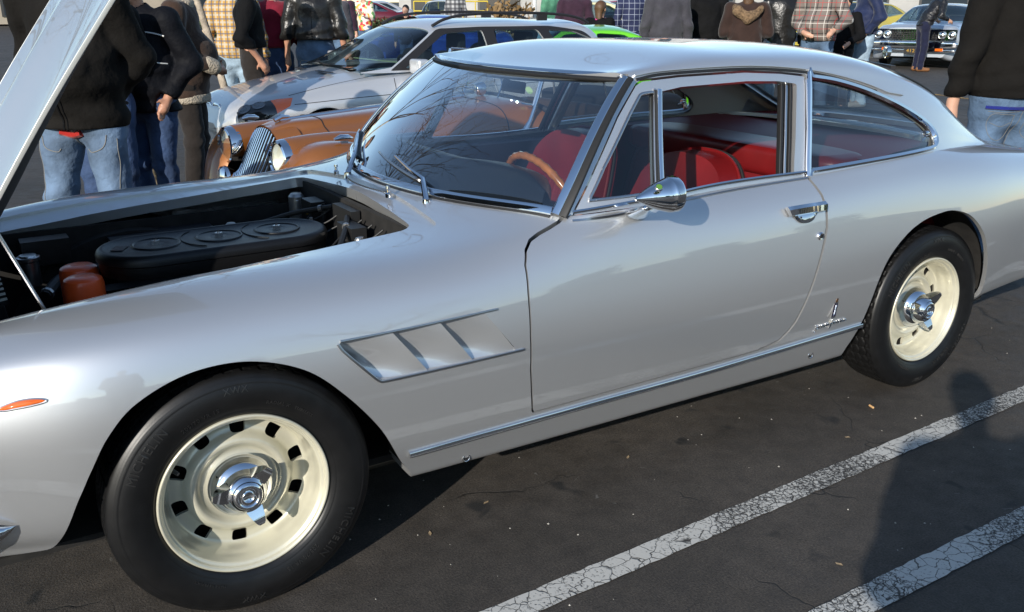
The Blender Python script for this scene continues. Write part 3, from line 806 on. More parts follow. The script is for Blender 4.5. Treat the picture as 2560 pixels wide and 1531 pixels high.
for us, vs, w, nm, mm_, o_ in ((u_, z_+.012, .026, 'windscreen_trim', M_CHROME, .004), (u_, z_-.022, .014, 'windscreen_seal', M_RUBBER, 0.0), (u_, z_+.985, .014, 'windscreen_seal', M_RUBBER, .004), (u_, z_+1.02, .020, 'windscreen_trim', M_CHROME, .004),
                       (z_-1, np.linspace(.0, 1.015, 80), .026, 'windscreen_trim', M_CHROME, .004), (z_+1, np.linspace(.0, 1.015, 80), .026, 'windscreen_trim', M_CHROME, .004),
                       (z_-1.026, np.linspace(.0, 1.015, 80), .026, 'windscreen_seal', M_RUBBER, .000), (z_+1.026, np.linspace(.0, 1.015, 80), .026, 'windscreen_seal', M_RUBBER, .0)):
    q, n = ws_line(us, vs, o_); V, F = sweep(q, rrect(w, .012, .35), n); mk(nm, V, F, mm_, wscreen, sharp=40)
# wipers
for y0, py in ((-.33, -1), (.22, -1)):
    u0 = y0/.722
    q, n = ws_line([u0], [-.10]); piv = q[0]+n[0]*.012
    a, na = ws_line([u0+.10], [.05], .022); bq, _ = ws_line([u0+.42], [.17], .022); cq, _ = ws_line([u0+.60], [.15], .010); dq, _ = ws_line([u0+.12], [.055], .010)
    mb = MB().lathe([(0, .05), (.012, .05), (.014, .03), (.018, .02), (.018, -.01)], 16, piv-np.array([0, 0, .02]), 'z')
    mb.tube([piv+np.array([0, 0, .025]), a[0]+np.array([0, 0, .008]), (a[0]+bq[0])/2, bq[0]], [.010, .0085, .005, .004], 8)
    wip = mb.build('wiper', M_CHROME, ferrari)
    k = np.linspace(0, 1, 12); uu = (u0+.13)*(1-k)+(u0+.62)*k; vv = .055*(1-k)+.16*k
    q, n = ws_line(uu, vv, .006); V, F = sweep(q, rrect(.006, .012, .2), n); mk('wiper_blade', V, F, M_RUBBER, wip)
    q, n = ws_line(uu, vv+.004, .017); V, F = sweep(q, rrect(.007, .005, .2), n); mk('wiper_blade_holder', V, F, M_STEEL, wip)
# washer jets and scuttle grille
for y0 in (-.20, .26):
    x0 = ws_base(y0)-.075; z0 = .886
    MB().lathe([(0, .026), (.006, .026), (.007, .018), (.004, .015), (.005, .006), (.009, .002), (.009, -.01)], 12, (x0, y0, z0)).build('washer_jet', M_CHROME, body)
mb = MB()
for i in range(26):
    y = -.17+i*.0125; mb.box((ws_base(y)-.055, y, BODY(np.array([.70]), np.array([10.8]))[0, 2]+.004), (.035*math.sin(math.pi*(i+1)/27)**.5+.004, .0055, .006))
mb.build('scuttle_grille', M_STEEL, body)
# ---- road wheels: drilled alloy rim, three-eared knock-off, radial tyre
RIMP = smooth_path([(.2085, .012), (.2085, .003), (.2045, .0), (.199, .004), (.196, .011), (.190, .016), (.186, .030), (.183, .046), (.179, .060), (.174, .078), (.166, .086), (.152, .087), (.138, .082), (.127, .071), (.118, .064), (.110, .064), (.102, .070), (.095, .077), (.086, .080), (.076, .079), (.064, .076), (.045, .076)], 120)
_rs = np.linspace(0, 1, len(RIMP))
def rim_fn(u, v):
    r = np.interp(v, _rs, RIMP[:, 0]); d = np.interp(v, _rs, RIMP[:, 1])
    return np.stack([r*np.cos(u), d, r*np.sin(u)], 1)
HOLE = round_poly([(-.0175, -.0175), (.0175, -.0175), (.020, .0175), (-.020, .0175)], .010, 5)
rp = Patch(rim_fn, np.linspace(0, 2*np.pi, 241), _rs)
for k in range(10):
    a = math.radians(90+36*k-4); ca, sa = math.cos(a), math.sin(a)
    def gh(P, q, ca=ca, sa=sa):
        l = np.stack([-q[:, 0]*sa+q[:, 2]*ca, q[:, 0]*ca+q[:, 2]*sa-.151], 1)
        return np.maximum(sdpoly(l, HOLE), (.45-P[:, 1]))
    rp.clip(gh)
RV, RF, RN = rp.geo(flange=.010)
TP = smooth_path([(.203, .030), (.2065, .012), (.213, .004), (.228, -.006), (.246, -.012), (.264, -.0145), (.282, -.012), (.298, -.006), (.310, .001), (.3175, .009), (.3205, .021), (.3220, .045), (.3228, .075), (.323, .092), (.3225, .11), (.3215, .14), (.3195, .158), (.3155, .17), (.308, .18), (.29, .192), (.264, .198), (.236, .192), (.213, .176), (.203, .155)], 150)
def tri(x): return 2*np.abs(2*(x-np.floor(x+.5)))-1
def tyre_mesh(n=960):
    t = np.linspace(0, 2*np.pi, n, endpoint=False); k = len(TP)
    T, J = np.meshgrid(t, np.arange(k), indexing='ij'); R = TP[J, 0].copy(); D = TP[J, 1]
    T = T.copy()
    g = np.zeros_like(R)
    for d0 in (.034, .062, .092, .122, .150):
        c = d0+.0045*tri(T/(2*np.pi)*48); g = np.maximum(g, np.clip(1.6-np.abs(D-c)/.0026, 0, 1))
    sip = (np.abs(((T/(2*np.pi)*48) % 1)-.5) < .085) & (D > .012) & (D < .172) & (R > .309)
    g = np.maximum(g, sip*.6)
    notch = (np.abs(((T/(2*np.pi)*48+.25) % 1)-.5) < .16) & (np.abs(D-.017) < .0045); g = np.maximum(g, notch*.6)
    R -= g*.0048*(R > .305)
    # moulded sidewall ribs
    for r0, w, hgt in ((.2165, .0012, .0014), (.2215, .0012, .0014), (.296, .0016, .0016), (.302, .0012, .0012)):
        D = D-hgt*np.exp(-((TP[J, 0]-r0)/w)**2)*(TP[J, 1] < .05)
    V = np.stack([R*np.cos(T), D, R*np.sin(T)], 2).reshape(-1, 3); F = []
    for i in range(n):
        a = i*k; b2 = ((i+1) % n)*k
        F += [(a+j, b2+j, b2+j+1, a+j+1) for j in range(k-1)]
    return V, F
TV, TF = tyre_mesh()
def text_mesh(txt, size, extrude=.0, spacing=1.0):
    """flat letters as (verts, faces) per character, x along, y up"""
    cu = bpy.data.curves.new('t', 'FONT'); cu.body = txt; cu.size = size; cu.extrude = extrude; cu.space_character = spacing; cu.resolution_u = 3
    o = bpy.data.objects.new('t', cu); COL.objects.link(o)
    dg = bpy.context.evaluated_depsgraph_get(); me = bpy.data.meshes.new_from_object(o.evaluated_get(dg))
    V = np.array([v.co[:] for v in me.vertices]); F = [tuple(p.vertices) for p in me.polygons]
    bpy.data.objects.remove(o); bpy.data.curves.remove(cu); bpy.data.meshes.remove(me)
    return V, F
def arc_text(txt, r, a_mid, size, depth=.0022, flip=False, spacing=1.15):
    """raised sidewall lettering on the outer face, reading clockwise with feet towards the hub"""
    V, F = text_mesh(txt, size, .0012, spacing); V = V.copy(); V[:, 0] -= (V[:, 0].max()+V[:, 0].min())/2
    a = math.radians(a_mid)-V[:, 0]/r; rr = r+V[:, 1]-size*.35
    d = np.interp(rr, TP[:60, 0], TP[:60, 1])-.0007-V[:, 2]*1.0
    return np.stack([rr*np.cos(a), d, rr*np.sin(a)], 1), F
LETS = []
for txt, r, am, sz in (('MICHELIN', .276, 143, .030), ('205/70 VR 15', .244, 112, .015), ('MICHELIN', .276, -37, .030), ('XWX', .283, 91, .022), ('RADIAL X', .246, 68, .012), ('TUBELESS', .246, 52, .011), ('205/70 VR 15', .244, -60, .015), ('XWX', .283, -92, .022), ('MADE IN FRANCE', .240, -118, .009)):
    LETS.append(MB().add(*arc_text(txt, r, am, sz)))
def spinner():
    mb = MB()
    mb.lathe([(.066, .070), (.070, .050), (.066, .036), (.056, .022), (.050, .018), (.047, .010), (.040, -.006), (.034, -.012)], 48, axis='-y')
    mb.V = [(x, -y, z) for x, y, z in mb.V]
    mb.V = [(x, y, z) for x, y, z in mb.V]
    for a in (168, 48, -72):
        ca, sa = math.cos(math.radians(a)), math.sin(math.radians(a)); P = []
        for r, w, y0, y1 in ((.020, .026, .002, .03), (.040, .023, -.006, .022), (.056, .018, -.014, .010), (.069, .012, -.018, -.003), (.074, .007, -.017, -.009)):
            for (tw, yy) in ((-w, y1), (-w*.75, y0), (w*.75, y0), (w, y1)):
                P.append((r*ca-tw*sa, yy, r*sa+tw*ca))
        mb.add(P, ring_faces(5, 4))
    return mb
SP = spinner(); SP.V = [(x*1.16, y*1.1+.004, z*1.16) for x, y, z in SP.V]
MED = MB().lathe([(0, .002), (.010, .001), (.012, -.002), (.014, .0), (.020, .0), (.022, -.003), (.024, -.004), (.028, -.003), (.033, .004), (.036, .012)], 40, (0, -.014, 0), '-y')
MED.V = [(x*1.16, (-(y+.014)-.014)*1.1+.004, z*1.16) for x, y, z in MED.V]
def text_ring(txt, r, size):
    mb = MB(); V, F = text_mesh(txt, size, .0004, 1.3); V = V.copy(); V[:, 0] -= V[:, 0].mean(); a = math.radians(90)-V[:, 0]/r; rr = r+V[:, 1]
    return mb.add(np.stack([rr*np.cos(a), -.0165-V[:, 2], rr*np.sin(a)], 1), F)
VAL = MB().tube([(-.158, .055, .085), (-.152, .046, .082), (-.146, .036, .079)], [.006, .005, .0045], 8)
M_VALVE = mat('valve_rubber', (.05, .05, .05), .5)
M_LET = mat('tyre_lettering', (.020, .020, .020), .28)
_meshes = None
for (wx, wy, st) in ((0, -.795, 2.0), (2.65, -.79, 0), (0, .795, 2.0), (2.65, .79, 0)):
    R_ = Matrix.Translation((wx, wy, .32)) @ Matrix.Rotation(math.radians(-st)+(math.pi if wy > 0 else 0), 4, 'Z')
    if _meshes is None:
        rim = mk('wheel', RV, RF, M_WHEEL, ferrari, True, RN)
        parts = [mk('tyre', TV, TF, M_TYRE, rim), SP.build('knock_off_spinner', M_CHROME, rim, sharp=28),
                 MED.build('centre_medallion', M_CHROME, rim, sharp=50), VAL.build('valve', M_VALVE, rim)]
        parts += [l_.build('sidewall_lettering', M_LET, rim, smooth=False) for l_ in LETS]
        bk = MB().lathe([(.185, .055), (.19, .10), (.19, .16), (.10, .16), (.03, .10), (.0, .10)], 40, axis='-y'); bk.V = [(x, -y, z) for x, y, z in bk.V]
        parts.append(bk.build('brake_drum', M_WELL, rim))
        _meshes = True; root = rim
    else:
        root = rim.copy(); COL.objects.link(root); root.parent = ferrari
        for p in parts:
            q = p.copy(); COL.objects.link(q); q.parent = root
    root.matrix_local = R_
# ---- door furniture, badges, lamps, mirror
def bodypt(x, z, v0=2.5, v1=9.5, off=0.0):
    v = vz(BODY, x, z, v0, v1); n = nrm(BODY, np.atleast_1d(float(x)), v); return (BODY(np.atleast_1d(float(x)), v)+n*off)[0], n[0]
for s in (1, -1):
    dr = door_l if s == 1 else door_r
    def put(name, mb, m, par, sharp=35): 
        V = np.array(mb.V)*np.array([1, s, 1]); return mk(name, V, mb.F if s == 1 else [f[::-1] for f in mb.F], m, par, True, sharp=sharp)
    # pull handle: chrome escutcheon dish below a faceted bar
    c, n = bodypt(1.865, .815)
    tz = np.cross(n, [1, 0, 0]); tz = tz*np.sign(tz[2]); tx = np.array([1, 0, 0])
    P = lambda a, b_, o: c+tx*a+tz*b_+n*o
    mb = MB()
    top = [(-.090, .012), (.080, .012)]
    secs = []
    for k in range(13):
        t = k/12; a = -.090+.172*t; e = .55+.45*math.sin(math.pi*min(1, max(0, t*1.25+.0)))**.5 if t < .8 else .8
        secs += [P(a, .014, .003), P(a, .014, .018*e+.006), P(a+.004, .002, .026*e+.004), P(a+.012*(1-t), -.016, .024*e+.002), P(a+.012*(1-t), -.018, .003)]
    mb.add(secs, ring_faces(13, 5)); hnd = put('door_handle', mb, M_CHROME, dr, 25)
    mb = MB(); secs = []
    for k in range(15):
        t = k/14; a = -.052+.10*t; dep = .034*math.sin(math.pi*min(.985, max(.015, t)))**.35
        secs += [P(a*1.16, -.012, .004), P(a*1.08, -.012-dep*.55, .007), P(a, -.012-dep, .001)]
    F = []
    for k in range(14):
        for j in range(2): F.append((k*3+j, k*3+j+1, (k+1)*3+j+1, (k+1)*3+j))
    mb.add(secs, F); put('handle_escutcheon', mb, M_CHROME, hnd, 40)
    put('handle_rivet', MB().lathe([(0, .002), (.003, .002), (.004, 0)], 10, P(-.03, -.026, .006)-np.array([0, 0, 0]), '-y'), M_BLACK, hnd)
    # lock barrel
    c, n = bodypt(1.927, .722)
    put('door_lock', MB().lathe([(0, .004), (.006, .004), (.007, .006), (.011, .007), (.0135, .004), (.014, -.004)], 24, c, '-y'), M_CHROME, dr)
    put('keyhole', MB().lathe([(0, .0075), (.005, .0072), (.0055, .003)], 14, c, '-y'), M_BLACK, dr)
    # coachbuilder's crest and script
    c, n = bodypt(2.036, .447); mb = MB()
    R_ = np.array([[1, 0, .18], [0, 1, 0], [-.06, 0, 1]])
    put('coachbuilder_badge', MB().box(c+n*.002, (.021, .004, .056), R_), M_STEEL, body, 30)
    bw = MB()
    for dx, dz, w, h_ in ((-.0052, 0, .0055, .046), (.0060, .012, .0045, .020), (.0060, -.0165, .0045, .012)): bw.box(c+n*.0045+R_@np.array([dx, 0, dz]), (w, .001, h_), R_)
    put('badge_enamel', bw, mat('navy_enamel', (.012, .008, .03), .2), body)
    fl = MB().tube([c+n*.0055+R_@np.array(q) for q in ((-.002, 0, -.018), (.0005, 0, -.012), (.0005, 0, .010), (.002, 0, .016), (.005, 0, .017))], .0016, 6).tube([c+n*.0055+R_@np.array(q) for q in ((-.003, 0, .003), (.005, 0, .003))], .0014, 6)
    put('badge_letter', fl, M_CHROME, body)
    put('badge_crown', MB().lathe([(0, .004), (.006, .004), (.008, .0)], 14, c+np.array([.006, -.002, .036]), '-y').box(c+np.array([.005, -.003, .030]), (.012, .004, .006)), mat('gilt', (.6, .35, .2), .3, 1.0), body)
    # script: one running stroke
    st = [(0, -.6), (.1, -.9), (.25, -.5), (.35, .9), (.55, .9), (.6, .3), (.4, .1), (.75, .05), (.95, .95), (1.0, .1), (1.2, .1), (1.4, .9), (1.45, .1), (1.6, .8), (1.8, .8), (1.85, .1), (2.05, .15), (2.2, .95), (2.25, .1), (2.45, .15), (2.55, .9), (2.6, .1), (2.75, .8), (2.95, .8), (3.0, .1), (3.25, .3), (3.55, 1.7), (3.6, 1.2), (3.3, -.9), (3.45, -.6), (3.6, .2), (3.85, .4), (4.2, .9), (3.95, .7), (4.0, .1), (4.25, .8), (4.3, .1), (4.55, .2), (4.7, .95), (4.85, .8), (4.9, .1), (5.1, .15), (5.25, .95), (5.3, .1), (5.5, .15), (5.6, .9), (5.65, .1), (5.8, .8), (6.0, .8), (6.05, .1), (6.3, .3), (6.6, .9), (6.35, .8), (6.35, .1), (6.65, .7), (6.75, .1), (7.0, .4)]
    p2 = smooth_path(np.array(st), 420); o = []
    px_ = 1.957+p2[:, 0]*.0232; vv = vz(BODY, px_, .386+p2[:, 1]*.0125+p2[:, 0]*.0004, 2.5, 9.5); o = BODY(px_, vv)+nrm(BODY, px_, vv)*.003
    put('coachbuilder_script', MB().tube(o, .00175, 6), M_CHROME, body)
    # amber side marker in a bright bezel
    base = [(-.485, .6525), (-.470, .6595), (-.445, .6665), (-.420, .6685), (-.400, .6665), (-.391, .6625), (-.402, .6585), (-.425, .6545), (-.45, .6515), (-.472, .6495)]
    lp = smooth_path(np.array(base), 60, True)
    ring = np.array([bodypt(a, b_, off=.002)[0] for a, b_ in lp]); cen = ring.mean(0)+bodypt(-.438, .66)[1]*.010
    put('marker_bezel', MB().tube(ring, .0025, 6, closed=True), M_STEEL, body)
    inner = (ring*.55+cen*.45); inner += (cen-ring.mean(0))*.35
    V = np.concatenate([ring, inner, [cen]]); k = 60
    F = [(i, (i+1) % k, k+(i+1) % k, k+i) for i in range(k)]+[(k+i, k+(i+1) % k, 2*k) for i in range(k)]
    mb = MB().add(V, F); put('side_marker_lamp', mb, M_AMBER, body)
    # front and rear quarter bumpers
    bp_ = smooth_path([(-.490, -.752, .372), (-.525, -.756, .366), (-.58, -.745, .362), (-.66, -.73, .36), (-.78, -.645, .36), (-.90, -.50, .36)], 40)
    w_ = np.interp(np.linspace(0, 1, 40), [0, .12, .35, 1], [.012, .6, 1, 1])
    P_, T_, U_, B_ = frames(bp_, False, (0, 0, 1)); S_ = np.cross(T_, U_); prof = np.array([(-.012, -.045), (.010, -.046), (.028, -.020), (.032, .005), (.022, .036), (.004, .046), (-.012, .044)])
    V = (P_[:, None]-S_[:, None]*prof[None, :, :1]*w_[:, None, None]*1.0+U_[:, None]*prof[None, :, 1:]*w_[:, None, None]).reshape(-1, 3)
    put('front_bumper', MB().add(V, ring_faces(40, 7)), M_CHROME, ferrari, 50)
    bp_ = smooth_path([(3.34, -.845, .46), (3.5, -.825, .46), (3.75, -.755, .45), (3.98, -.60, .45), (4.02, -.30, .45)], 40)
    P_, T_, U_, B_ = frames(bp_, False, (0, 0, 1)); S_ = np.cross(T_, U_)
    V = (P_[:, None]+S_[:, None]*prof[None, :, :1]*w_[:, None, None]+U_[:, None]*prof[None, :, 1:]*w_[:, None, None]).reshape(-1, 3)
    put('rear_bumper', MB().add(V, ring_faces(40, 7)), M_CHROME, ferrari, 50)
    # headlamp and tail lamp
    put('headlamp', MB().lathe([(0, .045), (.05, .04), (.085, .02), (.092, .0), (.098, .012), (.104, .0), (.104, -.08)], 36, (-.835, -.50*s*s, .59), 'x'), M_CHROME, ferrari) if False else None
    hl = MB().lathe([(0, .05), (.05, .045), (.082, .025), (.088, .012)], 36); hl.V = [(-.80-z, -.51+x, .585+y) for x, y, z in hl.V]
    lamp = put('headlamp', hl, M_GLASSLENS if 'M_GLASSLENS' in globals() else M_STEEL, ferrari)
    hb = MB().lathe([(.086, .012), (.092, .03), (.10, .02), (.104, -.05)], 36); hb.V = [(-.80-z, -.51+x, .585+y) for x, y, z in hb.V]
    put('headlamp_bezel', hb, M_CHROME, lamp)
    tl = MB().lathe([(0, .03), (.035, .025), (.045, .0), (.05, .004), (.052, -.05)], 24); tl.V = [(3.95+z, -.42+x, .60+y) for x, y, z in tl.V]
    put('tail_lamp', tl, mat('red_lens', (.35, .01, .01), .15, coat=1.0), ferrari)
# nose opening and tail panel
def cap_loop(x, name, m, k=0.985):
    v = np.linspace(.6, 11, 60); q = BODY(np.full(60, x), v); a = np.concatenate([q, mir(q)[::-1][1:]]); c = a.mean(0); n = len(a)
    return mk(name, np.concatenate([a, [c]]), [(i, (i+1) % n, n) for i in range(n)], m, ferrari, smooth=False)
cap_loop(-.868, 'grille_backing', M_BLACK); cap_loop(3.978, 'tail_panel', M_SILVER)
mb = MB()
for i in range(15): mb.box((-.882, -.35+i*.05, .52), (.012, .006, .24))
for i in range(6): mb.box((-.884, 0, .42+i*.04), (.010, .74, .005))
mb.build('grille', M_STEEL, ferrari, smooth=False)
# bullet mirror on the driver's door
mc = np.array([1.135, -.925, .955]); d_ = np.array([1.0, -.10, .02]); d_ /= np.linalg.norm(d_)
prof = [(.0, -.070), (.006, -.068), (.008, -.062), (.013, -.052), (.027, -.026), (.039, 0), (.047, .025), (.0505, .040), (.0515, .041), (.0525, .046), (.053, .066), (.050, .072), (.046, .0725), (.0, .0715)]
prof = [(r*.93, z*.95) for r, z in prof]; V, F = lathe(prof, 40); R_ = np.array(Vector(d_).to_track_quat('Z', 'Y').to_matrix()); V = V@R_.T+mc
mirror = mk('door_mirror', V, F, M_CHROME, door_l, True, sharp=40)
sc_, sn_ = bodypt(1.192, .873, 7, 10)
secs = []
for k in range(9):
    t = k/8; c = sc_*(1-t)+(mc+np.array([.0, .03, -.036]))*t; a = .030*(1-t)**1.5+.014; bb = .014*(1-t)+.008
    for j in range(14):
        w = 2*math.pi*j/14; secs.append(c+np.array([a*math.cos(w), 0, 0])+np.array([0, .5, .4])*bb*math.sin(w)*1.6)
mk('mirror_stalk', secs, ring_faces(9, 14), M_CHROME, mirror)
gc = mc+np.array([-.022, -.036, .030]); gn = Vector((-.25, -.62, .74)).normalized(); Rg = np.array(gn.to_track_quat('Z', 'Y').to_matrix())
V, F = lathe([(0, .0012), (.0085, .001)], 20); mk('mirror_sticker', V@Rg.T+gc+np.array(gn)*.007, F, mat('green_enamel', (.10, .22, .04), .3), mirror)
V, F = lathe([(.0085, .001), (.011, .0012), (.0115, -.004)], 20); mk('mirror_sticker', V@Rg.T+gc+np.array(gn)*.007, F, M_STEEL, mirror)

# ---- engine bay
MB().box((0, -.474, .60), (1.24, .012, .30)).box((0, .474, .60), (1.24, .012, .30)).box((.632, 0, .64), (.02, .96, .38)).box((-.62, 0, .58), (.02, .96, .26)).box((0, 0, .44), (1.25, .96, .02)).build('engine_bay_tub', M_WELL, ferrari, smooth=False)
def stadium(x0, x1, hw, prof, n=24):
    """profile (inset, z) swept round a stadium outline"""
    a = np.linspace(-np.pi/2, np.pi/2, n); V = []
    for ins, z in prof:
        r = hw-ins
        V += [(x1-hw+r*math.cos(t), r*math.sin(t), z) for t in a]+[(x0+hw-r*math.cos(t), -r*math.sin(t), z) for t in a]
    k = 2*n; F = []
    for i in range(len(prof)-1):
        F += [(i*k+j, i*k+(j+1) % k, (i+1)*k+(j+1) % k, (i+1)*k+j) for j in range(k)]
    F.append(tuple(range((len(prof)-1)*k, len(prof)*k)))
    return V, F
V, F = stadium(-.165, .53, .15, [(.03, .700), (.010, .704), (.006, .722), (.006, .740), (.0, .744), (.0, .757), (.004, .767), (.012, .7735), (.022, .7745), (.026, .7715), (.12, .7725)])
airc = mk('air_cleaner', V, F, M_CRINKLE, ferrari, sharp=50)
for x in (.005, .19, .372):
    MB().lathe([(.072, .7725), (.070, .776), (.066, .7765), (.062, .7735), (.030, .774), (.018, .770), (.0, .770)], 40, (x, 0, 0)).build('air_cleaner_disc', M_CRINKLE, airc)
    MB().box((x, 0, .778), (.022, .009, .012)).box((x, 0, .778), (.009, .022, .012)).lathe([(.004, .788), (.004, .77)], 8, (x, 0, 0)).build('wing_nut', M_STEEL, airc, smooth=False)
for x in (.098, .285):
    a = np.linspace(-1.0, 1.0, 20); MB().tube([(x+.085-.105*math.cos(t), .125*math.sin(t), .774) for t in a], .0018, 6).build('air_cleaner_rib', M_RUBBER, airc)
MB().box((-.098, -.005, .774), (.035, .05, .002), Matrix.Rotation(-.5, 3, 'Z')).build('maker_plate', mat('silver_black_plate', (.05, .05, .055), .3, .6, noise=(90, .9)), airc, smooth=False)
for k, (x, y, zt) in enumerate(((-.215, -.088, .730), (-.208, .052, .728))):
    MB().lathe([(.052, zt-.15), (.054, zt-.145), (.054, zt-.022), (.050, zt-.008), (.040, zt-.002), (.016, zt), (.0, zt)], 36, (x, y, 0)).build('oil_filter', M_ORANGE, ferrari)
pr_ = MB()
for i in range(7): pr_.box((-.218+.006*i-.02, -.142, .66), (.004, .0015, .010))
# ribbed cover at the front of the bay
for i in range(6): pass
MB().box((-.50, .0, .66), (.17, .46, .10), Matrix.Rotation(-.12, 3, 'Y')).build('fan_shroud', M_CRINKLE, ferrari, smooth=False)
for i in range(8):
    MB().box((-.465, -.205+i*.052, .717), (.11, .026, .012), Matrix.Rotation(-.12, 3, 'Y')).build('shroud_rib', M_CRINKLE, ferrari, smooth=False)
MB().lathe([(0, .716), (.024, .716), (.026, .711), (.034, .710), (.034, .70), (.028, .695), (.028, .62)], 24, (-.319, .300, 0)).build('filler_cap', M_STEEL, ferrari)
MB().box((.10, .38, .62), (.34, .16, .19)).build('battery_box', mat('dark_box', (.012, .013, .018), .5), ferrari, smooth=False)
MB().box((.50, -.16, .55), (.20, .05, .06)).box((.13, -.215, .55), (.70, .075, .10)).box((.13, .215, .55), (.70, .075, .10)).build('cam_cover', M_CRINKLE, ferrari, smooth=False)
mb = MB()
for i in range(9): mb.tube([(-.10+i*.07, -.20, .65), (-.10+i*.07, -.27, .665), (-.05+i*.06, -.31, .60)], .006, 6)
mb.build('ignition_leads', M_RUBBER, ferrari)
M_ALU = mat('cast_aluminium', (.42, .41, .40), .38, .9)
for x, y, z, r, m_, nm in ((.30, .27, .735, .018, M_ALU, 'filler_neck'), (.47, .24, .715, .019, mat('green_cap_paint', (.02, .20, .05), .4), 'reservoir_cap'), (.36, .30, .70, .02, M_ALU, 'hose_clamp'), (.525, -.30, .775, .013, M_ALU, 'brake_reservoir_cap'), (.55, -.255, .765, .012, M_ALU, 'brake_reservoir_cap'), (-.33, -.20, .66, .02, M_ALU, 'hose_clamp'), (-.05, -.30, .69, .04, M_ALU, 'distributor_cap')):
    MB().lathe([(0, .012), (r*.7, .012), (r, .006), (r, -.01), (r*.8, -.014), (r*.8, -.06)], 14, (x, y, z)).build(nm, m_, ferrari)
MB().box((.56, -.16, .74), (.05, .12, .11)).box((.60, -.02, .76), (.03, .16, .12)).tube([(.585, .12, .80), (.57, .13, .73)], .006, 6).tube([(.59, .16, .80), (.575, .16, .72)], .007, 6).tube([(.50, -.20, .74), (.55, -.22, .69)], .004, 6).build('firewall_bracket', mat('gunmetal', (.04, .04, .04), .45, .6), ferrari, smooth=False)
MB().tube([(.30, -.33, .70), (.40, -.36, .715), (.48, -.34, .70), (.56, -.30, .66)], .008, 8).tube([(-.02, -.33, .705), (.10, -.38, .72), (.20, -.39, .70)], .006, 8).build('fuel_line', M_CHROME, ferrari)
MB().tube([(-.3, -.1, .62), (-.33, -.15, .64), (-.36, -.28, .64)], .03, 12).tube([(.40, .32, .68), (.30, .36, .70), (.1, .30, .69)], .014, 8).build('coolant_hose', M_RUBBER, ferrari)
# rubber seal on the bay edge
for s in (-1,): MB().tube([(x, s*.470, BODY(np.array([x]), np.array([10.]))[0, 2]-.022) for x in np.linspace(-.58, .58, 30)], .006, 6).build('bay_seal', M_RUBBER, ferrari)

# ---- interior
def soft(name, c, d, m, parent, r=.35, R=None, crown=0.0):
    """pillow-edged upholstery block"""
    k = 12; u = np.linspace(-1, 1, k); V = []; F = []; idx = {}
    def sq(p):
        p = np.array(p); e = 6.0; n_ = (np.abs(p)**e).sum()**(1/e); return p/n_
    for axis in range(3):
        for sg in (-1, 1):
            b0 = len(V)
            for a in u:
                for b_ in u:
                    p = [0, 0, 0]; p[axis] = sg; p[(axis+1) % 3] = a; p[(axis+2) % 3] = b_; V.append(sq(p))
            for i in range(k-1):
                for j in range(k-1):
                    f = (b0+i*k+j, b0+(i+1)*k+j, b0+(i+1)*k+j+1, b0+i*k+j+1); F.append(f if sg > 0 else f[::-1])
    V = np.array(V)*np.array(d)/2
    if R is not None: V = V@np.array(R).T
    return mk(name, V+np.array(c), F, m, parent, True)
def seat(cx, cy, name='front_seat'):
    """bucket seat: arched back shell with a piped edge, fluted panel, cushion"""
    lean = .30; V = []; nu, nv = 22, 18
    def pt(u, v, side):
        # u across -1..1, v up 0..1
        w = (.285-.055*v); ztop = .645; arch = (1-abs(u)**2.6)**.5
        z = .30+ (v*ztop)*(.72+.28*arch if v > .02 else 1)
        x = cx+.02+lean*(z-.30)+side*(.05+.025*math.cos(u*math.pi/2)*(1-v*.3))-(.035*(abs(u)**3))*(1 if side < 0 else .2)
        return (x, cy+u*w, z)
    for side in (-1, 1):
        for i in range(nu):
            for j in range(nv): V.append(pt(-1+2*i/(nu-1), j/(nv-1), side))
    F = []
    for sd in (0, 1):
        b0 = sd*nu*nv
        for i in range(nu-1):
            for j in range(nv-1):
                f = (b0+i*nv+j, b0+(i+1)*nv+j, b0+(i+1)*nv+j+1, b0+i*nv+j+1); F.append(f if sd else f[::-1])
    o = nu*nv; edge = [j for j in range(nv)]+[i*nv+nv-1 for i in range(1, nu)]+[(nu-1)*nv+j for j in range(nv-2, -1, -1)]
    for a, b_ in zip(edge[:-1], edge[1:]): F.append((a, b_, b_+o, a+o))
    st = mk(name, V, F, M_RED, ferrari, True, sharp=60)
    for q in (0,):
        ep = [np.array(V[a])*.5+np.array(V[a+o])*.5+np.array([.03, 0, .004]) for a in edge]; MB().tube(smooth_path(ep, 60), .006, 6).build('piping', M_RED, st)
        ep = [np.array(V[a])*.5+np.array(V[a+o])*.5+np.array([.048, 0, .002]) for a in edge]; MB().tube(smooth_path(ep, 60), .006, 6).build('piping', M_BLACK, st)
    for k in range(7):
        y = cy-.12+k*.04; MB().tube([pt((y-cy)/.22, v, -1) for v in np.linspace(.05, .70, 8)], .010, 8).build('flute', M_RED, st)
    soft('cushion', (cx-.24, cy, .36), (.50, .48, .15), M_RED, st, R=Matrix.Rotation(.10, 3, 'Y'))
    return st
seat(1.62, -.36); seat(1.62, .36)
rb = soft('rear_bench', (2.30, 0, .62), (.20, 1.16, .50), M_RED, ferrari, R=Matrix.Rotation(.30, 3, 'Y'))
for k in range(13): MB().tube([(2.175+.02, -.50+k*.083, .45), (2.235, -.50+k*.083, .70), (2.30, -.50+k*.083, .83)], .007, 6).build('flute', M_DKRED, rb)
soft('rear_cushion', (2.10, 0, .42), (.40, 1.12, .16), M_RED, rb)
soft('rear_bench_roll', (2.36, 0, .862), (.26, 1.22, .12), M_RED, rb)
V = []; 
for x in np.linspace(2.38, 3.16, 10):
    for y in np.linspace(-1, 1, 12): V.append((x, y*np.interp(x, [2.38, 3.16], [.66, .53]), np.interp(x, [2.38, 2.55, 3.16], [.905, .918, .93])))
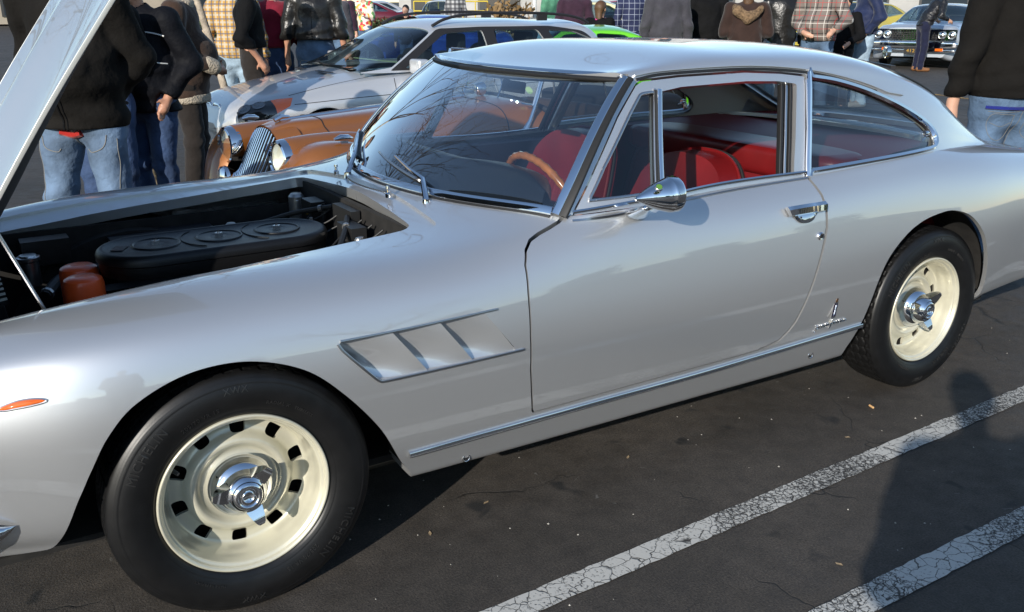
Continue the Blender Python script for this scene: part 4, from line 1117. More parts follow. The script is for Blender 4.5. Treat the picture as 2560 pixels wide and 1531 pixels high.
mk('parcel_shelf', V, [(i*12+j, (i+1)*12+j, (i+1)*12+j+1, i*12+j+1) for i in range(9) for j in range(11)], M_DKRED, ferrari)
# dash pad with an instrument hood
V = []; nx, ny = 18, 40
for i in range(nx):
    t = i/(nx-1)
    for j in range(ny):
        y = -.655+1.31*j/(ny-1); hood_ = math.exp(-((y+.37)/.19)**4)
        x0 = ws_base(y)+.025; x1 = 1.075+.05*hood_-.10*(abs(y)/.66)**4
        if t < .75: x = x0+(x1-x0)*t/.75; z = float(np.interp(abs(y), WSY, WSZ))-.035+.100*min(1, t/.40)+.014*math.sin(math.pi*t/.75)+.010*hood_*(t/.75)**1.5-.035*(t/.75)**6
        else: a = (t-.75)/.25; x = x1+.010*math.sin(a*math.pi)-.04*a; z = float(np.interp(abs(y), WSY, WSZ))+.030+.010*hood_-.22*a
        V.append((x, y, z-.03*(abs(y)/.655)**8))
dash = mk('dashboard', V, [(i*ny+j, (i+1)*ny+j, (i+1)*ny+j+1, i*ny+j+1) for i in range(nx-1) for j in range(ny-1)], M_DASH, ferrari)
MB().box((.99, 0, .66), (.06, 1.28, .22)).build('dash_panel', M_NAVY, dash, smooth=False)
# wood-rim wheel
wc = np.array([1.155, -.365, .815]); tilt = math.radians(24); rw = .195
a = np.linspace(0, 2*np.pi, 72, endpoint=False)
ring = np.stack([wc[0]-rw*np.sin(a)*math.sin(tilt), wc[1]+rw*np.cos(a), wc[2]+rw*np.sin(a)*math.cos(tilt)], 1)
V, F = tube(ring, .0125+.0012*np.cos(a*36), 12, closed=True); sw = mk('steering_wheel', V, F, M_WOOD, ferrari)
for an in (0, 180, 270):
    t = math.radians(an); e = wc+np.array([-rw*math.sin(t)*math.sin(tilt), rw*math.cos(t), rw*math.sin(t)*math.cos(tilt)])
    V, F = sweep(np.linspace(wc, e, 6), rrect(.026, .003), (-math.cos(tilt), 0, -math.sin(tilt))); mk('spoke', V, F, M_STEEL, sw, sharp=40)
MB().tube([wc, wc+np.array([-.25, 0, -.10])], .025, 12).build('steering_column', M_BLACK, sw)
MB().lathe([(0, .02), (.02, .018), (.035, .006), (.04, -.01)], 24, wc, 'x').build('horn_button', M_BLACK, sw)
# door cards, floor, side panels
for s in (1, -1):
    V = []; 
    xs = np.linspace(.80, 2.35, 30)
    for x in xs: 
        zt = np.interp(x, [.8, .98, 1.4, 2.35], [.83, .855, .868, .872]); V += [(x, -s*.715, zt), (x, -s*.66, zt-.005), (x, -s*.655, zt-.13), (x, -s*.66, .30)]
    F = []; F2 = []
    for i in range(29):
        for j in range(3): (F if j < 2 else F2).append((i*4+j, (i+1)*4+j, (i+1)*4+j+1, i*4+j+1))
    mk('door_capping', V, F, M_NAVY, ferrari, sharp=40); mk('door_card', V, F2, M_DKRED, ferrari, sharp=40)
MB().box((1.6, 0, .27), (1.7, 1.30, .02)).box((1.35, 0, .34), (.9, .20, .16)).build('cabin_carpet', mat('dark_carpet', (.02, .012, .012), .95), ferrari, smooth=False)
MB().box((.80, 0, .54), (.02, 1.30, .56)).build('firewall_trim', M_BLACK, ferrari, smooth=False)
MB().tube([(1.52, 0, .42), (1.46, 0, .58)], .006, 8).lathe([(0, .02), (.016, .015), (.02, 0), (.012, -.018)], 16, (1.46, 0, .60)).build('gear_lever', M_CHROME, ferrari)
# interior mirror and far-side lock knobs
mm = MB().box((1.27, .02, 1.17), (.018, .13, .04), Matrix.Rotation(.2, 3, 'Y')).tube([(1.27, .02, 1.17), (1.20, 0, 1.225)], .007, 8); mm.build('rear_view_mirror', M_BLACK, ferrari, sharp=30)
for s in (1, -1): MB().lathe([(0, .03), (.006, .028), (.005, .018), (.0035, .015), (.0035, -.01)], 10, (1.86, -s*.70, .905)).build('lock_knob', M_RUBBER, door_l if s == 1 else door_r)

# ---- plumbing and wiring in the bay
rge = np.random.default_rng(4)
M_BRASS = mat('brass', (.45, .30, .10), .35, 1.0); M_WIRER = mat('red_wire', (.30, .02, .02), .5); M_CLAMP = M_ALU
def hose(pts, r, m, nm='hose', clamps=()):
    p = smooth_path(np.array(pts), 30); h = MB().tube(p, r, 8).build(nm, m, ferrari)
    for c_ in clamps:
        i = int(c_*29); d = p[min(i+1, 29)]-p[max(i-1, 0)]; d /= np.linalg.norm(d); MB().tube([p[i]-d*.006, p[i]+d*.006], r+.003, 10).build('hose_clip', M_CLAMP, h)
hose([(.60, .10, .80), (.50, .20, .77), (.40, .26, .735)], .009, M_RUBBER, clamps=(.2,))
hose([(.58, -.08, .80), (.52, -.20, .78), (.44, -.30, .74), (.30, -.36, .72), (.10, -.37, .71)], .010, M_RUBBER, clamps=(.15, .85)); hose([(-.30, .15, .62), (-.22, .28, .64), (-.05, .33, .64), (.1, .34, .65)], .017, M_RUBBER, clamps=(.05, .5))
for k in range(7):
    y0 = -.30+.08*k; hose([(.605, y0, .80), (.57, y0+.02, .77), (.52, y0+rge.uniform(-.05, .05), .74), (.45, y0+rge.uniform(-.08, .08), .69)], .0032, M_RUBBER, 'wire')
for k in range(10):
    x = -.10+.065*k; hose([(x, -.155, .66), (x+.01, -.22, .690+.01*rge.random()), (x+.02, -.28, .66), (x+.03, -.33, .58)], .0042, M_RUBBER, 'plug_lead')
    MB().lathe([(0, .02), (.006, .018), (.008, .006), (.008, -.02)], 10, (x+.012, -.225, .64)).build('plug_cap', M_RUBBER, ferrari)
for k in range(8):
    x, y = rge.uniform(.50, .60), -.36+.095*k; MB().lathe([(0, .006), (.006, .006), (.0065, 0), (.0065, -.012)], 6, (x, y, .79-.03*rge.random())).build('bolt', M_ALU if k % 2 else M_BRASS, ferrari, smooth=False)
MB().box((.575, .22, .76), (.05, .10, .09)).build('relay_box', M_CRINKLE, ferrari, smooth=False); MB().lathe([(0, .06), (.02, .06), (.028, .05), (.028, -.05)], 20, (.57, .38, .74)).build('coil', M_ALU, ferrari); MB().box((-.26, .40, .70), (.14, .07, .08)).build('fuse_box', M_CRINKLE, ferrari, smooth=False)
for k in range(0): MB().box((-.30+.022*k, .40, .745), (.012, .05, .012)).build('fuse', M_CRINKLE, ferrari, smooth=False)
V_, F_ = text_mesh('OIL FILTER', .013, .0004); V_ = V_-V_.mean(0); an = -math.pi/2-.15+V_[:, 0]/.0545; mk('filter_print', np.stack([-.215+.0547*np.cos(an), -.088+.0547*np.sin(an), .655+V_[:, 1]], 1), F_, M_BLACK, ferrari, smooth=False) if False else None

for s in (1, -1):
    V = []
    for x in np.linspace(2.02, 2.95, 16):
        w = np.interp(x, [2.02, 2.6, 2.95], [.665, .64, .58]); zt = np.interp(x, [2.02, 2.95], [.893, .925]); V += [(x, -s*(w+.04), zt), (x, -s*w, zt-.006), (x, -s*(w-.005), .45)]
    mk('quarter_trim', V, [(i*3+j, (i+1)*3+j, (i+1)*3+j+1, i*3+j+1) for i in range(15) for j in range(2)], M_RED, ferrari, sharp=40)
# ------------------------------------------------------------ other cars: a shared coach-builder
M_TRIMBLK = mat('black_plastic_trim', (.018, .016, .016), .5)
M_DGLASS = glass('car_glass', (.50, .60, .62), 1.0)
M_LENS = glass('lamp_glass', (.92, .94, .92), 1.2)
M_REFLECT = mat('lamp_reflector', (.85, .85, .80), .18, 1.0)
M_SEATBLK = mat('black_seat_cloth', (.014, .015, .017), .8)
def car_wheel(root, x, y, r, w, mrim, spokes=5, name='wheel', cap=None):
    s = -1 if y < 0 else 1
    mb = MB().lathe([(r*.64, -.02), (r*.66, -.01), (r*.80, 0), (r*.93, -.012), (r, -.05), (r, -w+.05), (r*.93, -w+.01), (r*.64, -w)], 40, axis='-y')
    rim = MB().lathe([(r*.66, -.012), (r*.63, -.012), (r*.60, -.04), (r*.56, -.05)], 40, axis='-y')
    for k in range(spokes):
        a = 2*math.pi*k/spokes+.3; rim.box((math.cos(a)*r*.33, .038, math.sin(a)*r*.33), (r*.52, .02, r*.17), Matrix.Rotation(-a, 3, 'Y'))
    rim.lathe([(0, -.02), (r*.12, -.022), (r*.15, -.045)], 20, axis='-y')
    def place(m): m.V = [(x+a, y+(b if s < 0 else -b), r+c) for a, b, c in m.V]; return m
    wh = place(rim).build(name, mrim, root); place(mb).build('tyre', M_TYRE, wh)
    bk = MB().lathe([(r*.6, -.07), (0, -.07)], 24, axis='-y'); place(bk).build('brake_disc', M_WELL, wh)
    return wh
def coach(root, T, C, paint, arches=(), front=None, rear=None, wins=(), nx=110, body_name='body', screen=True, glass_m=None, pillar=None, headl=True):
    """T: body stations, C: cabin stations; front/rear: (x at centre, bow, x of pillar foot...) as clip lines"""
    B = Loft(T); K = Loft(C) if C else None; glass_m = glass_m or M_DGLASS
    nb = B.n-1
    p = Patch(B, np.linspace(B.xs[0], B.xs[-1], nx), np.linspace(0, nb, 7*nb))
    for (ax_, az_, ar) in arches:
        p.clip(lambda P, q, a=ax_, z=az_, r=ar: np.maximum(np.hypot(q[:, 0]-a, q[:, 2]-z)-r, (P[:, 1]-nb+2)*.1))
    if C:
        x0, x1 = C[0][0], C[-1][0]
        p.clip(lambda P, q: np.maximum(np.maximum((nb-1-P[:, 1])*.1, x0+.03-q[:, 0]), q[:, 0]-x1+.03))
    body_ = p.build(body_name, paint, root, both=True, flange=.03)
    for xe in (B.xs[0], B.xs[-1]):
        v = np.linspace(.0, nb, 30); q = B(np.full(30, xe), v); a = np.concatenate([q, mir(q)[::-1][1:]]); n = len(a)
        mk('end_panel', np.concatenate([a, [a.mean(0)]]), [(i, (i+1) % n, n) for i in range(n)], paint, root, smooth=False)
    for (ax_, az_, ar) in arches:
        for s in (1, -1):
            t = np.linspace(-.3, np.pi+.3, 24); yw = B(np.array([ax_]), np.array([3.]))[0, 1]
            V = [(ax_+(ar+.01)*math.cos(a), (yw+.04)*s, az_+(ar+.01)*math.sin(a)) for a in t]+[(ax_+(ar+.01)*math.cos(a), (yw+.30)*s, az_+(ar+.01)*math.sin(a)) for a in t]+[(ax_, (yw+.30)*s, az_)]
            mk('wheel_well', V, [(i, i+1, 25+i, 24+i) for i in range(23)]+[(24+i, 25+i, 48) for i in range(23)], M_WELL, root, smooth=False)
    zf = min(B(np.array([B.xs[len(B.xs)//2]]), np.array([0.]))[0, 2], .3)
    w_ = -B(np.array([B.xs[len(B.xs)//2]]), np.array([0.]))[0, 1]
    MB().box(((B.xs[0]+B.xs[-1])/2, 0, zf+.02), ((B.xs[-1]-B.xs[0])*.94, 2*w_-.02, .02)).build('floor_pan', M_WELL, root, smooth=False)
    if not C: return B, K, body_, None
    nk = K.n-1
    c = Patch(K, np.linspace(C[0][0], C[-1][0], nx), np.linspace(0, nk, 8*nk))
    F_ = lambda P, q: q[:, 0]-(front[0]+front[1]*(q[:, 2]-front[2]))-front[3]*np.abs(q[:, 1])**2   # behind windscreen plane
    R_ = lambda P, q: (rear[0]+rear[1]*(q[:, 2]-rear[2]))-rear[3]*np.abs(q[:, 1])**2-q[:, 0]
    side = []
    c.clip(lambda P, q: np.maximum(F_(P, q), (front[4]-P[:, 1])*.05)); c.clip(lambda P, q: np.maximum(R_(P, q), (rear[4]-P[:, 1])*.05))
    for w in wins: c.clip(lambda P, q, w=w: np.maximum(sdpoly(xz(q), w), (P[:, 1]-nk+2)*.05))
    cab_ = c.build('roof', paint, root, both=True, flange=.02)
    for nm, fn, vv in (('windscreen', F_, front[4]), ('rear_window', R_, rear[4])):
        g_ = Patch(K, np.linspace(C[0][0], C[-1][0], nx), np.linspace(0, nk, 8*nk)); g_.clip(lambda P, q: -fn(P, q)); g_.clip(lambda P, q: (P[:, 1]-vv)*.05)
        if g_.F: g_.build(nm, glass_m, root, both=True, off=-.006)
    for w in wins:
        for s in (0, 1):
            g_ = Patch(K, np.linspace(w[:, 0].min()-.03, w[:, 0].max()+.03, 40), np.linspace(0, nk-1.2, 40)); g_.clip(lambda P, q: -sdpoly(xz(q), w)+.004)
            if g_.F: g_.build('side_window', glass_m, root, mirror=bool(s), off=-.008)
    return B, K, body_, cab_
def ssec(W, zb, zm, zt, wt, zc):
    """simple body section: sill, flank, shoulder, top edge, centre"""
    return [(W-.16, zb), (W-.035, zb+.02), (W-.01, zb+.14), (W, zm), (W-.012, (zm+zt)/2+.03), (wt+.035, zt-.03), (wt-.03, zt), (wt*.6, zt*.4+zc*.6+.006), (0, zc)]
def csec(wb, zb, wt, zt, zc):
    return [(wb, zb), (wb*.75+wt*.25-.002, zb*.72+zt*.28), (wb*.4+wt*.6, zb*.36+zt*.64), (wt+.012, zt-.035), (wt-.035, zt+.005), (wt*.6, zt*.3+zc*.7), (0, zc)]

# ---- silver estate car behind the roadster
M_ESTATE = metallic_paint('estate_silver_paint', (.66, .67, .68), .55, .42, 1.3)
est = thing('estate_car', 'silver estate car with black roof rails, behind the brown roadster', 'car', (1.66, 5.80, gz(3.5, 5.8)), .045)
est.scale = (.965,)*3
ET = [(-.06, ssec(.34, .30, .40, .50, .26, .51)), (-.03, ssec(.50, .24, .42, .585, .40, .60)), (.04, ssec(.64, .20, .45, .67, .52, .69)), (.22, ssec(.755, .19, .50, .735, .60, .775)), (.45, ssec(.825, .19, .52, .775, .66, .835)), (.85, ssec(.862, .19, .55, .84, .71, .90)), (1.25, ssec(.868, .19, .57, .885, .735, .955)), (1.6, ssec(.87, .19, .58, .912, .76, .985)), (2.6, ssec(.87, .19, .60, .935, .765, .98)), (3.6, ssec(.865, .20, .62, .955, .755, .98)), (4.1, ssec(.84, .22, .62, .965, .72, .985)), (4.38, ssec(.76, .25, .60, .96, .64, .97)), (4.478, ssec(.62, .30, .58, .86, .50, .87))]
EC = [(1.20, csec(.73, .935, .70, .955, .965)), (1.55, csec(.752, .93, .685, 1.08, 1.15)), (1.9, csec(.758, .935, .63, 1.25, 1.325)), (2.15, csec(.76, .94, .60, 1.325, 1.392)), (2.6, csec(.76, .945, .59, 1.345, 1.408)), (3.2, csec(.758, .955, .585, 1.34, 1.405)), (3.8, csec(.748, .965, .575, 1.315, 1.385)), (4.1, csec(.73, .97, .56, 1.275, 1.345)), (4.28, csec(.70, .97, .545, 1.13, 1.19)), (4.42, csec(.66, .955, .52, .985, 1.01))]
EW = [round_poly([(1.66, .965), (2.17, 1.275), (2.62, 1.298), (2.66, .968)], [.02, .05, .03, .02]), round_poly([(2.78, .97), (2.76, 1.300), (3.32, 1.295), (3.48, .98)], [.02, .03, .04, .02]), round_poly([(3.60, .985), (3.46, 1.285), (3.80, 1.27), (4.02, 1.19), (4.20, 1.0)], [.03, .03, .05, .04, .02])]
EB, EK, ebody, ecab = coach(est, ET, EC, M_ESTATE, [(.78, .315, .345), (3.50, .315, .345)], (1.22, 1.86, .96, .50, 1.2), (4.30, -.38, 1.0, .16, 2.0), EW)
# black band round the side glass
for s in (0, 1):
    bnd = Patch(EK, np.linspace(1.5, 4.3, 90), np.linspace(0, 4.2, 40)); OUT = round_poly([(1.50, .948), (2.10, 1.318), (2.6, 1.330), (3.5, 1.325), (3.95, 1.27), (4.30, .96)], [.02, .06, .05, .05, .08, .02])
    bnd.clip(lambda P, q: -sdpoly(xz(q), OUT))
    for w in EW: bnd.clip(lambda P, q, w=w: sdpoly(xz(q), w))
    bnd.build('window_surround', M_TRIMBLK, est, mirror=bool(s), off=.003)
    # roof rail: arched black bar with feet
    y = -.545 if s == 0 else .545
    rp_ = smooth_path([(2.08, y, 1.345), (2.22, y, 1.405), (2.45, y, 1.445), (2.9, y, 1.462), (3.4, y, 1.455), (3.75, y, 1.43), (3.95, y, 1.39), (4.05, y, 1.345)], 50)
    V, F = sweep(rp_, rrect(.034, .028, .4), (0, 0, 1)); rail = mk('roof_rail', V, F, M_TRIMBLK, est, sharp=50)
    MB().box((3.42, y, 1.415), (.12, .03, .07)).build('rail_foot', M_TRIMBLK, rail, smooth=False)
    # headlamp glass and corner lamp let into the wing
    nbv = EB.n-1
    HLP = round_poly([(.030, 3.35), (.045, 4.75), (.15, 5.2), (.40, 5.15), (.52, 4.85), (.46, 4.1), (.25, 3.45)], .03)
    for nm, m_, lo, hi, off in (('headlamp', M_BLACK, 0, .335, .001), ('corner_lamp', M_AMBER, .335, .7, .001), ('headlamp_glass', M_LENS, 0, .7, .006)):
        pl = Patch(EB, np.linspace(.03, .56, 50), np.linspace(3.1, 5.6, 50))
        pl.clip(lambda P, q: -sdpoly(P*np.array([1, .14]), HLP*np.array([1, .14]))); pl.clip(lambda P, q: np.minimum(P[:, 0]-lo, hi-P[:, 0])+1e-4)
        pl.build(nm, m_, est, mirror=bool(s), off=off)
    for xx in (.105, .22):
        q = EB(np.array([xx]), np.array([4.7]))[0]; n = nrm(EB, np.array([xx]), np.array([4.7]))[0]; mb = MB().lathe([(.06, .004), (.045, .002), (.0, .001)], 20); R_ = np.array(Vector(n).to_track_quat('Z', 'Y').to_matrix())
        V = np.array(mb.V)@R_.T+q+n*.002; mk('headlamp_reflector', V if s == 0 else mir(V), mb.F, mat('dull_reflector', (.25, .25, .26), .25, .8), est)
    # kidney
    kx = -.135 if s == 0 else .135
    kp = round_poly([(-.105, .055), (.105, .055), (.085, -.08), (-.06, -.085)], .05)
    ring = np.array([(.012+.02*(abs(a)), kx+a*(1 if s == 0 else -1), .615+b_) for a, b_ in kp])
    kd = MB().tube(ring, .014, 8, closed=True).build('kidney_frame', M_CHROME, est)
    n = len(ring); mk('kidney_recess', np.concatenate([ring+np.array([.02, 0, 0]), [ring.mean(0)+np.array([.02, 0, 0])]]), [(i, (i+1) % n, n) for i in range(n)], M_BLACK, kd, smooth=False)
    for k in range(7): MB().box((.025, kx-.075+k*.025, .60), (.02, .006, .12)).build('kidney_slat', M_TRIMBLK, kd, smooth=False)
    # door mirror
    c0 = np.array([1.70, -.95 if s == 0 else .95, .995])
    sm = soft('door_mirror', c0, (.12, .21, .135), M_ESTATE, est); soft('mirror_glass', c0+np.array([.058, 0, 0]), (.02, .19, .12), M_TRIMBLK, sm); MB().box((1.73, (-.83 if s == 0 else .83), .955), (.07, .12, .04)).build('mirror_foot', M_TRIMBLK, sm, smooth=False)
    # shut lines and side strip
    for pts in ([(1.52, .90), (1.50, .80), (1.49, .55), (1.47, .30)], [(2.70, .93), (2.70, .6), (2.70, .30)]):
        p_ = smooth_path(np.array(pts), 30); v = vz(EB, p_[:, 0], p_[:, 1], 1, 7); V, F = sweep(EB(p_[:, 0], v), rrect(.006, .004), nrm(EB, p_[:, 0], v)); mk('shut_line', V if s == 0 else mir(V), F, M_RUBBER, est)
    p_ = smooth_path(np.array([(.5, .70), (1.2, .735), (2.4, .765), (3.8, .79)]), 60); v = vz(EB, p_[:, 0], p_[:, 1], 2, 7); V, F = sweep(EB(p_[:, 0], v), rrect(.006, .004), nrm(EB, p_[:, 0], v)); mk('swage_line', V if s == 0 else mir(V), F, M_RUBBER, est)
    q_ = np.linspace(.50, 1.30, 30); v = np.interp(q_, [.5, .9, 1.3], [5.5, 5.9, 6.2]); V, F = sweep(EB(q_, v), rrect(.006, .003), nrm(EB, q_, v)); mk('bonnet_shut_line', V if s == 0 else mir(V), F, M_RUBBER, est)
    # seats
    for (sx, hy) in ((2.35, .36), (3.2, .36)):
        yy = -hy if s == 0 else hy; st = soft('seat', (sx, yy, .78), (.18, .50, .62), M_SEATBLK, est, R=Matrix.Rotation(.25, 3, 'Y'))
        soft('headrest', (sx+.11, yy, 1.17), (.10, .27, .19), M_SEATBLK, st)
MB().lathe([(0, .004), (.034, .003), (.041, .0)], 24, (.145, 0, .728)).build('bonnet_emblem', M_CHROME, est)
V = []
for x in np.linspace(1.24, 1.95, 8):
    for y in np.linspace(-.66, .66, 12): V.append((x+.35*y*y, y, .945-.10*((x-1.24)/.7)**3))
mk('dashboard', V, [(i*12+j, (i+1)*12+j, (i+1)*12+j+1, i*12+j+1) for i in range(7) for j in range(11)], M_DASH, est)
MB().box((1.72, -.02, 1.005), (.26, .55, .008), Matrix.Rotation(.12, 3, 'Y')).build('sunshade', mat('pale_green_paper', (.62, .74, .40), .7), est, smooth=False)
MB().box((2.02, .02, 1.27), (.03, .22, .07)).build('rear_view_mirror', M_BLACK, est, smooth=False)
a = np.linspace(0, 2*np.pi, 40, endpoint=False); MB().tube(np.stack([1.93-.10*np.sin(a), -.36+.185*np.cos(a), .90+.16*np.sin(a)], 1), .015, 8, closed=True).build('steering_wheel', M_BLACK, est)
for y0 in (-.35, .1):
    q = np.array([(1.24+.35*y*y-.02, y, .975) for y in np.linspace(y0-.25, y0+.35, 10)]); MB().tube(q, .008, 6).build('wiper', M_RUBBER, est)
MB().box((1.02, .30, .935), (.05, .26, .006), Matrix.Rotation(-.12, 3, 'Z')).build('bonnet_vent', M_TRIMBLK, est, smooth=False); MB().box((1.02, -.30, .935), (.05, .26, .006), Matrix.Rotation(.12, 3, 'Z')).build('bonnet_vent', M_TRIMBLK, est, smooth=False)
for x in (.78, 3.50):
    for y in (-.80, .80): car_wheel(est, x, y, .315, .21, M_STEEL)

# ---- brown roadster with waterfall grille
M_BROWN = mat('burnt_orange_paint', (.27, .098, .023), .34, .25, 1.0, .02)
M_HOODING = mat('black_hood_cloth', (.012, .014, .020), .7, bump=(200, .3, .001))
mg = thing('roadster_car', 'brown open roadster with waterfall chrome grille beside the silver coupe', 'car', (.646, 2.124, -.02), .128)
# bonnet and scuttle
def msec(w, z0, zs, zc): return [(w-.02, z0), (w, z0+.16), (w, zs-.10), (w-.035, zs-.015), (w-.12, zs+.035), (w*.42, zc-.008), (0, zc)]
MT = [(.375, msec(.215, .50, .745, .825)), (.45, msec(.235, .48, .76, .848)), (.62, msec(.275, .47, .785, .866)), (.90, msec(.325, .46, .80, .880)), (1.30, msec(.40, .45, .825, .896)), (1.72, msec(.48, .45, .845, .908)), (1.95, msec(.53, .44, .84, .905)), (2.02, msec(.55, .44, .82, .885))]
MBL = Loft(MT); nb = MBL.n-1
p = Patch(MBL, np.linspace(.375, 2.02, 60), np.linspace(0, nb, 60)); bon = p.build('bonnet', M_BROWN, mg, both=True)
for s in (1, -1):
    for k in range(16):
        x = .80+k*.055; pts = []; 
        z = np.linspace(.60, .735, 8); v = vz(MBL, np.full(8, x), z, 0, 3.2); q = MBL(np.full(8, x), v); n = nrm(MBL, np.full(8, x), v)
        r_ = .012*np.sin(np.linspace(.25, np.pi-.25, 8)); V, F = tube(q, r_, 8); mk('louvre', V*np.array([1, s, 1]), F if s == 1 else [f[::-1] for f in F], M_BROWN, bon)
    for xx in (.655, 1.70):
        v = np.linspace(.8, nb, 30); q = MBL(np.full(30, xx), v); V, F = sweep(q, rrect(.006, .005), nrm(MBL, np.full(30, xx), v)); mk('bonnet_seam', V*np.array([1, s, 1]), F, M_RUBBER, bon)
MB().tube([(.47, 0, .856), (1.0, 0, .886), (1.72, 0, .912)], .010, 8).build('bonnet_hinge', M_CHROME, bon)
MB().tube([(.44, 0, .858), (.48, 0, .875), (.53, 0, .872)], [.012, .016, .008], 8).build('bonnet_mascot', M_CHROME, bon)
# grille: curved bars inside an arched shell
def gbar(y):
    w = abs(y)/.20; zt = .825-.12*w**2.4
    return [(.372+.0, y, zt), (.335, y*1.0, zt-.07), (.285, y*.98, zt-.17), (.245, y*.92, .56), (.225, y*.84, .46), (.22, y*.78, .38)]
gr_shell = []
gback = [];
for y in np.linspace(-.19, .19, 15):
    gback.append(smooth_path(gbar(y), 14)+np.array([.025, 0, 0]))
gb = np.array(gback); mk('grille_recess', gb.reshape(-1, 3), [(i*14+j, i*14+j+1, (i+1)*14+j+1, (i+1)*14+j) for i in range(14) for j in range(13)], M_BLACK, mg)
for y in np.linspace(-.174, .174, 15): MB().tube(smooth_path(gbar(y), 16), .0064, 8).build('grille_bar', M_CHROME, mg)
edge = [smooth_path(gbar(sg*.198), 16) for sg in (-1, 1)]
top = [( .378, y, .832-.12*(abs(y)/.20)**2.4) for y in np.linspace(-.198, .198, 16)]
# cowl surrounding the grille, blending to the bonnet
V = []; F = []
A = np.concatenate([edge[0][::-1], top[1:-1], edge[1]]); n = len(A)
Bq = []
for q in A:
    Bq.append((q[0]+.13, q[1]*1.18+.0, min(q[2]+.02, .84) if q[2] > .6 else q[2]))
V = np.concatenate([A+np.array([-.004, 0, .004]), np.array(Bq)]); F = [(i, i+1, n+i+1, n+i) for i in range(n-1)]
mk('grille_cowl', V, F, M_BROWN, mg)
# wings: swept section along an arc over each wheel, headlamp pods on the valance
def wing(s):
    path = [(.19, .36), (.20, .50), (.255, .655), (.36, .765), (.53, .795), (.72, .755), (.92, .64), (1.15, .47), (1.45, .34), (1.85, .29), (2.3, .285)]
    pp = smooth_path(np.array(path), 70); V = []; m = 12
    for k, (x, z) in enumerate(pp):
        t = k/69; y0 = np.interp(t, [0, .3, .5, 1], [.30, .33, .40, .56]); y1 = np.interp(t, [0, .12, .3, .6, 1], [.55, .66, .715, .72, .72])
        T_ = pp[min(k+1, 69)]-pp[max(k-1, 0)]; T_ /= np.linalg.norm(T_); N_ = np.array([-T_[1], T_[0]])
        for j in range(m):
            u = j/(m-1); y = y0+(y1-y0)*u; drop = .16*max(0, (u-.55)/.45)**2.2+.05*max(0, (.3-u)/.3)**2
            V.append((x-N_[0]*drop, -s*y, z-N_[1]*drop))
    F = [(k*m+j, k*m+j+1, (k+1)*m+j+1, (k+1)*m+j) for k in range(69) for j in range(m-1)]
    wg = mk('front_wing', V, F if s == 1 else [f[::-1] for f in F], M_BROWN, mg, True)
    # valance between wing and bonnet with the lamp pod
    pr_ = smooth_path(np.array([(.100, .0), (.104, .015), (.106, .03), (.106, .08), (.10, .2), (.085, .34), (.05, .5), (.0, .62)]), 26)
    Vp = [];
    for r, d in pr_:
        for j in range(28):
            a = 2*math.pi*j/28; Vp.append((.305+d, -s*(.335+.06*d)+r*math.cos(a), .700+.10*d+r*math.sin(a)))
    mk('lamp_pod', Vp, ring_faces(26, 28, False), M_BROWN, wg)
    lamp = MB().lathe([(0, .035), (.05, .030), (.085, .012), (.09, .0)], 32); lamp.V = [(.30-z, -s*.335+x, .70+y) for x, y, z in lamp.V]; lg = lamp.build('headlamp', M_LENS, mg)
    rf = MB().lathe([(0, -.05), (.05, -.035), (.085, .004)], 32); rf.V = [(.30-z, -s*.335+x, .70+y) for x, y, z in rf.V]; rf.build('headlamp_reflector', mat('pale_reflector', (.80, .80, .70), .4, .25), lg)
    bz = MB().lathe([(.086, .012), (.091, .022), (.100, .016), (.106, -.01), (.107, -.045)], 32); bz.V = [(.30-z, -s*.335+x, .70+y) for x, y, z in bz.V]; bz.build('headlamp_bezel', M_CHROME, lg)
    sl = MB().tube([(.495, -s*.56, .812), (.53, -s*.56, .818), (.575, -s*.56, .815), (.60, -s*.56, .81)], [.008, .017, .016, .006], 12).box((.55, -s*.56, .797), (.04, .012, .03)); sl.build('side_lamp', M_CHROME, wg)
    sp = MB().lathe([(0, .02), (.05, .014), (.066, .0), (.07, -.02), (.05, -.06), (0, -.08)], 24); sp.V = [(.235-z, -s*.29+x, .525+y) for x, y, z in sp.V]; sp.build('spot_lamp', M_CHROME, mg)
    # rear wing
    path2 = [(2.45, .285), (2.62, .42), (2.78, .58), (2.98, .68), (3.2, .69), (3.4, .62), (3.56, .46), (3.66, .30)]
    pp = smooth_path(np.array(path2), 50); V = []
    for k, (x, z) in enumerate(pp):
        T_ = pp[min(k+1, 49)]-pp[max(k-1, 0)]; T_ /= np.linalg.norm(T_); N_ = np.array([-T_[1], T_[0]])
        for j in range(m):
            u = j/(m-1); y = .50+.22*u; drop = .16*max(0, (u-.5)/.5)**2.2; V.append((x-N_[0]*drop, -s*y, z-N_[1]*drop))
    mk('rear_wing', V, [(k*m+j, k*m+j+1, (k+1)*m+j+1, (k+1)*m+j) for k in range(49) for j in range(m-1)], M_BROWN, mg)
    for wx in (.52, 3.05): car_wheel(mg, wx, -s*.70, .31, .16, M_CHROME, 9)
    # door and tub side
    V = []; xs_ = np.linspace(1.98, 3.55, 30)
    for x in xs_:
        zt = np.interp(x, [1.98, 2.08, 2.2, 2.6, 2.85, 3.55], [.83, .80, .72, .66, .74, .70]); w = np.interp(x, [1.98, 2.6, 3.1, 3.55], [.55, .59, .57, .40]); V += [(x, -s*(w-.02), .30), (x, -s*w, .45), (x, -s*w, zt-.03), (x, -s*(w-.015), zt), (x, -s*(w-.05), zt-.01), (x, -s*(w-.06), .35)]
    F = [(i*6+j, (i+1)*6+j, (i+1)*6+j+1, i*6+j+1) for i in range(29) for j in range(5)]; tub = mk('tub_side', V, F, M_BROWN, mg, True, sharp=60)
    # clear side screen in its own frame
    fr = round_poly([(2.00, .80), (1.95, 1.13), (2.33, 1.13), (2.46, .80)], .03); ring = np.array([(a, -s*.565, b_) for a, b_ in fr])
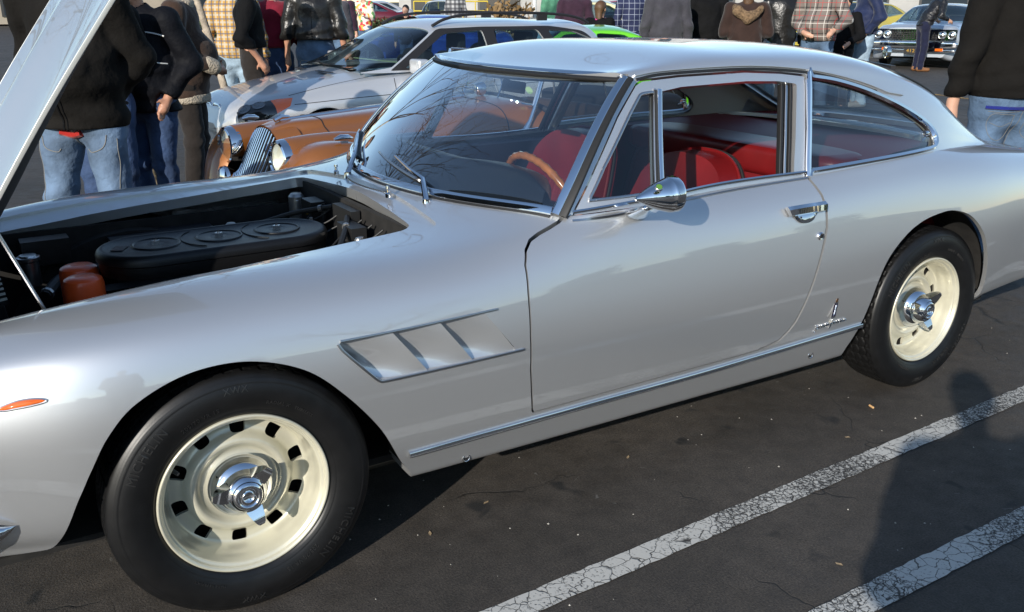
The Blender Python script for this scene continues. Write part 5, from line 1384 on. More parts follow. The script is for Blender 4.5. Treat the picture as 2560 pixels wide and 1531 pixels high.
    ss = MB().tube(ring, .007, 6, closed=True).build('side_screen', M_STEEL, mg); n = len(ring); mk('side_screen_pane', np.concatenate([ring, [ring.mean(0)]]), [(i, (i+1) % n, n) for i in range(n)], glass('side_screen_plastic', (.82, .84, .82), 2.2), ss, smooth=False)
    MB().box((2.04, -s*.57, .855), (.055, .012, .022)).build('screen_bracket', M_STEEL, ss, smooth=False)
    MB().lathe([(0, .02), (.008, .018), (.011, .006), (.006, 0), (.008, -.012)], 12, (2.30, -s*.575, .70)).build('cover_stud', M_CHROME, tub)
    # windscreen stanchion
    st = MB().tube([(1.80, -s*.50, .735), (1.84, -s*.505, .80), (1.90, -s*.505, .93), (1.985, -s*.505, 1.17)], [.022, .013, .010, .009], 10).tube([(1.755, -s*.50, .735), (1.80, -s*.50, .745), (1.84, -s*.50, .78)], [.008, .016, .012], 10); st.build('screen_stanchion', M_CHROME, mg)
for s in (1, -1): wing(s)
sc = [(1.875, -.49, .88), (1.985, -.49, 1.17), (1.985, .49, 1.17), (1.875, .49, .88)]
ws_ = MB().tube(sc+[sc[0]], .010, 8).build('windscreen_frame', M_CHROME, mg); mk('windscreen_pane', sc, [(0, 1, 2, 3)], M_GLASS, ws_, smooth=False)
V, F = lathe([(0, .0005), (.032, 0)], 20); mk('screen_sticker', (V*np.array([.75, 1, 1]))@np.array(Matrix.Rotation(math.radians(90), 3, 'Y').to_3x3()).T@np.array(Matrix.Rotation(-.34, 3, 'Y')).T+np.array([1.90, -.42, .965]), F, mat('green_sticker', (.45, .70, .38), .6), mg)
# scuttle mirror on the bonnet and wipers
mm_ = MB().lathe([(0, -.035), (.02, -.033), (.035, -.02), (.04, 0), (.042, .02), (.036, .022), (0, .018)], 24, (1.80, -.06, .955), 'x').tube([(1.80, -.06, .91), (1.80, -.06, .94)], .008, 8); mm_.build('scuttle_mirror', M_CHROME, mg)
MB().tube([(1.83, -.20, .905), (1.90, -.16, .98), (1.96, -.05, 1.09)], .005, 6).tube([(1.83, .15, .91), (1.90, .2, .98), (1.96, .3, 1.09)], .005, 6).build('wiper', M_CHROME, mg)
for x, y in ((1.90, -.30), (1.92, -.24), (1.90, -.36)): MB().lathe([(0, .014), (.008, .013), (.011, .0)], 12, (x-.04, y, .89)).build('scuttle_knob', M_CHROME, mg)
# cockpit: black roll, folded hood, tonneau with studs
sr = [(1.93+.05*(y/.5)**2, y, .905-.30*abs(y)**2.4) for y in np.linspace(-.52, .52, 24)]; MB().tube(sr, .02, 8).build('scuttle_roll', M_HOODING, mg)
soft('folded_hood', (3.0, 0, .80), (.50, 1.06, .16), M_HOODING, mg); soft('seat', (2.55, 0, .62), (.2, 1.02, .42), mat('tan_leather', (.05, .03, .02), .5), mg, R=Matrix.Rotation(.2, 3, 'Y'))
V = []
for x in np.linspace(2.62, 3.35, 8):
    for y in np.linspace(-.62, .62, 14): V.append((x, y*np.interp(x, [2.6, 3.35], [1, .8]), .755+.03*math.cos(y*2)-.02*(x-2.6)))
ton = mk('tonneau_cover', V, [(i*14+j, (i+1)*14+j, (i+1)*14+j+1, i*14+j+1) for i in range(7) for j in range(13)], M_HOODING, mg)
for k in range(6):
    for s in (1, -1): MB().lathe([(0, .008), (.007, .006), (.009, 0)], 10, (2.66+k*.13, -s*(.60-k*.016), .755-.02*k*.13)).build('tonneau_stud', M_CHROME, ton)
V = []
for x, z, w in ((3.45, .70, .50), (3.62, .66, .47), (3.80, .50, .42), (3.90, .30, .38)):
    for y in np.linspace(-1, 1, 10): V.append((x, y*w, z-.03*abs(y)**3))
mk('tail', V, [(i*10+j, (i+1)*10+j, (i+1)*10+j+1, i*10+j+1) for i in range(3) for j in range(9)], M_BROWN, mg)
MB().box((2.0, 0, .33), (3.2, .70, .06)).build('chassis', M_WELL, mg, smooth=False)
MB().box((.14, 0, .36), (.03, 1.3, .05)).build('front_bumper', M_CHROME, mg, smooth=False)
# ------------------------------------------------------------ people: blended signed-distance figures, skinned by surface nets
def surface_nets(D, lo, h):
    """D: (nx,ny,nz) field, negative inside"""
    nx, ny, nz = D.shape; S = D < 0
    c = np.zeros((nx-1, ny-1, nz-1), np.int16)
    for i in (0, 1):
        for j in (0, 1):
            for k in (0, 1): c += S[i:nx-1+i, j:ny-1+j, k:nz-1+k]
    act = (c > 0) & (c < 8); idx = -np.ones(act.shape, np.int64); I = np.argwhere(act); idx[act] = np.arange(len(I))
    acc = np.zeros((len(I), 3)); cnt = np.zeros(len(I))
    cor = [(0, 0, 0), (1, 0, 0), (0, 1, 0), (1, 1, 0), (0, 0, 1), (1, 0, 1), (0, 1, 1), (1, 1, 1)]
    for a in range(8):
        for b in range(a+1, 8):
            if sum(abs(cor[a][q]-cor[b][q]) for q in range(3)) != 1: continue
            da = D[I[:, 0]+cor[a][0], I[:, 1]+cor[a][1], I[:, 2]+cor[a][2]]; db = D[I[:, 0]+cor[b][0], I[:, 1]+cor[b][1], I[:, 2]+cor[b][2]]
            m = (da < 0) != (db < 0); t = np.where(m, da/(da-db+1e-12), 0)[:, None]
            p = np.array(cor[a])+t*(np.array(cor[b])-np.array(cor[a])); acc += p*m[:, None]; cnt += m
    V = lo+(I+acc/np.maximum(cnt, 1)[:, None])*h
    F = []
    for axis in range(3):
        u, v = [(1, 2), (2, 0), (0, 1)][axis]
        sl0 = [slice(1, -1)]*3; sl0[axis] = slice(0, -1); sl1 = [slice(1, -1)]*3; sl1[axis] = slice(1, None)
        A = S[tuple(sl0)]; B = S[tuple(sl1)]; E = np.argwhere(A != B); fl = A[tuple(E.T)]
        off = np.ones(3, int); off[axis] = 0; E = E+off
        def cell(du, dv):
            q = E.copy(); q[:, u] -= du; q[:, v] -= dv; return idx[tuple(q.T)]
        f = np.stack([cell(1, 1), cell(0, 1), cell(0, 0), cell(1, 0)], 1); f[~fl] = f[~fl][:, ::-1]
        F.append(f[(f >= 0).all(1)])
    return V, np.concatenate(F)
class Field:
    def __init__(s, lo, hi, h):
        s.lo = np.array(lo, float); s.h = h; n = np.ceil((np.array(hi)-s.lo)/h).astype(int)+1
        g = [s.lo[i]+np.arange(n[i])*h for i in range(3)]; s.X, s.Y, s.Z = np.meshgrid(*g, indexing='ij'); s.X = s.X.astype(np.float32); s.Y = s.Y.astype(np.float32); s.Z = s.Z.astype(np.float32)
    def cone(s, a, b, ra, rb, sx=1.0, sy=1.0):
        """tapered capsule; sx, sy squash the section front-back / sideways"""
        a = np.asarray(a, float); b = np.asarray(b, float); d = b-a; L = d@d+1e-9
        px, py, pz = s.X-a[0], s.Y-a[1], s.Z-a[2]; t = np.clip((px*d[0]+py*d[1]+pz*d[2])/L, 0, 1)
        qx, qy, qz = (px-t*d[0])/sx, (py-t*d[1])/sy, pz-t*d[2]
        return (np.sqrt(qx*qx+qy*qy+qz*qz)-(ra+(rb-ra)*t))*min(sx, sy)
    def ell(s, c, r):
        q = np.sqrt(((s.X-c[0])/r[0])**2+((s.Y-c[1])/r[1])**2+((s.Z-c[2])/r[2])**2); return (q-1)*min(r)
    def mesh(s, D): return surface_nets(D, s.lo, s.h)
def sm(a, b, k=.03):
    h = np.clip(.5+.5*(b-a)/k, 0, 1); return b*(1-h)+a*h-k*h*(1-h)
def smx(a, b, k=.01): return -sm(-a, -b, k)
def plaid(name, base, stripes, rough=.85):
    """stripes: (axis 'h'/'v', period, width, phase, colour)"""
    if name in MATS: return MATS[name]
    m = bpy.data.materials.new(name); m.use_nodes = True; nt = m.node_tree; b = nt.nodes['Principled BSDF']; N = nt.nodes.new; L = nt.links.new
    tc = N('ShaderNodeTexCoord'); sp = N('ShaderNodeSeparateXYZ'); L(tc.outputs['Object'], sp.inputs[0])
    ad = N('ShaderNodeMath'); ad.operation = 'ADD'; L(sp.outputs['Y'], ad.inputs[0]); ad.inputs[1].default_value = 0
    cur = None
    for ax_, per, w, ph, col in stripes:
        f = N('ShaderNodeMath'); f.operation = 'MULTIPLY_ADD'; L(sp.outputs['Z'] if ax_ == 'h' else ad.outputs[0], f.inputs[0]); f.inputs[1].default_value = 1/per; f.inputs[2].default_value = ph+50
        fr = N('ShaderNodeMath'); fr.operation = 'FRACT'; L(f.outputs[0], fr.inputs[0]); lt = N('ShaderNodeMath'); lt.operation = 'LESS_THAN'; L(fr.outputs[0], lt.inputs[0]); lt.inputs[1].default_value = w
        k = N('ShaderNodeMath'); k.operation = 'MULTIPLY'; L(lt.outputs[0], k.inputs[0]); k.inputs[1].default_value = .72
        x = N('ShaderNodeMix'); x.data_type = 'RGBA'; L(k.outputs[0], x.inputs[0])
        if cur is None: x.inputs[6].default_value = tuple(base)+(1,)
        else: L(cur, x.inputs[6])
        x.inputs[7].default_value = tuple(col)+(1,); cur = x.outputs[2]
    L(cur, b.inputs['Base Color']); b.inputs['Roughness'].default_value = rough
    MATS[name] = m; return m
M_SKIN = mat('skin', (.46, .23, .145), .5, noise=(14, .12)); M_SKIN2 = mat('skin_light', (.55, .31, .21), .5, noise=(14, .12))
def cloth(name, col, rough=.85, fold=.25, sheen=.2): return mat(name, col, rough, spec=.15, noise=(6, .22), bump=(17, fold*2.2, .02), sheen=sheen)
def denim(name, col):
    if name in MATS: return MATS[name]
    m = mat(name, col, .85, noise=(5.5, .55, 5), bump=(16, .8, .02)); return m
M_JEAN_L = denim('washed_jeans', (.095, .145, .22)); M_JEAN_D = denim('dark_jeans', (.028, .055, .125)); M_JEAN_M = denim('mid_jeans', (.075, .125, .20)); M_JEAN_P = denim('pale_jeans', (.27, .36, .44))
M_BLK = cloth('black_cloth', (.0055, .0055, .006), sheen=0); M_BLKB = cloth('warm_black_fleece', (.009, .008, .007), .95, sheen=0); M_BLKN = cloth('blue_black_cloth', (.005, .0055, .008), .7, sheen=0)
M_LEATHER = mat('black_leather', (.012, .011, .010), .34, bump=(30, .5, .012)); M_BROWNC = cloth('brown_suede', (.045, .026, .018)); M_SHEAR = mat('shearling', (.42, .36, .28), .95, bump=(70, 1.0, .02))
M_SHOE = mat('shoe_leather', (.02, .016, .013), .5); M_SHOEB = mat('tan_shoe', (.20, .09, .035), .55); M_SNEAK = mat('sneaker', (.25, .24, .22), .7); M_SOLE = mat('shoe_sole', (.35, .34, .32), .7)
M_HAIR = mat('dark_hair', (.015, .010, .007), .5, bump=(120, .6, .006)); M_HAIRB = mat('brown_hair', (.09, .045, .02), .5, bump=(120, .6, .006))
ARMS = {'down': ((-.02, .265, 1.14), (.03, .285, .90), (.02, .0, -1)), 'pocket': ((-.07, .30, 1.16), (.07, .205, .955), (.45, -.25, -.85)), 'clasp': ((.0, .275, 1.15), (.22, .10, 1.03), (.35, -.85, -.3)),
        'hold': ((.0, .26, 1.14), (.23, .16, 1.22), (.6, -.3, .75)), 'out': ((.06, .33, 1.16), (.30, .28, 1.06), (.8, -.2, -.5)), 'photo': ((.04, .40, 1.16), (.27, .13, 1.40), (.5, -.4, .7)), 'back': ((-.10, .26, 1.15), (-.10, .12, .98), (-.1, -.7, -.6)), 'thigh': ((.04, .285, 1.15), (.12, .215, .90), (.25, -.25, -.93))}
def person(label, pos, face, H=1.75, top=None, hem=.88, bottom=None, shoes=None, skin=None, hair=None, arms=('down', 'down'), bulk=1.0, vox=.02, seed=0, coat_flare=0.0, lean=0.0, stance=.10, stride=0.0, shorts=False, collar=None, cap=None, cuffs=None, group='people in the crowd', turn=0.0, name='person', longhair=False, hood=None):
    k = H/1.75; rg = np.random.default_rng(seed); skin = skin or M_SKIN; shoes = shoes or M_SHOE; hair = M_HAIR if hair is None else hair
    f = Field((-.42, -.50, -.02), (.62, .50, 1.86), vox)
    ln = lambda p: (p[0]+lean*max(0, p[2]-.95)*1.0, p[1], p[2]-abs(lean)*.28*max(0, p[2]-.95))
    J = {}
    for s, nm in ((1, 'L'), (-1, 'R')):
        st = stride*s; J[nm] = dict(hip=(0, s*.092, .92), kn=(.03+st*.5, s*(stance*.95), .50), an=(-.02+st, s*stance, .085), toe=(.135+st, s*(stance+.03), .035))
        el, wr, hd = ARMS[arms[0 if s > 0 else 1]]; J[nm].update(sh=ln((0, s*.195*(.9+.1*bulk), 1.425)), el=ln((el[0], s*el[1]*(.85+.15*bulk), el[2])), wr=ln((wr[0], s*wr[1]*(.85+.15*bulk), wr[2])), hd=np.array([hd[0], s*hd[1], hd[2]])/np.linalg.norm(hd))
    b_ = bulk
    # --- skin body, one continuous surface
    pel = f.cone(ln((0, 0, .93)), ln((0, 0, 1.05)), .125, .115, .78, 1.15)
    D = sm(pel, f.cone(ln((0, 0, 1.05)), ln((.0, 0, 1.34)), .115, .135, .74, 1.15), .06)
    for nm in 'LR':
        j = J[nm]
        D = sm(D, f.cone(j['hip'], j['kn'], .082, .056), .04); D = sm(D, f.cone(j['kn'], j['an'], .055, .036), .02)
        D = sm(D, f.cone(j['an'], j['toe'], .036, .028), .02)
        D = sm(D, f.cone(ln((0, 0, 1.36)), j['sh'], .075, .055), .04); D = sm(D, f.cone(j['sh'], j['el'], .050, .040), .02); D = sm(D, f.cone(j['el'], j['wr'], .040, .027), .015)
        w = np.array(j['wr']); d = j['hd']; s = 1 if nm == 'L' else -1; u = np.cross(d, [0, s*1.0, .25]); u /= np.linalg.norm(u)+1e-9; inn = np.cross(u, d)
        D = sm(D, f.cone(w, w+d*.085, .028, .034, 1, 1), .012)
        for q in range(4):
            o = w+d*.085+u*(.024-.016*q); ln_ = (.075, .085, .08, .062)[q]; kn = o+d*ln_*.55; D = sm(D, f.cone(o, kn, .0105, .0098), .006); D = sm(D, f.cone(kn, kn+(d*.75+inn*.55*s)*ln_*.5, .0098, .0085), .004)
        o = w+d*.03+u*.026; D = sm(D, f.cone(o, o+(d*.7+u*.7)*.055, .012, .010), .006)
    hc = np.array(ln((.035, 0, 1.625))); ct, st_ = math.cos(turn), math.sin(turn)
    R = lambda p: hc+np.array([p[0]*ct-p[1]*st_, p[0]*st_+p[1]*ct, p[2]])
    D = sm(D, f.cone(ln((0, 0, 1.42)), hc+np.array([-.015, 0, -.06]), .058, .052), .03)
    hd_ = f.ell(R((-.012, 0, .035)), (.098, .077, .10)); hd_ = sm(hd_, f.cone(R((.02, 0, -.01)), R((.045, 0, -.075)), .066, .036, 1, .95), .03)
    hd_ = sm(hd_, f.cone(R((.085, 0, .012)), R((.108, 0, -.022)), .010, .015), .012); hd_ = sm(hd_, f.cone(R((.078, -.016, -.056)), R((.078, .016, -.056)), .010, .010), .010)
    for s in (1, -1):
        hd_ = smx(hd_, -f.ell(R((.098, s*.032, .018)), (.022, .019, .012)), .012); hd_ = sm(hd_, f.ell(R((.080, s*.032, .016)), (.013, .013, .011)), .004)
        hd_ = sm(hd_, f.ell(R((-.012, s*.080, -.004)), (.020, .010, .032)), .006)
    D = sm(D, hd_, .02)
    V, F = f.mesh(D); body_ = mk(name, V*k, F, skin, None, True)
    tag(body_, label, 'person', group)
    body_.location = (pos[0], pos[1], gz(*pos)); body_.rotation_euler = (0, 0, math.radians(face))
    kids = []
    def add(nm, D, m, band=None):
        V, F = f.mesh(D)
        if len(F): kids.append(mk(nm, V*k, F, m, body_, True))
    ph = rg.uniform(0, 6.28, 6)
    def folds(a): return a*(np.sin(21*f.Z+9*f.X+ph[0]+3*np.sin(7*f.Y+ph[1]))*.5+np.sin(33*f.Z-19*f.Y+ph[2]+2*np.sin(13*f.X+ph[3]))*.3+np.sin(47*f.Y+15*f.Z+ph[4])*.2)
    # --- trousers
    if bottom is not None:
        wb = .99 if hem > .80 else 1.0
        T = f.cone(ln((0, 0, .93)), ln((0, 0, 1.10)), .137*b_, .130*b_, .80, 1.15)
        for nm in 'LR':
            j = J[nm]; kn = np.array(j['kn']); an = np.array(j['an'])
            T = sm(T, f.cone(j['hip'], kn, .100*b_**.5, .074), .03)
            if shorts: T = np.where(f.Z > .46, sm(T, f.cone(kn, an, .082, .08), .02), T)
            else: T = sm(T, f.cone(kn, an+np.array([.0, 0, -.03]), .074, .066), .02)
        T = T+folds(.006)*(f.Z < .95)+.006*np.sin(60*f.Z+22*f.Y*np.sign(f.Y)+ph[2])*(np.exp(-((f.Z-.50)/.09)**2)+np.exp(-((f.Z-.12)/.09)**2)+.8*np.exp(-((f.Z-.82)/.06)**2))
        T = smx(T, f.Z-1.12, .01); T = smx(T, (.46 if shorts else .035)-f.Z, .01)
        add('shorts' if shorts else 'trousers', T, bottom)
        if name == 'person' and vox < .015:
            pass
    # --- top
    if top is not None:
        A = f.cone(ln((0, 0, max(hem, .6)-.02)), ln((0, 0, 1.10)), .160*b_+coat_flare, .150*b_, .86, 1.14); A = sm(A, f.cone(ln((0, 0, 1.08)), ln((-.005, 0, 1.34)), .150*b_, .160*(.6+.4*b_), .82, 1.14), .06)
        if b_ > 1.05: A = sm(A, f.ell(ln((.07, 0, 1.10)), (.15*b_, .16*b_, .17)), .06)
        for nm in 'LR':
            j = J[nm]; w = np.array(j['wr']); e = np.array(j['el']); cu = e+(w-e)*.97
            A = sm(A, f.cone(ln((0, 0, 1.375)), j['sh'], .092, .080), .04)
            arm = sm(f.cone(j['sh'], e, .080*(.6+.4*b_), .064*(.6+.4*b_)), f.cone(e, cu, .064*(.6+.4*b_), .050), .025)
            A = sm(A, arm, .018)
        A = sm(A, f.cone(ln((-.01, 0, 1.40)), ln((.0, 0, 1.475)), .075, .070), .03)
        A = A+folds(.007)+.008*np.sin(38*f.Z+26*np.abs(f.Y)+14*f.X+ph[5])*np.exp(-((f.Z-1.12)/.14)**2)*(np.abs(f.Y) > .16)+.008*np.sin(52*f.Z+11*f.Y+ph[1])*np.exp(-((f.Z-hem-.06)/.07)**2)
        A = smx(A, hem-f.Z, .012)
        hole = f.cone(ln((.01, 0, 1.40)), ln((.02, 0, 1.60)), .058, .062); A = np.maximum(A, -hole*(f.Z > 1.38)-1e3*(f.Z <= 1.38))
        for nm in 'LR':
            j = J[nm]; w = np.array(j['wr']); d = np.array(j['hd']); A = np.where((f.X-w[0])*d[0]+(f.Y-w[1])*d[1]+(f.Z-w[2])*d[2] > -.005, np.maximum(A, np.where(((f.X-w[0])**2+(f.Y-w[1])**2+(f.Z-w[2])**2) < .16**2, np.where(np.abs(f.cone(w, w+d*.2, .05, .05)) < 9, np.where(f.cone(w-d*.01, w+d*.22, .058, .060) < 0, .01, A), A), A)), A)
        add('jacket', A, top)
        if collar: add('collar', np.maximum(np.abs(f.cone(ln((-.015, 0, 1.40)), ln((.02, 0, 1.48)), .098, .088)+.012)-.014, np.maximum(f.Z-1.50, 1.37-f.Z)), collar)
        if hood: add('fur_hood', np.maximum(sm(f.cone(ln((-.13, -.13, 1.40)), ln((-.15, .0, 1.30)), .055, .06), sm(f.cone(ln((-.13, .13, 1.40)), ln((-.15, .0, 1.30)), .055, .06), f.cone(ln((.0, .16, 1.46)), ln((-.13, .13, 1.40)), .045, .055), .02), .02)+folds(.02), -9), hood)
        if cuffs:
            for nm in 'LR':
                j = J[nm]; w = np.array(j['wr']); e = np.array(j['el']); d = (w-e)/np.linalg.norm(w-e); add('cuff', np.abs(f.cone(w-d*.05, w+d*.0, .056, .056)+.01)-.014+0*f.X, cuffs)
            add('hem_band', np.maximum(np.abs(f.cone(ln((0, 0, hem-.05)), ln((0, 0, hem+.04)), .160*b_, .158*b_, .86, 1.14)+.008)-.014, np.abs(f.Z-hem)-.035), cuffs)
    # --- shoes and hair
    for nm in 'LR':
        j = J[nm]; a = np.array(j['an']); t = np.array(j['toe']); S = sm(f.cone(a+np.array([-.03, 0, -.035]), t+np.array([.02, 0, .005]), .050, .040, 1, .95), f.cone(a, a+np.array([0, 0, .03]), .050, .048), .03); S = smx(S, .0-f.Z, .004); add('shoe', S, shoes)
    if hair:
        Hh = f.ell(R((-.022, 0, .050)), (.104, .086, .102)); Hh = np.maximum(Hh, -(f.ell(R((.10, 0, -.03)), (.10, .10, .105))))
        if longhair: Hh = sm(Hh, f.cone(R((-.07, 0, .02)), R((-.08, 0, -.14)), .075, .055, .8, 1.1), .03); Hh = np.maximum(Hh, -(f.ell(R((.10, 0, -.03)), (.095, .075, .105))))
        else: Hh = np.maximum(Hh, R((0, 0, -.045))[2]-f.Z)
        add('hair', Hh+folds(.005), hair)
    if cap:
        Cc = f.ell(R((-.012, 0, .065)), (.108, .088, .082)); Cc = np.maximum(Cc, R((0, 0, .045))[2]-f.Z); Cc = sm(Cc, np.maximum(f.ell(R((.10, 0, .050)), (.075, .07, .012)), -9), .006); add('cap', Cc, cap)
    return body_
from mathutils.bvhtree import BVHTree
def drape(per, kid, pts, side, r, m, name, n=40, off=.002):
    """lay a thin cord (piping, seam, zip) on a garment; pts are (sideways, height) seen from the front (side 1) or back (-1)"""
    g = [c for c in per.children if c.name.split('.')[0] == kid]
    if not g: return
    me = g[0].data; bv = BVHTree.FromPolygons([v.co for v in me.vertices], [p.vertices for p in me.polygons]); o = []
    for a, b in smooth_path(np.array(pts, float), n):
        h = bv.ray_cast(Vector((side*1.0, a, b)), Vector((-side, 0, 0)))
        if h[0] is not None: o.append(np.array(h[0])+np.array([side*off, 0, 0]))
    if len(o) > 2: MB().tube(o, r, 6).build(name, m, per)
# ------------------------------------------------------------ the crowd, from the left edge to the right
M_WHITE = mat('white_piping', (.75, .74, .70), .6); M_STITCH = mat('pale_stitching', (.20, .19, .17), .8); M_REDC = cloth('red_cloth', (.35, .02, .015)); M_BLUEC = cloth('royal_blue_cloth', (.012, .02, .16))
M_KHAKI = cloth('khaki_cloth', (.28, .23, .15)); M_MAROON = cloth('maroon_cloth', (.19, .012, .028)); M_GREYC = cloth('charcoal_fleece', (.050, .048, .058)); M_NAVYC = cloth('navy_cloth', (.014, .022, .062), .6); M_PUFF = mat('black_quilted_nylon', (.010, .010, .012), .45, bump=(9, 1.0, .05))
M_BRCOAT = cloth('dark_brown_wool', (.034, .019, .015)); M_FUR = mat('tan_fur', (.22, .14, .075), .95, noise=(40, .6), bump=(90, 1.0, .03)); M_PINK = cloth('pink_scarf', (.75, .06, .32)); M_GREEN = cloth('sea_green_cloth', (.10, .28, .17)); M_PURPLE = cloth('plum_cloth', (.040, .018, .032)); M_TEXT = cloth('black_trousers_cloth', (.020, .016, .014))
M_YPLAID = plaid('yellow_plaid', (.50, .27, .045), [('h', .075, .28, 0, (.50, .45, .36)), ('v', .075, .28, 0, (.50, .45, .36)), ('h', .075, .20, .5, (.09, .10, .14)), ('v', .075, .20, .5, (.09, .10, .14))])
M_BPLAID = plaid('navy_plaid', (.012, .018, .060), [('h', .09, .07, 0, (.42, .46, .55)), ('v', .09, .07, 0, (.42, .46, .55))])
M_RPLAID = plaid('red_grey_plaid', (.17, .14, .12), [('h', .15, .10, 0, (.02, .02, .02)), ('v', .15, .10, 0, (.02, .02, .02)), ('h', .15, .05, .18, (.62, .58, .52)), ('v', .15, .05, .18, (.62, .58, .52)), ('h', .15, .04, .6, (.42, .03, .03)), ('v', .15, .04, .6, (.42, .03, .03))])
M_CHECK = plaid('black_white_check', (.42, .42, .42), [('h', .12, .5, 0, (.03, .03, .04)), ('v', .12, .5, 0, (.03, .03, .04))])
def floral():
    m = mat('floral_print', (.75, .66, .50), .8); nt = m.node_tree; b = nt.nodes['Principled BSDF']; tc = nt.nodes.new('ShaderNodeTexCoord'); v = nt.nodes.new('ShaderNodeTexVoronoi'); v.inputs['Scale'].default_value = 15
    nt.links.new(tc.outputs['Object'], v.inputs['Vector']); r = nt.nodes.new('ShaderNodeValToRGB'); r.color_ramp.interpolation = 'CONSTANT'; nt.links.new(v.outputs['Color'], r.inputs[0])
    for p_, c_ in ((0, (.75, .66, .50)), (.42, (.55, .04, .05)), (.55, (.10, .25, .08)), (.65, (.75, .40, .06)), (.75, (.75, .68, .55))):
        e = r.color_ramp.elements[0] if p_ == 0 else r.color_ramp.elements.new(p_); e.color = c_+(1,)
    nt.links.new(r.outputs[0], b.inputs['Base Color']); return m
M_FLORAL = floral()
p1 = person('burly man in black zipped fleece and washed jeans behind the raised hood', (.14, 2.29), 232, 1.84, M_BLKB, .845, M_JEAN_L, M_SHOE, arms=('back', 'back'), bulk=1.20, vox=.013, seed=1, stance=.15)
drape(p1, 'jacket', [(.0, 1.50), (.005, 1.2), (0, .86)], 1, .006, M_BLK, 'zip'); drape(p1, 'jacket', [(.022, 1.50), (.026, 1.2), (.02, .86)], 1, .003, M_BLK, 'zip')
for q_ in ((-.03, .05), (-.09, -.05)): pass
drape(p1, 'trousers', [(-.06, .875), (.0, .86), (.05, .87)], 1, .018, M_REDC, 'shirt_tail', off=.004)
drape(p1, 'trousers', [(.0, .90), (.003, .85), (.0, .80)], 1, .004, M_STITCH, 'fly_seam')
for s in (1, -1):
    drape(p1, 'trousers', [(s*.17, .86), (s*.15, .80), (s*.09, .775), (s*.07, .79)], 1, .0022, M_STITCH, 'pocket_seam'); drape(p1, 'trousers', [(s*.205, .84), (s*.20, .6), (s*.17, .3)], 1, .002, M_STITCH, 'side_seam')
p2 = person('man in black track jacket with white piping, hands in jeans pockets', (.70, 3.55), 222, 1.72, M_BLKN, .855, M_JEAN_D, M_SHOE, arms=('pocket', 'thigh'), bulk=1.22, vox=.013, seed=2, stance=.10, turn=-.15)
for a, b_ in ((1.325, 1.27), (1.16, 1.10)):
    drape(p2, 'jacket', [(-.30, b_-.10), (-.22, b_+.02), (-.10, a-.01), (0, a), (.12, a+.005), (.22, a-.02)], 1, .0045, M_WHITE, 'piping', 60, .003)
drape(p2, 'jacket', [(0, 1.48), (0, 1.2), (0, .88)], 1, .004, M_BLK, 'zip')
person('man in brown suede coat with cream shearling cuffs, hands clasped', (1.21, 4.66), -25, 1.80, M_BROWNC, .80, M_TEXT, M_SHOE, arms=('clasp', 'clasp'), bulk=1.12, vox=.016, seed=3, collar=M_SHEAR, cuffs=M_SHEAR)
person('person in khaki trousers and canvas sneakers behind the burly man', (.93, 5.25), 200, 1.62, M_BROWNC, .9, M_KHAKI, M_SNEAK, vox=.018, seed=4, stride=.12)
person('person in dark jeans half hidden behind the burly man', (.40, 3.38), 245, 1.74, M_BLK, .86, M_JEAN_D, vox=.018, seed=5, arms=('back', 'back'))
person('person in yellow plaid shirt and pale jeans with back turned', (2.42, 7.55), 62, 1.86, M_YPLAID, .93, M_JEAN_P, vox=.02, seed=6)
person('man in black sweater and black trousers, hand in pocket', (2.34, 6.72), -18, 1.86, M_BLK, 1.05, M_TEXT, arms=('pocket', 'pocket'), vox=.016, seed=7)
person('person in maroon jacket and dark jeans between black sweater and leather jacket', (2.92, 7.75), 70, 1.84, M_MAROON, 1.02, M_JEAN_D, vox=.02, seed=8)
p9 = person('big man in black leather jacket and blue jeans, back turned', (3.25, 7.35), 60, 1.92, M_LEATHER, 1.05, M_JEAN_M, arms=('down', 'down'), bulk=1.18, vox=.016, seed=9)
drape(p9, 'trousers', [(.05, .93), (.05, .84), (.10, .80), (.155, .84), (.155, .93), (.05, .93)], -1, .003, M_STITCH, 'pocket_stitching'); drape(p9, 'trousers', [(-.05, .93), (-.05, .84), (-.10, .80), (-.155, .84), (-.155, .93), (-.05, .93)], -1, .003, M_STITCH, 'pocket_stitching'); drape(p9, 'jacket', [(0, 1.46), (0, 1.2), (0, 1.0)], -1, .003, M_BLK, 'back_seam')
person('person in grey jacket and jeans beyond the leather jacket', (5.30, 11.98), 40, 1.78, M_GREYC, .92, M_JEAN_M, vox=.024, seed=10)
person('person in dark jacket and olive shorts near the blue car', (6.66, 14.9), 20, 1.78, M_PURPLE, .95, cloth('olive_cloth', (.10, .085, .05)), M_SHOE, M_SKIN2, vox=.024, seed=11, shorts=True, arms=('hold', 'down'))
person('man in floral print shirt standing by the hedge', (8.23, 17.58), 200, 1.74, M_FLORAL, .85, M_JEAN_M, M_SHOE, M_SKIN2, arms=('hold', 'out'), vox=.026, seed=12)
person('child with dark hair in black top looking over the estate car roof', (7.73, 14.36), 225, 1.42, M_BLK, .85, M_JEAN_D, M_SHOE, M_SKIN2, vox=.022, seed=13, arms=('hold', 'down'))
person('person in black and white checked shirt far behind the estate car', (12.6, 21.3), 70, 1.78, M_CHECK, .85, M_JEAN_D, vox=.03, seed=14)
person('person in sea green shirt beyond the estate car', (9.63, 11.95), 80, 1.80, M_GREEN, .9, M_JEAN_M, M_SHOE, M_SKIN2, arms=('hold', 'hold'), vox=.024, seed=15)
person('person in plum top beside the girl in the pink scarf', (8.69, 10.04), 60, 1.78, M_PURPLE, .9, M_TEXT, vox=.024, seed=16)
pk = person('girl with brown hair and bright pink scarf over a black coat', (7.75, 8.10), 20, 1.50, M_BLK, .75, M_TEXT, M_SHOE, M_SKIN2, M_HAIRB, vox=.018, seed=17, collar=M_PINK, longhair=True)
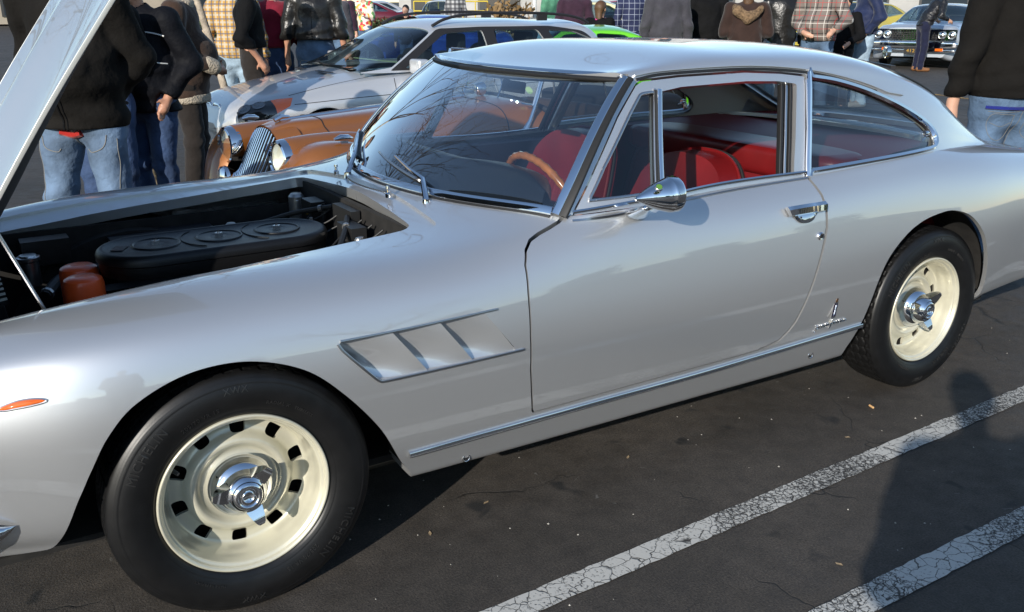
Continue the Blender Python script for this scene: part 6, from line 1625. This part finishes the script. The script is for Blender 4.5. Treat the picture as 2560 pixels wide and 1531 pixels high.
person('man in navy checked shirt holding a white cup', (9.75, 9.85), 65, 1.80, M_BPLAID, .82, M_JEAN_D, M_SHOE, M_SKIN2, arms=('down', 'hold'), vox=.022, seed=18)
person('heavy man in charcoal sweatshirt, back turned', (7.80, 6.74), 62, 1.80, M_GREYC, .90, M_JEAN_M, bulk=1.15, vox=.02, seed=19)
person('person in plain black jacket between the charcoal sweatshirt and fur hood', (8.61, 6.85), 60, 1.76, M_BLK, .92, M_TEXT, bulk=1.1, vox=.02, seed=20)
person('woman in long brown coat with fur trimmed hood and furry boots', (7.91, 5.44), 50, 1.68, M_BRCOAT, .52, M_TEXT, M_FUR, M_SKIN2, M_HAIRB, arms=('hold', 'clasp'), bulk=1.1, vox=.018, seed=21, coat_flare=.05, hood=M_FUR, longhair=True)
person('person in shiny black leather coat belted at the waist', (9.07, 5.94), 60, 1.74, M_LEATHER, .60, M_JEAN_P, vox=.02, seed=22, coat_flare=.02)
person('man in red and grey plaid flannel shirt with hand at waist', (8.91, 5.20), 200, 1.82, M_RPLAID, .93, M_JEAN_M, M_SHOE, M_SKIN2, arms=('out', 'clasp'), bulk=1.12, vox=.018, seed=23)
person('man in navy windbreaker and pale jeans seen from the side', (10.61, 5.86), 150, 1.84, M_NAVYC, .93, M_JEAN_P, M_SNEAK, M_SKIN2, arms=('pocket', 'pocket'), bulk=1.1, vox=.02, seed=24)
person('person in black coat half hidden behind the plaid flannel shirt', (10.05, 5.75), 190, 1.50, M_BLK, .70, M_TEXT, M_SHOE, M_SKIN2, arms=('out', 'down'), vox=.022, seed=25)
person('man in black quilted jacket and cap leaning over the grey saloon', (17.75, 9.95), -28, 1.80, M_PUFF, .92, cloth('navy_trousers', (.012, .014, .035)), M_SHOEB, M_SKIN2, arms=('out', 'out'), vox=.022, seed=26, lean=.55, cap=M_BLK, hair=M_HAIR)
p27 = person('man in black jacket and blue jeans beside the coupe tail, back turned', (4.42, .05), 66, 1.84, M_BLKB, .925, M_JEAN_M, M_SHOE, M_SKIN2, arms=('down', 'down'), bulk=1.16, vox=.013, seed=27)
drape(p27, 'jacket', [(-.18, .94), (0, .935), (.18, .94)], -1, .012, M_BLK, 'rib_hem', 40, 0); drape(p27, 'trousers', [(-.18, .925), (0, .92), (.18, .925)], -1, .010, M_BLUEC, 'shirt_hem')
for s in (1, -1):
    drape(p27, 'trousers', [(s*.035, .885), (s*.04, .79), (s*.095, .75), (s*.15, .79), (s*.155, .885), (s*.095, .89), (s*.035, .885)], -1, .0012, M_STITCH, 'pocket_stitching', 60); drape(p27, 'trousers', [(s*.04, .845), (s*.095, .825), (s*.15, .845)], -1, .001, M_STITCH, 'pocket_stitching')
    drape(p27, 'trousers', [(s*.02, .905), (s*.10, .90), (s*.17, .905)], -1, .0012, M_STITCH, 'yoke_seam')
drape(p27, 'trousers', [(0, .92), (0, .80), (0, .72)], -1, .0014, M_STITCH, 'seat_seam'); MB().box((-.125, -.045, .865), (.004, .012, .02)).build('red_tab', M_REDC, p27, smooth=False)
person('photographer in dark coat standing just behind the camera', (-.60, -3.26), 58, 1.60, M_BLK, .62, M_JEAN_D, arms=('clasp', 'clasp'), bulk=1.32, vox=.022, seed=28)
# paper cups
for (x, y, z), lab in (((9.80, 9.75, 1.10), 'white paper cup held by the man in the navy checked shirt'), ((8.05, 5.62, 1.25), 'white paper cup held by the woman in the fur trimmed hood')):
    c_ = MB().lathe([(0, -.06), (.030, -.06), (.040, .05), (.042, .052), (.042, .06), (0, .062)], 20, (0, 0, 0)).build('paper_cup', mat('white_paper', (.78, .77, .74), .7), None); c_.location = (x, y, z); tag(c_, lab, 'cup')
# ------------------------------------------------------------ parked cars further off
def saloon(label, loc, rz, paint, L=4.5, Wd=.85, hood_z=.92, deck_z=.95, belt=.93, roof=1.40, name='saloon_car', zb=.20, roofx=(1.55, 2.1, 3.2, 3.95), wheel=.31, scale=1.0, group='cars parked behind', nose_z=.66, glass_m=None, wins=True):
    r = thing(name, label, 'car', (loc[0], loc[1], gz(loc[0], loc[1])), rz, group); r.scale = (scale,)*3
    a, b, c, d = roofx; f = L/4.5
    T = [(0, ssec(Wd*.72, zb+.06, .45, nose_z-.04, Wd*.6, nose_z-.02)), (.10, ssec(Wd*.88, zb, .48, nose_z, Wd*.72, nose_z+.03)), (.5, ssec(Wd*.98, zb, .54, nose_z*.6+belt*.4-.03, Wd*.80, nose_z*.5+hood_z*.5)), (1.2, ssec(Wd, zb, .58, belt-.03, Wd*.86, hood_z)), (a, ssec(Wd, zb, .60, belt, Wd*.88, hood_z+.03)), ((a+d)/2, ssec(Wd, zb, .60, belt+.01, Wd*.88, belt+.03)), (d, ssec(Wd*.99, zb, .60, belt+.01, Wd*.86, deck_z)), (L-.45, ssec(Wd*.95, zb+.02, .58, deck_z-.05, Wd*.80, deck_z-.02)), (L-.08, ssec(Wd*.86, zb+.05, .56, deck_z-.12, Wd*.70, deck_z-.09)), (L, ssec(Wd*.75, zb+.12, .52, deck_z-.24, Wd*.6, deck_z-.22))]
    wb = Wd*.87; wt = Wd*.67
    C = [(a-.35, csec(wb-.02, belt-.01, wb-.06, belt+.01, hood_z+.015)), ((a-.35+b)/2, csec(wb, belt, (wb+wt)/2, (belt+roof)/2-.03, (hood_z+roof)/2)), (b, csec(wb, belt, wt, roof-.075, roof-.02)), ((b+c)/2, csec(wb, belt+.005, wt, roof-.06, roof)), (c, csec(wb, belt+.01, wt, roof-.08, roof-.02)), ((c+d+.1)/2, csec(wb-.01, belt+.01, (wb+wt)/2, (belt+roof)/2-.01, (deck_z+roof)/2+.01)), (d+.12, csec(wb-.03, belt, wb-.07, belt+.015, deck_z+.01))]
    w = [round_poly([(a+.08, belt+.03), (b+.06, roof-.105), ((b+c)/2-.05, roof-.09), ((b+c)/2-.05, belt+.03)], .03), round_poly([((b+c)/2+.05, belt+.03), ((b+c)/2+.05, roof-.09), (c-.02, roof-.11), (d-.22, belt+.035)], .03)] if wins else []
    sl_f = (b-(a-.35))/(roof-.02-hood_z); sl_r = -((d+.12)-c)/(roof-.02-deck_z)
    B, K, bd, cb = coach(r, T, C, paint, [(.82*f, wheel, wheel+.04), (L-.95*f, wheel, wheel+.04)], (a-.33+.02, sl_f, hood_z+.02, .35, 1.2), (d+.09, sl_r, deck_z+.02, .25, 1.5), w, nx=60, glass_m=glass_m)
    for x in (.82*f, L-.95*f):
        for y in (-Wd+.05, Wd-.05): car_wheel(r, x, y, wheel, .2, M_STEEL)
    for s in (1, -1):
        lm = MB().lathe([(0, .03), (.06, .02), (.085, 0), (.092, .005), (.095, -.06)], 20); lm.V = [(-z+.05, s*Wd*.66+x, nose_z-.07+y) for x, y, z in lm.V]; lm.build('headlamp', M_REFLECT, r)
        MB().box((L-.04, s*Wd*.6, deck_z-.26), (.10, .30, .12)).build('tail_lamp', mat('tail_red', (.40, .02, .015), .2, coat=1.0), r, smooth=False)
        soft('seat', ((a+b)/2+.55, s*.36, .80), (.16, .46, .60), M_SEATBLK, r)
    MB().box((-.02, 0, .42), (.08, Wd*1.5, .10)).build('front_bumper', M_TRIMBLK, r, smooth=False); MB().box((L+.02, 0, .45), (.08, Wd*1.5, .12)).build('rear_bumper', M_TRIMBLK, r, smooth=False)
    return r
P_ = lambda n, c, fl=.2: metallic_paint(n, c, fl, .33)
saloon('lime green low sports car behind the silver estate', (5.0, 8.5, 0), -.42, P_('lime_paint', (.14, .55, .02), 0), 4.0, .86, .76, .84, .80, 1.25, 'sports_car', roofx=(1.35, 1.85, 2.7, 3.5), nose_z=.55)
saloon('red car seen from behind beyond the girl in the pink scarf', (20.9, 24.3, 0), math.radians(232), P_('red_paint', (.40, .03, .02), .1), 4.4, .88, .98, 1.02, 1.0, 1.45, 'red_car')
saloon('maroon coupe by the far hedge', (14.3, 38.6, 0), -.35, P_('maroon_paint', (.13, .012, .02), .2), 4.7, .90, .95, 1.0, .95, 1.40, 'maroon_car')
saloon('silver car parked beyond the maroon coupe', (16.6, 42.5, 0), -.35, P_('silver_far_paint', (.5, .5, .52), .5), 4.6, .88, .98, 1.04, .98, 1.42, 'silver_car')
saloon('blue sports car with its nose showing left of the estate', (7.2, 17.2, 0), -.30, P_('blue_paint', (.012, .06, .38), .1), 4.1, .86, .80, .86, .82, 1.22, 'blue_car', roofx=(1.4, 1.95, 2.7, 3.4), nose_z=.68)
saloon('white car far behind the estate roof', (20.3, 36.0, 0), math.radians(-125), P_('white_paint', (.75, .75, .74), 0), 4.4, .87, .95, 1.0, .97, 1.45, 'white_car')
saloon('pale yellow car beyond the estate', (11.6, 18.2, 0), -.55, P_('cream_paint', (.72, .66, .36), 0), 4.3, .86, 1.0, 1.05, 1.0, 1.46, 'yellow_car')
saloon('yellow car with a white roof stripe behind the navy windbreaker', (20.4, 15.6, 0), .05, P_('taxi_yellow_paint', (.50, .40, .06), 0), 4.5, .88, .95, 1.0, .98, 1.42, 'yellow_car')
bk_ = saloon('black car with a yellow front lip behind the plaid flannel shirt', (12.75, 7.25, 0), math.radians(150), P_('black_paint', (.012, .014, .018), .1), 4.4, .88, .85, .88, .84, 1.22, 'black_car', nose_z=.74)
MB().box((-.03, 0, .30), (.10, 1.40, .035)).build('front_lip', mat('yellow_plastic', (.65, .42, .03), .5), bk_, smooth=False)
# ---- grey-blue sixties saloon facing the camera
M_CHEV = metallic_paint('grey_blue_paint', (.46, .50, .55), .45, .38)
cv = saloon('grey-blue sixties saloon with chrome grille and paired headlamps', (18.35, 10.55, 0), .40, M_CHEV, 4.9, .94, .98, 1.0, .97, 1.38, 'saloon_car', nose_z=.90, roofx=(1.75, 2.25, 3.3, 3.9), wheel=.33)
for o_ in [c for c in cv.children if c.name.split('.')[0] in ('front_bumper', 'headlamp')]: bpy.data.objects.remove(o_)
fb = soft('front_bumper', (-.10, 0, .52), (.14, 1.86, .15), M_CHROME, cv); soft('bumper_bar', (-.08, 0, .40), (.10, 1.80, .06), M_CHROME, fb)
gf = MB().box((-.06, 0, .84), (.05, 1.72, .022)).box((-.06, 0, .63), (.05, 1.72, .022)); gf.build('grille_surround', M_CHROME, cv, smooth=False)
MB().box((.0, 0, .735), (.06, 1.70, .20)).build('grille_recess', M_BLACK, cv, smooth=False)
for k in range(15): MB().box((-.055, -.42+k*.06, .735), (.02, .010, .19)).build('grille_bar', M_CHROME, cv, smooth=False)
for k in range(4): MB().box((-.052, 0, .67+k*.043), (.015, .92, .006)).build('grille_bar', M_CHROME, cv, smooth=False)
for s in (1, -1):
    MB().box((-.05, s*.675, .735), (.03, .39, .20)).build('lamp_panel', M_CHROME, cv, smooth=False)
    for dy in (.575, .770):
        lm = MB().lathe([(0, .03), (.05, .022), (.073, .004), (.080, .012), (.085, 0), (.085, -.05)], 24); lm.V = [(-z-.075, s*dy+x, .735+y) for x, y, z in lm.V]; lm.build('headlamp', M_REFLECT, cv)
    MB().box((-.135, s*.56, .425), (.02, .16, .055)).build('indicator_lamp', M_AMBER, cv, smooth=False)
pl = MB().box((-.17, .0, .40), (.012, .31, .155)).build('number_plate', M_BLACK, cv, smooth=False)
V_, F_ = text_mesh('412', .10, .002); V_ = V_-V_.mean(0); mk('plate_characters', np.stack([-.178-V_[:, 2], -V_[:, 0]*1.2, .40+V_[:, 1]], 1), F_, mat('plate_yellow', (.45, .25, .02), .5), pl, smooth=False)
# ---- ground marks further off
ground_line('lot_line', (14.6, 9.8), (11.0, 1.6), .11, M_YEL); ground_line('lot_line', (23.5, 18.3), (18.9, 9.3), .11, M_LINE); ground_line('lot_line', (1.0, 3.35), (6.5, 3.55), .10, M_LINE)
# ---- planting and far edge of the lot
M_LEAF = mat('hedge_leaf', (.055, .085, .025), .6, noise=(3, .4)); M_DRY = mat('dry_grass_leaf', (.24, .15, .06), .7, noise=(4, .4)); M_BARK = mat('pale_bark', (.36, .30, .23), .9, noise=(18, .35), bump=(40, .8, .01)); M_BARKD = mat('dark_bark', (.06, .045, .035), .9, noise=(18, .35))
def leafmass(c, d, n, size, rg):
    """many small leaf faces through a volume"""
    p = rg.uniform(-1, 1, (n, 3)); p /= np.maximum(1, (np.abs(p)**4).sum(1)**.25)[:, None]; p = p*np.array(d)/2*(.75+.35*rg.random((n, 1)))+np.array(c)
    a = rg.normal(size=(n, 3)); a /= np.linalg.norm(a, axis=1)[:, None]; b = np.cross(a, rg.normal(size=(n, 3))); b /= np.linalg.norm(b, axis=1)[:, None]
    s = size*rg.uniform(.6, 1.3, (n, 1)); V = np.stack([p-a*s, p+b*s*.45, p+a*s, p-b*s*.45], 1).reshape(-1, 3); F = np.arange(4*n).reshape(n, 4); return V, F
rgp = np.random.default_rng(11)
kb_ = struct(mk('planter_kerb', *(lambda m: (m.V, m.F))(MB().box((14.5, 35.6, -.03), (12, .25, .14))), mat('pale_concrete', (.42, .39, .34), .9), smooth=False)); kb_.rotation_euler = (0, 0, 0)
for k in range(8):
    V, F = leafmass((9.4+k*1.45, 36.3, .34), (1.6, .9, .75), 700, .07, rgp); h_ = mk('hedge', V, F, M_LEAF, None, False); tag(h_, 'low clipped green hedge in the far planter, number %s from the left' % ('one two three four five six seven eight'.split()[k]), 'hedge', 'hedges along the far planter')
V, F = leafmass((11.7, 16.9, .68), (1.0, 1.0, 1.5), 900, .09, rgp); tag(mk('dry_shrub', V, F, M_DRY, None, False), 'straw coloured ornamental shrub beyond the estate roof', 'shrub')
wp_ = MB().tube([(12.4, 16.9, 0), (12.4, 16.9, 3.2)], .045, 12).box((12.4, 16.9, .02), (.2, .2, .04)).build('white_pole', mat('white_post_paint', (.7, .7, .68), .5), None, sharp=40); tag(wp_, 'slim white pole beside the straw coloured shrub', 'pole')
fn = thing('yellow_railing', 'yellow metal railing far behind the estate roof', 'railing', (20.4, 39.9, 0), -.55)
MY = mat('railing_yellow', (.60, .45, .05), .5)
for z in (.5, .95, 1.4): MB().tube([(0, 0, z), (3.6, 0, z)], .035, 8).build('rail', MY, fn)
for k in range(7): MB().tube([(k*.6, 0, 0), (k*.6, 0, 1.42)], .03, 8).build('post', MY, fn)
def bare_tree(label, loc, H, lean, seed, trunk_r=.07, spread=1.0, m=None, first=.32):
    rg = np.random.default_rng(seed); t = thing('bare_tree', label, 'tree', (loc[0], loc[1], gz(loc[0], loc[1]))); tr = MB(); cr = MB()
    p0 = np.array([0, 0, 0.]); p1 = np.array([lean[0], lean[1], H*first]); tr.tube(smooth_path([p0, p0*.5+p1*.5+np.array([.02, .01, 0]), p1], 10), np.linspace(trunk_r, trunk_r*.75, 10), 12)
    def grow(p, d, L, r, lev):
        if lev > 5 or r < .002: return
        k = 4; pts = [p]; q = p.copy(); dd = d.copy()
        for _ in range(k): dd = dd+rg.normal(0, .14, 3)+np.array([0, 0, .035]); dd /= np.linalg.norm(dd); q = q+dd*L/k; pts.append(q.copy())
        cr.tube(pts, np.linspace(r, r*.62, k+1), 6 if lev < 2 else 4, cap=False)
        for c_ in range(rg.integers(2, 4)):
            nd = dd+rg.normal(0, .52*spread, 3); nd /= np.linalg.norm(nd); grow(pts[rg.integers(2, k+1)], nd, L*rg.uniform(.62, .85), r*.58, lev+1)
    for k in range(5):
        a = 2*math.pi*k/5+rg.uniform(-.4, .4); d = np.array([math.cos(a)*.6*spread, math.sin(a)*.6*spread, 1.0]); grow(p1, d/np.linalg.norm(d), H*.24, trunk_r*.55, 0)
    tr.build('trunk', m or M_BARK, t); cr.build('crown', M_BARKD, t); return t
bare_tree('young bare tree with pale leaning trunk behind the shearling coat', (2.21, 6.80, 0), 7.2, (-.50, .32, 0), 3, .042, 1.0, first=.36)
bare_tree('taller bare tree standing left of the crowd', (-2.6, 7.5, 0), 8.5, (.2, .0, 0), 5, .11, 1.1)
bare_tree('bare tree behind the photographer', (5.5, -16, 0), 9.0, (.1, .1, 0), 9, .13, 1.1)
# ---- buildings closing the view, beyond the lot
def building(label, loc, rz, L, D, Hh, col, nwin, name='building'):
    b = thing(name, label, 'building', loc, rz)
    m = mat('stucco_%d' % int(col[0]*1000), col, .9, noise=(.6, .15)); MB().box((L/2, D/2, Hh/2), (L, D, Hh)).build('wall', m, b, smooth=False); MB().box((L/2, D/2, Hh+.15), (L+.3, D+.3, .35)).build('parapet', mat('parapet', (.30, .27, .24), .8), b, smooth=False)
    for k in range(nwin):
        x = L*(k+.5)/nwin; f = MB().box((x, -.03, 1.6), (L/nwin*.62, .10, 2.3)).build('window_frame', mat('dark_frame', (.05, .05, .05), .5), b, smooth=False); MB().box((x, -.085, 1.6), (L/nwin*.56, .02, 2.1)).build('pane', mat('shop_glass', (.03, .04, .05), .08), f, smooth=False)
    MB().box((L/2, -.6, 3.1), (L*.96, 1.2, .18)).build('canopy', mat('canopy', (.20, .07, .05), .7), b, smooth=False)
    return b
building('long beige shop building at the far side of the lot', (-38, 66, 0), 0, 62, 12, 5.2, (.42, .36, .28), 12)
building('pale grey shop building to the right of the lot', (30, 62, 0), -.75, 60, 12, 5.6, (.40, .39, .37), 12)
building('tan shop building behind the photographer', (110, -66, 0), math.pi-.02, 200, 12, 4.6, (.36, .30, .24), 30)  # out of view; added to block the low sky in the coupe's flank reflection
# evergreen trees along the street behind the photographer
for k in range(9):
    x = 58-k*12.5; rr = np.random.default_rng(50+k); t = thing('street_tree', 'round evergreen street tree behind the photographer, %s in the row from the right' % ('first second third fourth fifth sixth seventh eighth ninth'.split()[k]), 'tree', (x, -46-3*rr.random(), 0), 0, 'street trees behind the photographer')
    hh = rr.uniform(5.0, 8.0); MB().tube([(0, 0, 0), (.05, 0, hh*.3), (0, .05, hh*.55)], [.22, .18, .10], 10).build('trunk', M_BARKD, t)
    V, F = leafmass((0, 0, hh*.66), (hh*.62, hh*.62, hh*.62), 1600, .30, rr); mk('crown', V, F, M_LEAF, t, False)
# ---- small litter on the asphalt
cb = MB().tube([(0, 0, .004), (.022, .004, .004)], .004, 10).build('cigarette_butt', mat('filter_paper', (.60, .36, .16), .8), None); cb.location = (2.331, -.84, 0); cb.rotation_euler = (0, 0, 1.1); tag(cb, 'tan cigarette butt on the asphalt beside the parking line', 'cigarette butt')
rgl = np.random.default_rng(21); grit = MB()
for k in range(150):
    x, y = rgl.uniform(-.9, 3.6), rgl.uniform(-2.1, -.35); s = rgl.uniform(.001, .0032); a = rgl.uniform(0, 3)
    o_ = np.array([[-1, -.7, 0], [.8, -1, 0], [1, .8, 0], [-.7, 1, 0], [.1, 0, 1.2]])*s; R2 = np.array(Matrix.Rotation(a, 3, 'Z')); grit.add(o_@R2.T+np.array([x, y, .0005]), [(0, 1, 4), (1, 2, 4), (2, 3, 4), (3, 0, 4)])
g_ = grit.build('grit', mat('pale_grit', (.30, .28, .25), .9, noise=(60, .7)), None, smooth=False); g_['kind'] = 'stuff'; g_['label'] = 'pale grit scattered over the asphalt'; g_['category'] = 'grit'
for k, (x, y, a) in enumerate(((.746, -.662, .3), (.522, -.725, 1.2), (1.4, -1.45, 2.0), (1.30, -.66, .7), (2.05, -.95, 2.6))):
    lf = mk('dead_leaf', (np.array([[-1, 0, .0], [-.3, .45, .15], [.6, .3, .05], [1, 0, .25], [.5, -.35, .1], [-.4, -.4, .2], [0, 0, .02]])*.011+np.array([0, 0, .001])), [(0, 1, 6), (1, 2, 6), (2, 3, 6), (3, 4, 6), (4, 5, 6), (5, 0, 6)], mat('leaf_litter', (.30, .22, .13), .8), None)
    lf.location = (x, y, .0); lf.rotation_euler = (0, 0, a); tag(lf, ('dead leaf scrap on the asphalt under the sill', 'dead leaf scrap near the front tyre', 'dead leaf scrap between the two parking lines', 'dead leaf scrap in front of the coupe door', 'dead leaf scrap just ahead of the rear tyre')[k], 'leaf')
